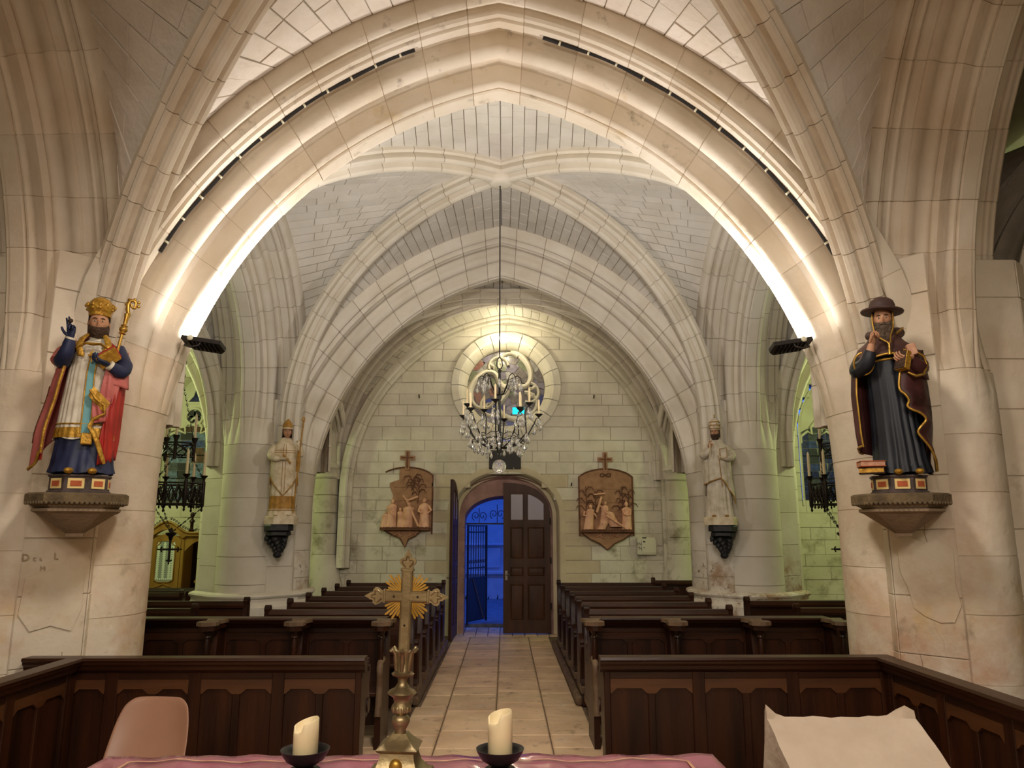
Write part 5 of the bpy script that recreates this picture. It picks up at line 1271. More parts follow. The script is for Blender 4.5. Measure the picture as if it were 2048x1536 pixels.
def head_mesh(R=(.062, .075, .092), nose=.017):
    rows = []; N, Mm = 40, 26
    for j in range(Mm + 1):
        v = pi * j / Mm; row = []
        for i in range(N):
            a = 2 * pi * i / N; aa = (a + pi) % (2 * pi) - pi     # 0 = front
            z = -cos(v); s = sin(v)
            jaw = 1 - .22 * max(0, -z - .1) ** 1.0 * 1.0
            x, y = R[0] * s * sin(a) * jaw, -R[1] * s * cos(a)
            g = lambda ca, cz, wa, wz: math.exp(-((aa - ca) / wa) ** 2 - ((z - cz) / wz) ** 2)
            d = nose * (g(0, -.20, .14, .16) * 1.15 + g(0, -.02, .10, .20) * .6)      # nose and bridge
            d += .006 * g(0, .20, .75, .09)                                           # brow
            d -= .011 * (g(.38, .04, .17, .10) + g(-.38, .04, .17, .10))              # eye sockets
            d += .005 * (g(.62, -.22, .25, .18) + g(-.62, -.22, .25, .18))            # cheek bones
            d += .006 * g(0, -.50, .26, .05) - .005 * g(0, -.56, .28, .03) + .006 * g(0, -.62, .24, .05)   # lips
            d += .009 * g(0, -.83, .38, .12)                                          # chin
            if abs(z) < .999: x += d * sin(a); y -= d * cos(a)
            row.append((x, y, R[2] * z))
        rows.append(row)
    return MB().grid(rows, True)
def make_head(t, loc, rz=0, skin=None, tilt=0, sc=1, eyes=True):
    skin = skin or M_skin
    M = Matrix.Translation(loc) @ Matrix.Rotation(rz, 4, 'Z') @ Matrix.Rotation(tilt, 4, 'X') @ Matrix.Scale(sc, 4)
    h = obj('head', head_mesh().xf(M), skin, t, 70)
    for s in (-1, 1):
        obj('ear', MB().ball((s * .062, .006, -.002), (.010, .018, .024), 10, 8).xf(M), skin, h, 70)
        if eyes:
            obj('eye', MB().ball((s * .0235, -.0645, .004), (.0105, .006, .0058), 10, 8).xf(M), M_ivory, h, 70)
            obj('pupil', MB().ball((s * .0235, -.0700, .004), (.0046, .002, .0046), 8, 6).xf(M), M_iron, h, 70)
            obj('eyebrow', MB().tube([(s * .010, -.075, .018), (s * .024, -.0755, .0225), (s * .038, -.066, .018)], [.0025, .0035, .002], 6).xf(M), M_hair, h, 70)
    obj('mouth', MB().tube([(-.017, -.0715, -.0508), (0, -.0775, -.0495), (.017, -.0715, -.0508)], [.001, .0022, .001], 6).xf(M), M_cape2 if eyes else skin, h, 70)
    return h, M
def hand_mesh(curl=(.5, .6, .6, .7), thumb=.5, sc=1.0, side=1, spread=.12):
    # palm in local x (width) / z (towards the fingers), back of the hand to -y; fingers bend towards +y
    mb = MB(); rows = []
    for z, w, th in ((0, .020, .013), (.02, .027, .015), (.045, .033, .015), (.07, .035, .013), (.084, .033, .010)):
        rows.append([(w * cos(2 * pi * k / 14) * (abs(cos(2 * pi * k / 14)) ** -.25 if abs(cos(2 * pi * k / 14)) > .1 else 1), th * sin(2 * pi * k / 14), z) for k in range(14)])
    mb.grid(rows, True, True, True)
    for i, (L, r) in enumerate(((.068, .0082), (.077, .0085), (.072, .0082), (.056, .0072))):
        x = side * (-.026 + .0175 * i); c = curl[i] if isinstance(curl, (list, tuple)) else curl
        d = side * (i - 1.5) * spread; p = Vector((x, 0, .076)); pts = [p]; rr = [r * 1.05]; ang = 0
        for q, (seg, bend) in enumerate(((.42, .75), (.32, 1.0), (.26, .7))):
            ang += c * bend * 1.25; v = Vector((sin(d) * cos(ang), sin(ang), cos(ang) * cos(d)))
            p = p + v * L * seg * .5; pts.append(p); p = p + v * L * seg * .5; pts.append(p); rr += [r * (1.0 - .06 * q), r * (.98 - .10 * q)]
        mb.tube(pts + [pts[-1] + (pts[-1] - pts[-2]).normalized() * .004], rr + [r * .4], 8)
    p = Vector((-side * .024, .002, .022)); pts = [p]; rr = [.011]
    for q, (seg, o_) in enumerate(((.026, .9), (.024, .55), (.020, .25))):
        v = Vector((-side * sin(o_ * (1 - thumb * .35)), thumb * .55 + .12 * q * thumb, cos(o_))).normalized(); p = p + v * seg; pts.append(p); rr.append((.0105, .0095, .0075)[q])
    mb.tube(pts + [pts[-1] + v * .004], rr + [.004], 8)
    return mb.xf(Matrix.Scale(sc, 4))
def frame(p, zdir, ydir):
    z = Vector(zdir).normalized(); y = Vector(ydir); y = (y - z * y.dot(z)).normalized(); x = y.cross(z)
    return Matrix(((x.x, y.x, z.x, p[0]), (x.y, y.y, z.y, p[1]), (x.z, y.z, z.z, p[2]), (0, 0, 0, 1)))
def make_hand(t, p, zdir, ydir, m, name='hand', **k): return obj(name, hand_mesh(**k).xf(frame(p, zdir, ydir)), m, t, 70)
def sleeve(t, pts, r, m, name='sleeve', n=18, seed=1):
    # tapered sleeve with folds gathering across the bend
    rnd = random.Random(seed); P_ = [Vector(p) for p in pts]; mb = MB(); out = []; rr = []
    for i in range(len(P_) - 1):
        for k in range(5): out.append(P_[i].lerp(P_[i + 1], k / 5)); rr.append((r[i] + (r[i + 1] - r[i]) * k / 5) * (1 + .07 * sin(3.1 * (i * 5 + k)) + rnd.uniform(-.03, .03)))
    out.append(P_[-1]); rr.append(r[-1]); 
    for _ in range(2): out = [out[0]] + [(out[i - 1] + out[i] * 2 + out[i + 1]) / 4 for i in range(1, len(out) - 1)] + [out[-1]]
    return obj(name, mb.tube(out, rr, n), m, t, 70)
def octagon_pedestal(t, R=.235, h=.13, rz=pi / 8, ry=.8):
    pr = [(R * 1.06, 0), (R * 1.06, .012), (R, .02), (R, h - .018), (R * 1.05, h - .012), (R * 1.05, h), (0, h)]
    p = obj('pedestal', MB().lathe([(0, 0)] + pr, 8, sy=ry, ph=rz), M_slate, t, 25)
    for k in range(8):
        a0, a1 = rz + 2 * pi * k / 8, rz + 2 * pi * (k + 1) / 8
        A, B = Vector((R * cos(a0), R * ry * sin(a0), 0)), Vector((R * cos(a1), R * ry * sin(a1), 0)); n = Vector(((B - A).y, -(B - A).x, 0)).normalized()
        if (A + B).dot(n) < 0: n = -n
        if n.y > .5: continue
        for i, z0, z1, m, o_, nm in ((.16, .030, h - .026, M_panel_y, .004, 'cream_panel'), (.27, .046, h - .042, M_panel_r, .008, 'red_panel')):
            c0, c1 = A.lerp(B, i), A.lerp(B, 1 - i)
            obj(nm, MB().add([tuple(c + n * w + Vector((0, 0, z))) for w in (-.003, o_) for c, z in ((c0, z0), (c1, z0), (c1, z1), (c0, z1))], [(0, 1, 2, 3), (4, 5, 6, 7), (0, 1, 5, 4), (1, 2, 6, 5), (2, 3, 7, 6), (3, 0, 4, 7)]), m, p, 0)
    return p
def corbel(label, loc, rz):
    t = root('corbel', label, 'corbel', loc, rz)
    def ring(w, dpt, z, back=.42): return [(-w, back, z), (-w, .0 - dpt * .35, z), (-w * .62, -dpt, z), (w * .62, -dpt, z), (w, -dpt * .35, z), (w, back, z)]
    obj('shelf', MB().grid([ring(.32, .27, z) if k else ring(.30, .25, z) for k, z in ((0, -.075), (1, -.065), (1, -.012), (0, 0))], True, True, True), M_corbel_dark, t, 25)
    mb = MB(); pts = ring(.315, .265, -.07)
    for a, b in zip(pts[1:-2], pts[2:-1]):
        L = (Vector(a) - Vector(b)).length; n = max(2, int(L / .028))
        for k in range(n): mb.ball(lerp(a, b, (k + .5) / n), (.013, .013, .014), 8, 5)
    obj('carved_edge', mb, M_corbel_dark, t, 60)
    obj('moulding', MB().grid([ring(w, d, z) for w, d, z in ((.255, .21, -.135), (.275, .23, -.125), (.275, .23, -.108), (.25, .205, -.104), (.27, .22, -.092), (.27, .22, -.072))], True, True, True), M_corbel, t, 25)
    obj('console', MB().grid([ring(w, d, z) for w, d, z in ((.045, -.02, -.30), (.055, -.01, -.298), (.055, -.01, -.275), (.06, .0, -.272), (.25, .20, -.135))], True, True, True), M_corbel, t, 20)
    return t
ZS = 2.19                                            # top of the two big corbels
PLc, PRc = (-2.965, 5.44), (2.93, 5.44)
corbel('grey stone corbel with carved rim holding the painted bishop', (PLc[0], PLc[1], ZS), radians(28))
corbel('grey stone corbel with carved rim holding the hatted bearded statue', (PRc[0], PRc[1], ZS), radians(-28))

# ---- painted bishop, left
t = root('bishop_statue', 'painted wooden statue of a bishop in gold mitre and rose cope, hand raised', 'statue', (PLc[0], PLc[1], ZS + .002), radians(20)); t.scale = (.97, .97, 1.035)
octagon_pedestal(t, R=.205, h=.124)
D = Drape([(.13, .215, .17, .0, 0), (.20, .20, .15, 0, 0), (.35, .185, .135, 0, 0), (.6, .17, .12, 0, 0)], .26, 14, 3, .7)
obj('blue_robe', D.grid(0, 2 * pi, .13, .60, edge=lambda a: .13 + .012 * abs(sin(3 * a))), M_blue, t, 70)
for s in (-1, 1): obj('shoe', MB().ball((s * .075 + .02, -.165, .148), (.032, .06, .022), 12, 8), M_gold, t, 70)
D2 = Drape([(.36, .205, .155, 0, 0), (.55, .185, .14, 0, 0), (.80, .160, .125, 0, 0), (.95, .155, .115, .01, 0), (1.04, .12, .095, .01, .005), (1.10, .055, .05, .01, .01)], .20, 24, 5, .3)
obj('white_alb', D2.grid(0, 2 * pi, .36, 1.10, 120, 30, edge=lambda a: .37 + .01 * sin(5 * a)), M_white, t, 70)
obj('gold_hem', D2.grid(-1.9, 1.3, .375, .445, 48, 4, off=.004), M_gold, t, 70)
obj('hem_line', MB().tube(D2.line([(-1.9 + 3.2 * k / 40, .470) for k in range(41)], .004), .005, 6), M_gold, t, 70)
rows = [[D2.P(a, z, .008) for a in (.06 + .1 * (.9 - z) + w for w in (-.14, -.07, 0, .07, .14))] for z in [.40 + .58 * k / 20 for k in range(21)]]
st = obj('teal_stole', MB().grid(rows), M_teal, t, 70)
for w in (-.15, .15): obj('stole_border', MB().tube([D2.P(.06 + .1 * (.9 - z) + w, z, .009) for z in [.40 + .58 * k / 20 for k in range(21)]], .005, 6), M_gold, st, 70)
obj('stole_end', MB().cbox(.0, .075, -.185, -.165, .325, .405, .006), M_gold, st, 0)
# rose cope over both shoulders, long on the bishop's right, gathered over his left arm
D3 = Drape([(.16, .27, .16, -.07, .04), (.40, .275, .17, -.055, .03), (.70, .25, .165, -.02, .02), (.90, .235, .16, 0, .01), (1.02, .195, .135, .0, .01), (1.09, .10, .085, .005, .01), (1.12, .07, .065, .01, .01)], .17, 11, 8, .35)
ed = lambda a: .40 - .16 * max(0, min(1, (a + 2.0) / 1.0)) if a < -1 else .24
shell(obj('rose_cope', D3.grid(-pi, -.72, .2, 1.12, 44, 28, edge=lambda a: .30 + .14 * sin((a + .72) * 2.2) if a < -.9 else .26), M_pink, t, 70))
shell(obj('cope_back', D3.grid(1.0, pi, .2, 1.12, 34, 28, edge=lambda a: .24), M_red, t, 70))
obj('cope_lining', D3.grid(-1.9, -.74, .2, 1.0, 20, 18, off=-.014, edge=lambda a: .22), M_red, t, 70)
rows = [[D3.P(a, z, .006) for a in (-1.62 + .1 * w for w in range(3))] for z in [.34 + .40 * k / 14 for k in range(15)]]
obj('gold_border', MB().grid(rows), M_gold, t, 70)
obj('gold_border', MB().tube([D3.P(-.74, z, .004) for z in [.27 + .8 * k / 24 for k in range(25)]], .011, 7), M_gold, t, 70)
obj('gold_border', MB().tube([D3.P(-pi + (pi - .74) * k / 30, .30 + .14 * sin((-pi + (pi - .74) * k / 30 + .72) * 2.2), .002) for k in range(14, 31)], .010, 7), M_gold, t, 70)
# fold of the cope carried by the left forearm: pink above, gold border in zigzag, red lining below
def quadgrid(c, n=14, m=14, bulge=.03, ripple=.010, fr=4):
    a, b, e, d = [Vector(p) for p in c]; rows = []
    for j in range(m + 1):
        row = []
        for i in range(n + 1):
            u, v = i / n, j / m; p = a.lerp(b, u).lerp(d.lerp(e, u), v)
            p = p + Vector((0, -bulge * sin(pi * u) * (.4 + .6 * sin(pi * v)) - ripple * sin(fr * pi * (u + .35 * v)), 0)); row.append(p)
        rows.append(row)
    return MB().grid(rows)
shell(obj('cope_fold', quadgrid([(.075, -.145, .56), (.19, -.10, .63), (.235, -.05, .90), (.12, -.155, .86)][0:2] + [(.235, -.06, .90), (.115, -.16, .87)], ripple=.008), M_pink, t, 70), .010)
shell(obj('cope_fold', quadgrid([(.06, -.17, .47), (.15, -.14, .49), (.17, -.13, .66), (.05, -.175, .66)], ripple=.010), M_pink, t, 70), .010)
shell(obj('red_fold', quadgrid([(.115, -.15, .19), (.20, -.03, .22), (.225, -.03, .84), (.135, -.14, .58)], ripple=.012, fr=5, bulge=.035), M_red, t, 70), .010)
obj('gold_border', quadgrid([(.02, -.185, .66), (.13, -.175, .55), (.165, -.16, .62), (.05, -.18, .73)], 10, 6, .03, .010, 3), M_gold, t, 70)
zz = [(.03, -.19, .70), (.075, -.20, .64), (.13, -.185, .60), (.14, -.18, .54), (.07, -.19, .50), (.05, -.185, .45), (.085, -.185, .40), (.115, -.175, .33), (.14, -.165, .26), (.165, -.15, .20)]
obj('gold_border', MB().tube(zz, [.014, .018, .018, .012, .018, .02, .022, .022, .02, .014], 8, flat=.6), M_gold, t, 70)
# collar and orphrey
for s in (-1, 1):
    obj('gold_orphrey', MB().tube([(.01 + s * .05, -.04, 1.13), (.01 + s * .085, -.09, 1.08), (.01 + s * .10, -.125, 1.02), (.01 + s * .075, -.15, .955), (.01 + s * .05, -.155, .945)], [.02, .026, .026, .024, .01], 8, flat=.5), M_gold, t, 70)
obj('gold_orphrey', MB().tube([(-.10, -.14, 1.0), (-.04, -.155, 1.035), (.01, -.158, 1.03), (.06, -.155, 1.035), (.12, -.13, 1.0)], [.012, .018, .022, .018, .012], 8, flat=.5), M_gold, t, 70)
obj('collar', MB().lathe([(.062, 1.075), (.056, 1.10), (.048, 1.115), (.04, 1.12)], 18, (.012, -.008, 0)), M_white, t, 70)
obj('pectoral_cross', MB().cbox(.006, .018, -.162, -.150, .90, .985, .002).cbox(-.016, .040, -.162, -.150, .945, .957, .002), M_gold, t, 0)
hd, HM = make_head(t, (.015, -.03, 1.208), radians(6), sc=1.10)
bd = MB(); rnd = random.Random(4); rows = []
for j in range(11):
    v = j / 10; row = []
    for i in range(25):
        a = -1.5 + 3.0 * i / 24; z = -.036 - .056 * v - .012 * (1 - abs(a) / 1.5) * v; rr_ = 1.07 - .34 * v ** 2.2 + rnd.uniform(-.02, .02)
        if v == 0: z += .04 * (abs(a) / 1.5) ** 3; rr_ = 1.0
        if v < .22 and abs(a) < .32: rr_ *= .93
        row.append((.061 * rr_ * sin(a), -.077 * rr_ * cos(a), z))
    rows.append(row)
obj('beard', MB().grid(rows).xf(HM), M_hair, hd, 70)
obj('hair', Drape([(-.07, .066, .06, 0, .018), (0, .069, .068, 0, .014), (.05, .068, .072, 0, .008)], .06, 16, 2, 1).grid(1.15, 2 * pi - 1.15, -.065, .05, 40, 6).xf(HM), M_hair, hd, 70)
c = obj('gold_mitre', MB().lathe([(.0, .045), (.068, .045), (.072, .052), (.070, .062), (.073, .07), (.086, .098), (.089, .112), (.080, .116), (.075, .122), (.069, .142), (.052, .162), (.026, .175), (0, .178)], 28, sy=1.05).xf(HM), M_gold, hd, 50)
for k in range(11): a = 2 * pi * k / 11; obj('mitre_boss', MB().ball((.081 * sin(a), -.085 * cos(a), .092 + .012 * (k % 2)), (.011, .011, .011), 8, 6).xf(HM), M_gold, c, 70)
for k in range(12): a = 2 * pi * k / 12; obj('mitre_leaf', MB().tube([(.086 * sin(a), -.090 * cos(a), .108), (.090 * sin(a), -.094 * cos(a), .120), (.086 * sin(a), -.09 * cos(a), .130)], [.012, .010, .003], 6).xf(HM), M_gold, c, 70)
# blessing arm
sleeve(t, [(-.145, .0, 1.03), (-.20, -.07, .90), (-.155, -.155, .955), (-.135, -.175, 1.06)], [.055, .060, .052, .036], M_blue, 'right_sleeve', seed=2)
sleeve(t, [(-.13, .01, 1.06), (-.19, -.03, .97), (-.215, -.07, .90)], [.05, .066, .062], M_pink, 'cope_sleeve', seed=4)
obj('cuff', MB().tube([(-.137, -.176, 1.048), (-.134, -.178, 1.062)], .037, 14), M_white, t, 60)
make_hand(t, (-.134, -.178, 1.055), (-.05, -.1, 1), (-.35, -1, 0), M_blue, 'raised_hand', curl=(.10, .12, 1.0, 1.15), thumb=.6, sc=.98, side=-1, spread=.05)
obj('ring_stone', MB().ball((-.145, -.20, 1.175), (.018, .016, .016), 10, 8), M_hair, t, 70)
# arm with book and crozier
sleeve(t, [(.155, .0, 1.03), (.225, -.05, .90), (.205, -.12, .845), (.135, -.185, .885)], [.055, .060, .050, .034], M_blue, 'left_sleeve', seed=6)
shell(obj('cope_drape', quadgrid([(.12, -.15, .76), (.265, -.04, .74), (.235, .0, 1.02), (.16, -.09, .90)], bulge=.05, ripple=.008, fr=3), M_pink, t, 70), .012)
obj('cuff', MB().tube([(.150, -.175, .876), (.134, -.186, .886)], .036, 14), M_white, t, 60)
make_hand(t, (.138, -.183, .885), (-1, -.28, .25), (.0, .3, 1), M_blue, 'holding_hand', curl=(.35, .4, .45, .5), thumb=.4, sc=.98, side=1)
bk = obj('book', MB().cbox(-.075, .075, -.004, .0215, -.05, .05, .004).xf(Matrix.Translation((.125, -.175, .945)) @ Matrix.Rotation(radians(-35), 4, 'Y') @ Matrix.Rotation(radians(38), 4, 'X')), M_red, t, 0)
obj('book_pages', MB().cbox(-.078, .070, -.026, .006, -.053, .046, .003).xf(Matrix.Translation((.123, -.177, .944)) @ Matrix.Rotation(radians(-35), 4, 'Y') @ Matrix.Rotation(radians(38), 4, 'X')), M_gold, bk, 0)
cz0 = obj('crozier_staff', MB().tube([(.165, -.14, .94), (.195, -.12, 1.15)], .012, 10), M_gilt, t, 60)
v0 = Vector((.195, -.12, 1.15)); vd = Vector((.03, .02, .21)).normalized()
MK = frame(v0, vd, (0, 1, 0))
obj('crozier_knop', MB().lathe([(.012, -.03), (.026, -.02), (.018, -.008), (.030, .004), (.030, .018), (.020, .03), (.026, .04), (.014, .05), (.018, .10), (.024, .13), (.014, .14)], 14).xf(MK), M_gilt, cz0, 50)
pts = [(.0, 0, .12), (.02, 0, .16), (.03, 0, .20), (.022, 0, .235), (-.004, 0, .245), (-.026, 0, .23), (-.03, 0, .20), (-.014, 0, .185), (.0, 0, .195), (.002, 0, .208)]
obj('crozier_crook', MB().tube([(-x * .9 + .012, y, z) for x, y, z in pts], [.014, .016, .016, .015, .014, .012, .011, .010, .010, .012], 9).xf(MK), M_gilt, cz0, 60)
for k in range(7): p = pts[min(k + 1, 8)]; obj('crozier_leaf', MB().ball((-p[0] * 1.45 + .016, 0, p[2] + .006), (.013, .010, .013), 8, 6).xf(MK), M_gilt, cz0, 70)

# ---- bearded statue with the broad hat, right
t = root('hatted_statue', 'painted statue of a bearded man in broad brown hat and maroon cape holding a book', 'statue', (PRc[0], PRc[1], ZS + .002), radians(-18)); t.scale = (.96, .96, 1.045)
octagon_pedestal(t, R=.195, h=.124)
D = Drape([(.13, .195, .16, .035, 0), (.25, .175, .14, .03, 0), (.55, .155, .125, .015, 0), (.85, .150, .12, 0, 0), (.94, .145, .115, 0, 0), (1.05, .13, .10, 0, 0), (1.11, .06, .05, 0, .01)], .26, 15, 12, .3)
obj('black_habit', D.grid(0, 2 * pi, .13, 1.11, 90, 32, edge=lambda a: .13 + .014 * abs(sin(3 * a + 1))), M_black, t, 70)
obj('gold_belt', MB().tube(D.line([(-1.15 + 2.1 * k / 24, .925 + .02 * (k / 24)) for k in range(25)], .004), .008, 6, flat=1.2), M_gilt, t, 70)
for s in (-1, 1): obj('shoe', MB().ball((s * .07 + .05, -.165, .145), (.03, .05, .02), 12, 8), M_gold, t, 70)
D3 = Drape([(.18, .235, .15, .0, .05), (.45, .265, .17, 0, .04), (.70, .275, .18, 0, .03), (.90, .26, .175, 0, .015), (1.0, .225, .15, 0, .01), (1.08, .14, .105, 0, .01), (1.13, .085, .08, 0, .015)], .09, 9, 21, .4)
e1 = lambda a: .24 + .06 * sin(a * 2)
shell(obj('maroon_mantle', D3.grid(-pi, -1.05, .2, .95, 34, 26, edge=lambda a: .26 + .08 * (a + pi) / 2.1), M_cape2, t, 70))
shell(obj('maroon_mantle', D3.grid(.95, pi, .2, .95, 34, 26, edge=lambda a: .17), M_cape2, t, 70))
obj('gold_trim', MB().tube([D3.P(-1.05, z, .003) for z in [.33 + .62 * k / 20 for k in range(21)]], .008, 6), M_gilt, t, 70)
obj('gold_trim', MB().tube([D3.P(-2.2 + 1.15 * k / 14, .26 + .08 * (-2.2 + 1.15 * k / 14 + pi) / 2.1, .003) for k in range(15)], .008, 6), M_gilt, t, 70)
# front fold with waving gold hem
def wavefold(pts_in, pts_out, m, name):
    n = 40; rows = []
    def samp(P_, u):
        q = u * (len(P_) - 1); i = min(int(q), len(P_) - 2); f = q - i; return Vector(P_[i]).lerp(Vector(P_[i + 1]), f)
    for k in range(n + 1):
        u = k / n; a, b = samp(pts_in, u), samp(pts_out, u); rows.append([a.lerp(b, w / 6) + Vector((0, -.03 * sin(pi * w / 6) + .008 * sin(w * 2.3 + u * 7), 0)) for w in range(7)])
    return shell(obj(name, MB().grid(rows), m, t, 70), .010)
hem = [(.075, -.165, .90), (.045, -.18, .80), (.03, -.19, .70), (.07, -.205, .665), (.095, -.20, .62), (.07, -.195, .585), (.10, -.20, .56), (.165, -.19, .535), (.205, -.17, .49), (.15, -.185, .44), (.125, -.18, .405), (.16, -.175, .36), (.21, -.15, .30), (.245, -.11, .22), (.255, -.06, .15)]
out = [(.20, -.13, .92), (.22, -.10, .85), (.24, -.06, .75), (.25, -.04, .70), (.26, -.02, .65), (.265, 0, .6), (.265, .0, .56), (.265, .02, .5), (.265, .02, .46), (.26, .02, .42), (.255, .02, .38), (.25, .02, .34), (.255, .02, .28), (.26, .02, .2), (.26, .02, .15)]
wavefold(hem, out, M_cape2, 'mantle_fold')
sm = [Vector(p) for p in hem]
for _ in range(2): sm = [sm[0]] + [q for a, b in zip(sm, sm[1:]) for q in (a.lerp(b, .25), a.lerp(b, .75))] + [sm[-1]]
obj('gold_trim', MB().tube([p + Vector((0, -.006, 0)) for p in sm], .0095, 7), M_gilt, t, 70)
# shoulder cape
D4 = Drape([(.86, .255, .175, 0, .005), (.95, .245, .17, 0, .005), (1.03, .20, .14, 0, .008), (1.09, .13, .10, 0, .01), (1.15, .082, .078, 0, .012)], .05, 9, 30, .3)
capedge = lambda a: .965 - .10 * min(1, abs(a) / 1.3) ** 1.5
shell(obj('shoulder_cape', D4.grid(-pi, pi - 1e-3, .86, 1.15, 64, 14, edge=capedge), M_cape, t, 70))
obj('gold_trim', MB().tube([D4.P(-1.9 + 3.8 * k / 50, capedge(-1.9 + 3.8 * k / 50) + .002, .004) for k in range(51)], .009, 6), M_gilt, t, 70)
obj('hood', MB().tube([(-.085, -.04, 1.135), (-.10, .03, 1.14), (-.06, .09, 1.15), (.03, .10, 1.16), (.105, .06, 1.155), (.11, -.01, 1.14), (.085, -.05, 1.12)], [.022, .034, .04, .045, .045, .036, .022], 10), M_cape, t, 70)
obj('hood_trim', MB().tube([(.075, -.075, 1.125), (.115, -.035, 1.155), (.14, .02, 1.18), (.135, .06, 1.185)], .010, 7), M_gilt, t, 70)
hd, HM = make_head(t, (-.005, -.035, 1.240), radians(-10), tilt=radians(4), sc=1.08)
rnd = random.Random(8); rows = []
for j in range(15):
    v = j / 14; row = []
    for i in range(29):
        a = -1.85 + 3.7 * i / 28; z = -.028 - .118 * v - .018 * (1 - abs(a) / 1.85) * v + .05 * (abs(a) / 1.85) ** 3 * (1 - v); rr_ = 1.12 - .40 * v ** 2.0 + rnd.uniform(-.03, .03) + .05 * sin(a * 7 + v * 5)
        if v == 0: rr_ = .98
        if v < .20 and abs(a) < .3: rr_ *= .9
        row.append((.062 * rr_ * sin(a), -.080 * rr_ * cos(a), z))
    rows.append(row)
obj('beard', MB().grid(rows).xf(HM), M_beard, hd, 70)
obj('moustache', MB().tube([(-.042, -.062, -.050), (-.018, -.080, -.038), (0, -.084, -.036), (.018, -.080, -.038), (.042, -.062, -.050)], [.005, .009, .007, .009, .005], 8).xf(HM), M_beard, hd, 70)
obj('hair', Drape([(-.07, .066, .064, 0, .018), (0, .070, .070, 0, .012), (.05, .069, .073, 0, .006)], .06, 16, 2, 1).grid(1.2, 2 * pi - 1.2, -.06, .05, 40, 6).xf(HM), M_beard, hd, 70)
HB = HM @ Matrix.Translation((0, 0, .052)) @ Matrix.Rotation(radians(-5), 4, 'X') @ Matrix.Rotation(radians(4), 4, 'Y') @ Matrix.Scale(1.10, 4)
hat = obj('broad_hat', MB().lathe([(.0, .0), (.068, -.004), (.115, -.008), (.128, -.004), (.131, .002), (.128, .007), (.11, .006), (.085, .010), (.080, .018), (.080, .026), (.078, .045), (.068, .068), (.048, .082), (.022, .088), (0, .089)], 32, sy=1.0).xf(HB), M_hat, hd, 40)
obj('hat_band', MB().lathe([(.0805, .014), (.084, .016), (.084, .026), (.0805, .028)], 32).xf(HB), M_hat, hat, 40)
for s in (-1, 1): obj('hat_cord', MB().tube([HM @ Vector(p) for p in ((s * .066, -.03, .04), (s * .068, -.045, -.02), (s * .062, -.062, -.07), (s * .04, -.09, -.125))] + [Vector((.0 + s * .01, -.172, 1.045)), Vector((-.002, -.178, 1.03))], [.0065] * 6, 7), M_gilt, t, 70)
obj('tassel', MB().lathe([(.004, .06), (.009, .055), (.006, .045), (.010, .035), (.016, 0), (.0, -.002)], 10, (-.002, -.175, .955)), M_gilt, t, 60)
obj('cord', MB().tube([(-.002, -.178, 1.03), (-.002, -.180, 1.0)], .007, 6), M_gilt, t, 60)
sleeve(t, [(-.15, .0, 1.0), (-.235, -.07, .86), (-.165, -.17, .90), (-.135, -.19, .985)], [.056, .060, .054, .043], M_black, 'right_sleeve', seed=3)
obj('sleeve_trim', MB().tube([(-.185 + .07 * cos(a), -.155 - .03 * sin(a), .905 + .075 * sin(a)) for a in [pi * .55 + 1.5 * pi * k / 16 for k in range(17)]], .008, 6), M_gilt, t, 70)
obj('forearm', MB().tube([(-.148, -.185, .95), (-.125, -.20, 1.03)], [.034, .025], 12), M_skin, t, 70)
make_hand(t, (-.125, -.20, 1.025), (.25, -.12, 1), (.8, -.8, .0), M_skin, 'raised_hand', curl=(.95, 1.0, 1.05, 1.1), thumb=.9, sc=.98, side=-1, spread=.03)
sleeve(t, [(.15, .0, 1.0), (.225, -.06, .87), (.19, -.15, .855), (.125, -.195, .90)], [.055, .060, .054, .043], M_cape2, 'left_sleeve', seed=5)
shell(obj('mantle_sleeve', quadgrid([(.08, -.20, .815), (.27, -.06, .78), (.255, -.03, 1.0), (.10, -.16, .985)], bulge=.06, ripple=.010, fr=3), M_cape2, t, 70), .012)
obj('gold_trim', MB().tube([(.095, -.165, .985), (.17, -.185, .965), (.225, -.17, .93), (.245, -.15, .87), (.21, -.19, .80), (.15, -.225, .785), (.10, -.215, .815)], .009, 7), M_gilt, t, 70)
make_hand(t, (.145, -.215, .92), (-1, -.25, -.15), (.1, .6, 1), M_skin, 'holding_hand', curl=(.5, .55, .6, .65), thumb=.5, sc=1.0, side=1)
bk = obj('book', MB().cbox(-.03, .03, -.05, .05, -.065, .065, .004).xf(Matrix.Translation((.075, -.215, .895)) @ Matrix.Rotation(radians(35), 4, 'Z') @ Matrix.Rotation(radians(18), 4, 'Y')), M_hair, t, 0)
obj('book_pages', MB().cbox(-.024, .024, -.052, .046, -.067, .067, .003).xf(Matrix.Translation((.075, -.216, .895)) @ Matrix.Rotation(radians(35), 4, 'Z') @ Matrix.Rotation(radians(18), 4, 'Y')), M_gold, bk, 0)
obj('book_strap', MB().cbox(.0, .06, -.035, .02, -.006, .075, .004).xf(Matrix.Translation((.12, -.205, .93)) @ Matrix.Rotation(radians(-15), 4, 'Y')), M_stripe, bk, 0)
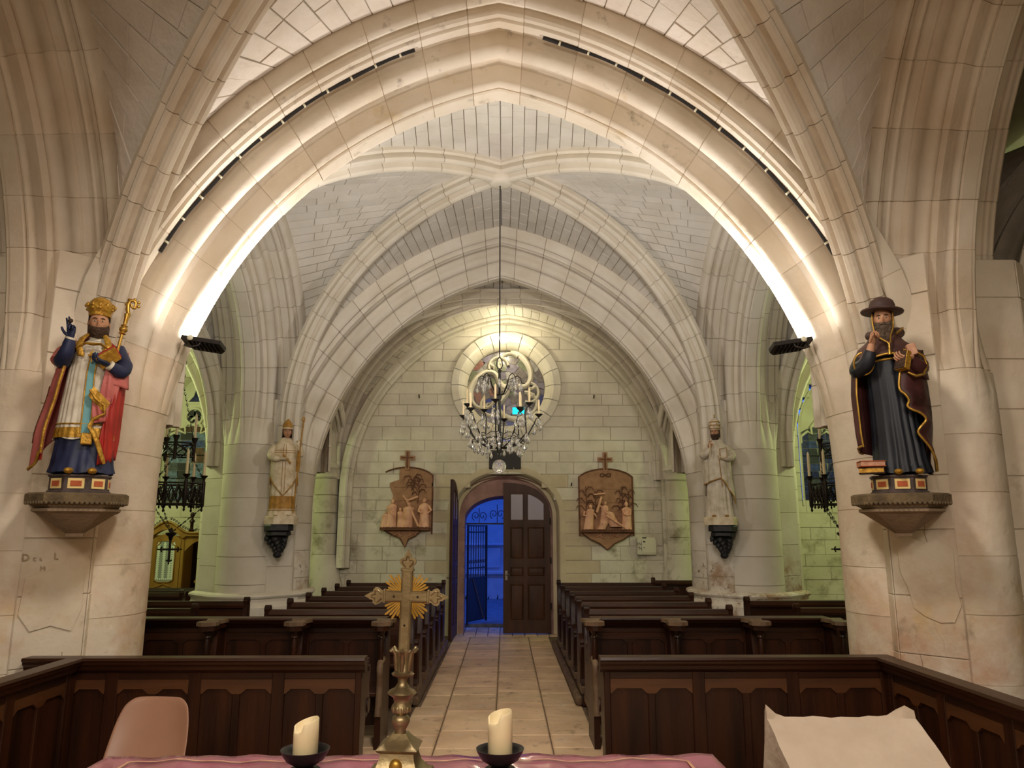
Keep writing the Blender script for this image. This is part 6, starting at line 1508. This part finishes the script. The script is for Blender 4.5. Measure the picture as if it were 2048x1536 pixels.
# two books at his feet, resting on the pedestal
for nm, lab, z, m, rz in (('book', 'gilt-edged brown book under the red book at the feet of the hatted statue', .134, M_gold, -10), ('book', 'pink-red book lying on another at the feet of the hatted statue', .180, M_panel_r, 6)):
    M = Matrix.Rotation(radians(-18), 4, 'Z')
    p = M @ Vector((-.19, -.145, z * 1.045)); b = root(nm, lab, 'book', (PRc[0] + p.x, PRc[1] + p.y, ZS + .002 + z * 1.045), radians(rz - 18), 'books at the statue foot')
    obj('cover', MB().cbox(-.085, .085, -.06, .06, 0, .006, .002).cbox(-.085, .085, -.06, .06, .036, .042, .002).cbox(-.085, .085, .052, .06, 0, .042, .003), m if m != M_gold else M_hair, b, 0)
    obj('pages', MB().cbox(-.08, .08, -.055, .053, .005, .037, .002), M_gold if m == M_gold else M_stripe, b, 0)

# ---- small white statues on black foliate brackets
def bracket(label, loc, rz):
    t = root('bracket', label, 'bracket', loc, rz)
    def ring(w, d, z, b=.3): return [(-w, b, z), (-w, -d * .4, z), (-w * .6, -d, z), (w * .6, -d, z), (w, -d * .4, z), (w, b, z)]
    obj('shelf', MB().grid([ring(w, d, z) for w, d, z in ((.15, .13, -.16), (.17, .15, -.15), (.17, .15, -.11), (.15, .13, -.10), (.20, .18, -.085), (.20, .18, -.02), (.19, .17, 0))], True, True, True), M_leaf, t, 25)
    rnd = random.Random(5)
    for k in range(14):
        q = k / 13; a = -1.3 + 2.6 * ((k * 5) % 14) / 13; R = .14 * (1 - q) + .03; z = -.19 - .20 * q
        x, y = R * sin(a), .08 - R * .9 * cos(a)
        obj('carved_leaf', MB().tube([(x * .5, y + .06, z + .05), (x * .9, y + .01, z + .03), (x, y - .02, z - .01), (x * 1.1, y - .015, z - .045)], [.02, .045, .042, .016], 8, flat=.6), M_leaf, t, 60)
    obj('pendant', MB().ball((0, .08, -.43), (.06, .06, .05), 12, 8), M_leaf, t, 60); obj('core', MB().lathe([(.0, -.42), (.06, -.40), (.10, -.30), (.14, -.2), (.15, -.15)], 12, (0, .12, 0)), M_leaf, t, 40)
def small_plinth(t): obj('plinth', MB().grid([[(-w, .14, z), (-w, -.06, z), (-w * .45, -.17, z), (w * .75, -.17, z), (w, -.04, z), (w, .14, z)] for w, z in ((.235, 0), (.235, .10), (.215, .115))], True, True, True), M_ivory, t, 25)
ZL, ZR = 2.045, 2.035
pl, pr_ = (-3.155, 11.06), (3.215, 11.06)
bracket('black foliate wall bracket under the small white bishop statue', (pl[0] - .03, pl[1], ZL - .02), radians(18)); bracket('black foliate wall bracket under the small white statue with the tiara', (pr_[0] + .03, pr_[1], ZR - .02), radians(-18))
t = root('bishop_statue', 'small ivory statue of a bishop with crozier on the left nave pier', 'statue', (pl[0], pl[1], ZL - .018), radians(14))
small_plinth(t); b0 = .112
D = Drape([(b0, .185, .14, 0, 0), (.25, .165, .125, 0, 0), (.6, .165, .125, 0, 0), (.95, .17, .125, 0, 0), (1.10, .16, .115, 0, 0), (1.2, .10, .08, 0, 0), (1.25, .05, .05, 0, .01)], .24, 12, 41, .3)
obj('robe', D.grid(0, 2 * pi, b0, 1.25, 80, 30), M_ivory, t, 70)
obj('gold_hem', D.grid(-1.6, 1.5, .22, .40, 40, 5, off=.004, edge=lambda a: .22), M_ochre, t, 70); obj('hem_line', MB().tube(D.line([(-1.6 + 3.1 * k / 30, .20) for k in range(31)]), .006, 6), M_ochre, t, 70)
D2 = Drape([(.40, .19, .14, 0, 0), (.7, .195, .145, -.0, 0), (1.0, .19, .135, 0, 0), (1.12, .165, .12, 0, 0), (1.2, .105, .085, 0, .005), (1.26, .06, .055, 0, .01)], .20, 10, 44, .3)
che = lambda a: .40 + .30 * min(1, abs(a) / 1.3) if abs(a) < 1.3 else .45 + .2 * abs(sin(a * 2))
shell(obj('chasuble', D2.grid(0, 2 * pi - 1e-3, .4, 1.26, 80, 24, edge=lambda a: che((a + pi) % (2 * pi) - pi)), M_ivory, t, 70), .008)
for a in (-.10, .10): obj('orphrey_line', MB().tube([D2.P(a, z, .003) for z in [.45 + .7 * k / 16 for k in range(17)]], .004, 5), M_ochre, t, 70)
for z in (1.06, 1.03): obj('orphrey_line', MB().tube(D2.line([(-1.4 + 2.8 * k / 30, z) for k in range(31)], .003), .004, 5), M_ochre, t, 70)
obj('trim', MB().tube([D2.P(a, che(a), .003) for a in [-1.3 + 2.6 * k / 30 for k in range(31)]], .007, 6), M_ochre, t, 70)
hd, HM = make_head(t, (.015, -.03, 1.335), radians(6), eyes=True, sc=.98)
obj('hair', Drape([(-.09, .072, .064, 0, .018), (0, .072, .072, 0, .012), (.05, .069, .073, 0, .006)], .08, 14, 2, 1).grid(1.1, 2 * pi - 1.1, -.085, .05, 40, 6).xf(HM), M_hair, hd, 70)
mt = obj('mitre', MB().grid([[(w * .070 * sin(2 * pi * k / 28), -w * .078 * cos(2 * pi * k / 28), z + (pk * max(0, abs(cos(2 * pi * k / 28)) - .2))) for k in range(28)] for w, z, pk in ((1, .04, 0), (1.03, .05, 0), (1.05, .085, .0), (.98, .12, .02), (.72, .145, .035), (.30, .16, .05), (.02, .165, .05))], True), M_ochre, hd, 50)
obj('mitre_band', MB().lathe([(.071, .042), (.076, .046), (.076, .062), (.072, .066)], 24, sy=1.12).xf(HM), M_ivory, hd, 40); mt.data.transform(HM)
sleeve(t, [(-.15, 0, 1.12), (-.205, -.07, .98), (-.13, -.165, .93), (-.06, -.185, .93)], [.05, .055, .046, .03], M_ivory, 'right_sleeve', seed=3)
make_hand(t, (-.07, -.185, .93), (1, -.1, -.1), (0, .5, 1), M_ivory, 'hand', curl=.25, sc=.95, side=-1)
obj('scroll', MB().tube([(-.02, -.19, 1.0), (.09, -.20, .86)], .014, 8), M_ochre, t, 60)
sleeve(t, [(.15, 0, 1.12), (.225, -.06, 1.0), (.215, -.12, 1.06), (.20, -.15, 1.12)], [.05, .055, .046, .03], M_ivory, 'left_sleeve', seed=7)
make_hand(t, (.20, -.15, 1.11), (0.02, -.1, 1), (-.6, 1, 0), M_ivory, 'hand', curl=.9, sc=.95, side=1)
obj('crozier_staff', MB().tube([(.16, -.15, .16), (.215, -.17, 1.14), (.235, -.16, 1.42)], .010, 8), M_ochre, t, 60)
obj('crozier_crook', MB().tube([(.235, -.16, 1.40), (.238, -.16, 1.46), (.252, -.16, 1.51), (.245, -.16, 1.55), (.225, -.16, 1.545), (.215, -.16, 1.515), (.23, -.16, 1.49), (.238, -.16, 1.505)], .010, 8), M_ochre, t, 60)
obj('veil', MB().tube([(.20, -.155, 1.06), (.195, -.15, .9), (.19, -.15, .75)], [.022, .03, .024], 8, flat=.5), M_ochre, t, 70)
for s in (-1, 1): obj('foot', MB().ball((s * .09 + .01, -.13, b0 + .018), (.03, .05, .018), 10, 6), M_ivory, t, 70)
t = root('pope_statue', 'small ivory statue of a bearded man in a tiered tiara on the right nave pier', 'statue', (pr_[0], pr_[1], ZR - .018), radians(-14))
small_plinth(t)
D = Drape([(b0, .18, .14, 0, 0), (.3, .165, .125, 0, 0), (.7, .155, .12, 0, 0), (1.0, .16, .115, 0, 0), (1.12, .15, .11, 0, 0), (1.2, .10, .08, 0, 0), (1.26, .05, .05, 0, .01)], .28, 13, 51, .3)
obj('robe', D.grid(0, 2 * pi, b0, 1.26, 84, 30), M_white, t, 70)
D2 = Drape([(.35, .21, .15, .01, .0), (.7, .19, .145, .005, 0), (1.0, .185, .135, 0, 0), (1.12, .165, .12, 0, 0), (1.2, .105, .085, 0, .005), (1.27, .06, .055, 0, .01)], .22, 9, 54, .3)
def pe(a):
    a = (a + pi) % (2 * pi) - pi
    return .66 - .12 * (a + 1.2) / 1.2 * 0 + (.06 * a if a < .2 else -.30 * (a - .2)) if -1.4 < a < 1.4 else .42
shell(obj('mantle', D2.grid(-pi, pi - 1e-3, .4, 1.27, 84, 24, edge=pe), M_white, t, 70), .008)
obj('trim', MB().tube([D2.P(a, pe(a), .003) for a in [-1.38 + 2.76 * k / 40 for k in range(41)]], .008, 6), M_ochre, t, 70)
obj('trim', MB().tube([D2.P(.10 + .25 * (1.0 - z), z, .004) for z in [.55 + .45 * k / 14 for k in range(15)]], .006, 6), M_ochre, t, 70)
hd, HM = make_head(t, (-.012, -.03, 1.345), radians(-14), sc=.98)
rows = []
for j in range(9):
    v = j / 8; rows.append([(.062 * (1.08 - .36 * v * v + .03 * sin(i * 2.1 + j)) * sin(a), -.079 * (1.06 - .36 * v * v + .03 * sin(i * 1.7 + j)) * cos(a), -.03 - .085 * v + .04 * (abs(a) / 1.8) ** 3 * (1 - v)) for i, a in enumerate([-1.8 + 3.6 * k / 20 for k in range(21)])])
obj('beard', MB().grid(rows).xf(HM), M_hair, hd, 70)
obj('hair', Drape([(-.07, .07, .064, 0, .018), (0, .072, .072, 0, .012), (.05, .069, .073, 0, .006)], .08, 14, 2, 1).grid(1.1, 2 * pi - 1.1, -.065, .05, 40, 6).xf(HM), M_hair, hd, 70)
ti = obj('tiara', MB().lathe([(.0, .04), (.070, .04), (.076, .06), (.077, .11), (.074, .15), (.066, .185), (.048, .21), (.022, .225), (0, .228)], 24, sy=1.05).xf(HM), M_white, hd, 50)
for z, R in ((.05, .076), (.10, .080), (.15, .077)):
    b = obj('tiara_crown', MB().lathe([(R - .004, z), (R + .004, z + .003), (R + .004, z + .015), (R - .004, z + .018)], 24, sy=1.05).xf(HM), M_ochre, ti, 40)
obj('tiara_finial', MB().ball((0, 0, .238), .012, 10, 8).cbox(-.004, .004, -.004, .004, .24, .285, .001).cbox(-.014, .014, -.004, .004, .264, .270, .001).xf(HM), M_ochre, ti, 50)
for k in range(10): a = 2 * pi * k / 10; obj('tiara_stud', MB().ball((.079 * sin(a), -.083 * cos(a), .085 + .045 * (k % 2)), .008, 8, 6).xf(HM), M_ochre, ti, 60)
sleeve(t, [(-.14, 0, 1.13), (-.20, -.07, 1.0), (-.15, -.155, 1.03), (-.10, -.18, 1.10)], [.055, .065, .05, .028], M_white, 'right_sleeve', seed=3)
make_hand(t, (-.105, -.178, 1.09), (.2, -.1, 1), (.6, -.8, 0), M_skin, 'raised_hand', curl=(.2, .3, 1.0, 1.0), sc=.92, side=-1)
obj('key', MB().tube([(-.10, -.20, 1.22), (-.10, -.205, 1.02), (-.11, -.20, .95)], .010, 7), M_ivory, t, 60)
sleeve(t, [(.14, 0, 1.13), (.215, -.06, 1.0), (.18, -.14, .945), (.10, -.185, .95)], [.05, .056, .046, .03], M_white, 'left_sleeve', seed=8)
make_hand(t, (.12, -.185, .945), (-1, -.1, .1), (0, .6, 1), M_ivory, 'hand', curl=.4, sc=.95, side=1)
obj('book', MB().cbox(-.05, .05, -.018, .018, -.075, .075, .004).xf(Matrix.Translation((.09, -.185, 1.02)) @ Matrix.Rotation(radians(-8), 4, 'Y')), M_white, t, 0)
for p in ((-.05, -.05), (.05, -.05)): pass
obj('book_edge', MB().tube([(.04, -.205, .95), (.035, -.205, 1.09), (.13, -.205, 1.10), (.135, -.205, .96), (.04, -.205, .95)], .006, 6), M_ochre, t, 60)
for s in (-1, 1): obj('foot', MB().ball((s * .09, -.13, b0 + .018), (.03, .05, .018), 10, 6), M_ochre, t, 70)

# ================================================================ carved stations on the west wall
def figure(t, x, z0, h, lean=0, face=0, bow=0, arms=(), m=None, hat=False, wd=1.0):
    m = m or M_terra_hi; mb = MB()
    w = .17 * h * wd
    D = Drape([(0, w * 1.15, w * .8, 0, 0), (h * .35, w, w * .7, lean * .35, -bow * .2), (h * .6, w * .95, w * .65, lean * .6, -bow * .5), (h * .78, w * 1.0, w * .6, lean * .8, -bow * .8), (h * .85, w * .4, w * .4, lean * .9, -bow * .95)], .16, 8, int(x * 100) + 9, .5)
    f = obj('carved_figure', D.grid(0, 2 * pi, 0, h * .85, 32, 14).xf(Matrix.Translation((x, -.09, z0))), m, t, 70)
    hx, hy, hz = x + lean, -.09 - bow, z0 + h * .92
    obj('head', head_mesh((.062, .075, .092), .02).xf(Matrix.Translation((hx, hy, hz)) @ Matrix.Rotation(face, 4, 'Z') @ Matrix.Scale(h * .95, 4)), m, f, 70)
    obj('hair', MB().ball((hx - .01 * sin(face), hy + .02 * h, hz + .02 * h), (.072 * h, .075 * h, .085 * h), 12, 8), m, f, 70)
    if hat: obj('helmet', MB().lathe([(.085 * h, .02 * h), (.075 * h, .06 * h), (.05 * h, .11 * h), (.012 * h, .14 * h), (0, .26 * h)], 12, (hx, hy, hz)), m, f, 60)
    for pts in arms: obj('arm', MB().tube([(x + p[0] * h, -.09 + p[1] * h, z0 + p[2] * h) for p in pts], [.055 * h, .045 * h, .03 * h][:len(pts)] + [.024 * h] * max(0, len(pts) - 3), 9), m, f, 70)
    for s in (-1, 1): obj('foot', MB().ball((x + s * .08 * h, -.09 - .14 * h * wd, z0 + .02 * h), (.035 * h, .07 * h, .03 * h), 8, 6), m, f, 70)
def station(label, cx, top, bottom_tip, hw, zs, broken):
    t = root('carved_station', label, 'relief', (cx, YW - .012, 0))
    zsh = zs + .02; zt = top - .13                  # shelf height, springing of the curved head
    arc_ = [(hw * .93 - 2 * hw * .93 * k / 20, zt + (top - zt) * (1 - (1 - 2 * k / 20) ** 2) ** .8) for k in range(21)]
    if not broken: brd = [(-hw, zs - .10), (hw, zs - .10), (hw, zt - .02), (hw * .93, zt)] + arc_[1:-1] + [(-hw * .93, zt), (-hw, zt - .02)]
    else: brd = [(-hw * .75, zs - .04), (hw, zs - .04), (hw, zt - .02), (hw * .93, zt)] + arc_[1:14] + [(-.15, top - .10), (-.15, top - .24), (-hw * .66, top - .30), (-hw * .66, top - .36), (-hw * .52, top - .55)]
    obj('back_board', MB().prism(brd, xz(-.035), 0, .035), M_terra_dk, t, 0)
    obj('frame_edge', MB().tube([(x, -.038, z) for x, z in ([(hw, zs - .10), (hw, zt - .02), (hw * .93, zt)] + arc_[1:-1] + ([(-hw * .93, zt), (-hw, zt - .02), (-hw, zs - .10)] if not broken else []))], .016, 7), M_terra_ed, t, 60)
    for k in range(1, 4): obj('board_joint', MB().cbox(-hw * (.98 if not broken else .5), hw * .98, -.0375, -.034, zs + (zt - zs) * k / 4, zs + (zt - zs) * k / 4 + .006, .001), M_terra_ed, t, 0)
    c = obj('cross', MB().cbox(-.045, .045, -.06, -.005, top - .06, top + .33, .008).cbox(-.145, .145, -.058, -.006, top + .14, top + .225, .008), M_terra_dk, t, 0)
    obj('cross_inlay', MB().cbox(-.018, .018, -.066, -.058, top - .02, top + .30, .003).cbox(-.12, .12, -.064, -.056, top + .168, top + .198, .003), M_terra_ed, c, 0)
    obj('shelf', MB().cbox(-hw * .95, hw * .95, -.20, -.0, zs - .035, zs + .012, .008), M_terra_ed, t, 0)
    dn = MB()
    for k in range(18): dn.ball((-hw * .9 + 2 * hw * .9 * k / 17, -.20, zs + .012), (.018, .016, .016), 8, 5)
    obj('shelf_beading', dn, M_terra_ed, t, 60)
    tip = [(-hw * .95, zs - .035), (-hw * .62, zs - .16), (-hw * .28, zs - .24), (0, bottom_tip), (hw * .28, zs - .24), (hw * .62, zs - .16), (hw * .95, zs - .035)]
    if broken: tip = [(-hw * .8, zs - .035), (-hw * .5, zs - .12), (-.10, zs - .18), (0, bottom_tip), (.06, zs - .2), (hw * .4, zs - .13), (hw * .6, zs - .035)]
    p = obj('pendant_bracket', MB().prism(tip, xz(-.08), 0, .08), M_terra_dk, t, 0); obj('bracket_edge', MB().tube([(x, -.08, z) for x, z in tip], .014, 6), M_terra_ed, p, 60)
    for s in (-1, 1): obj('bracket_scroll', MB().tube([(s * (.05 + .13 * q + .05 * sin(q * 9)), -.085, zs - .09 - .05 * cos(q * 7) + .02 * q) for q in [k / 10 for k in range(11)]], [.012 + .01 * sin(k) ** 2 for k in range(11)], 7), M_terra, p, 60)
    return t, zsh
def plant(t, x, z, h, seed, n=6):
    rnd = random.Random(seed)
    pl_ = obj('carved_plant', MB().tube([(x, -.042, z), (x + .02, -.045, z + h * .5), (x + .01, -.045, z + h)], .007, 6), M_terra_ed, t, 60)
    for k in range(n):
        zz_ = z + h * (.25 + .7 * k / n); s = 1 if k % 2 else -1; L = rnd.uniform(.10, .2)
        obj('carved_leaf', MB().tube([(x, -.044, zz_), (x + s * L * .4, -.05, zz_ + .10), (x + s * L * .8, -.05, zz_ + .09), (x + s * L, -.046, zz_ + .02)], [.006, .012, .010, .003], 6), M_terra_ed, pl_, 60)
t, z = station('weathered brown relief with broken left side, figure carrying a cross among others, left of door', -1.82, 3.15, 1.63, .50, 1.98, True)
figure(t, -.28, z, .52, .03, .3, .02, [[(-.14, 0, .72), (.0, -.14, .58), (.12, -.16, .42)]]); figure(t, -.40, z, .30, .03, .5, .03, [[(0, -.05, .6), (.25, -.15, .5)]], wd=1.4)
figure(t, .02, z, .46, .05, -.3, .08, [[(.05, -.05, .72), (.22, -.14, .74), (.3, -.12, .8)]], wd=1.3); figure(t, -.09, z, .36, -.01, .6, .02, [[(.1, -.05, .7), (.3, -.1, .62)]])
figure(t, .36, z, .54, -.01, -.4, .0, [[(-.14, 0, .75), (-.2, -.12, .56), (-.08, -.16, .5)], [(.13, 0, .75), (.24, -.06, .6), (.12, -.12, .48)]], hat=False)
obj('carved_cross', MB().tube([(.26, -.20, z + .02), (.02, -.17, z + .52)], .022, 8).tube([(-.05, -.18, z + .60), (.03, -.18, z + .50), (.24, -.17, z + .58)], .02, 8), M_terra_hi, t, 60)
plant(t, .22, z + .45, .5, 3, 7); plant(t, .12, z + .62, .34, 4, 8)
t, z = station('intact brown relief of figures raising a fallen cross, right of door', 2.035, 3.12, 1.58, .52, 1.94, False)
figure(t, -.36, z, .46, .05, .5, .08, [[(.1, -.05, .75), (.28, -.12, .62), (.34, -.12, .5)], [(-.13, 0, .74), (-.18, -.1, .58), (.05, -.15, .52)]]); figure(t, -.06, z + .1, .42, .03, -.2, .04, [[(-.1, -.05, .78), (-.24, -.12, .86)]])
figure(t, -.12, z, .27, .16, 1.2, .06, [[(.1, -.1, .7), (.35, -.15, .4)]], wd=1.7); figure(t, .16, z + .05, .34, -.16, -.9, .06, [[(-.1, -.05, .7), (-.3, -.14, .5)]], wd=1.6); figure(t, .38, z, .50, 0, -.2, 0, [[(-.14, 0, .75), (-.1, -.17, .56), (.1, -.18, .54)], [(.14, 0, .75), (.12, -.15, .56), (-.05, -.18, .52)]], hat=True)
obj('carved_cross', MB().tube([(-.20, -.18, z + .32), (-.10, -.15, z + .62)], .024, 8).tube([(-.02, -.19, z + .26), (.32, -.19, z + .04)], .022, 8).tube([(-.24, -.15, z + .66), (-.03, -.15, z + .68)], .016, 8), M_terra_hi, t, 60)
obj('carved_knot', MB().tube([(.10 * cos(a * .5), -.045, 3.0 + .035 * sin(a * 1.0)) for a in range(14)], .012, 6), M_terra_ed, t, 60)
for k, x in enumerate((-.40, -.22, .30, .42)): plant(t, x, z + .2, .62 - .08 * (k % 2), 20 + k, 6)
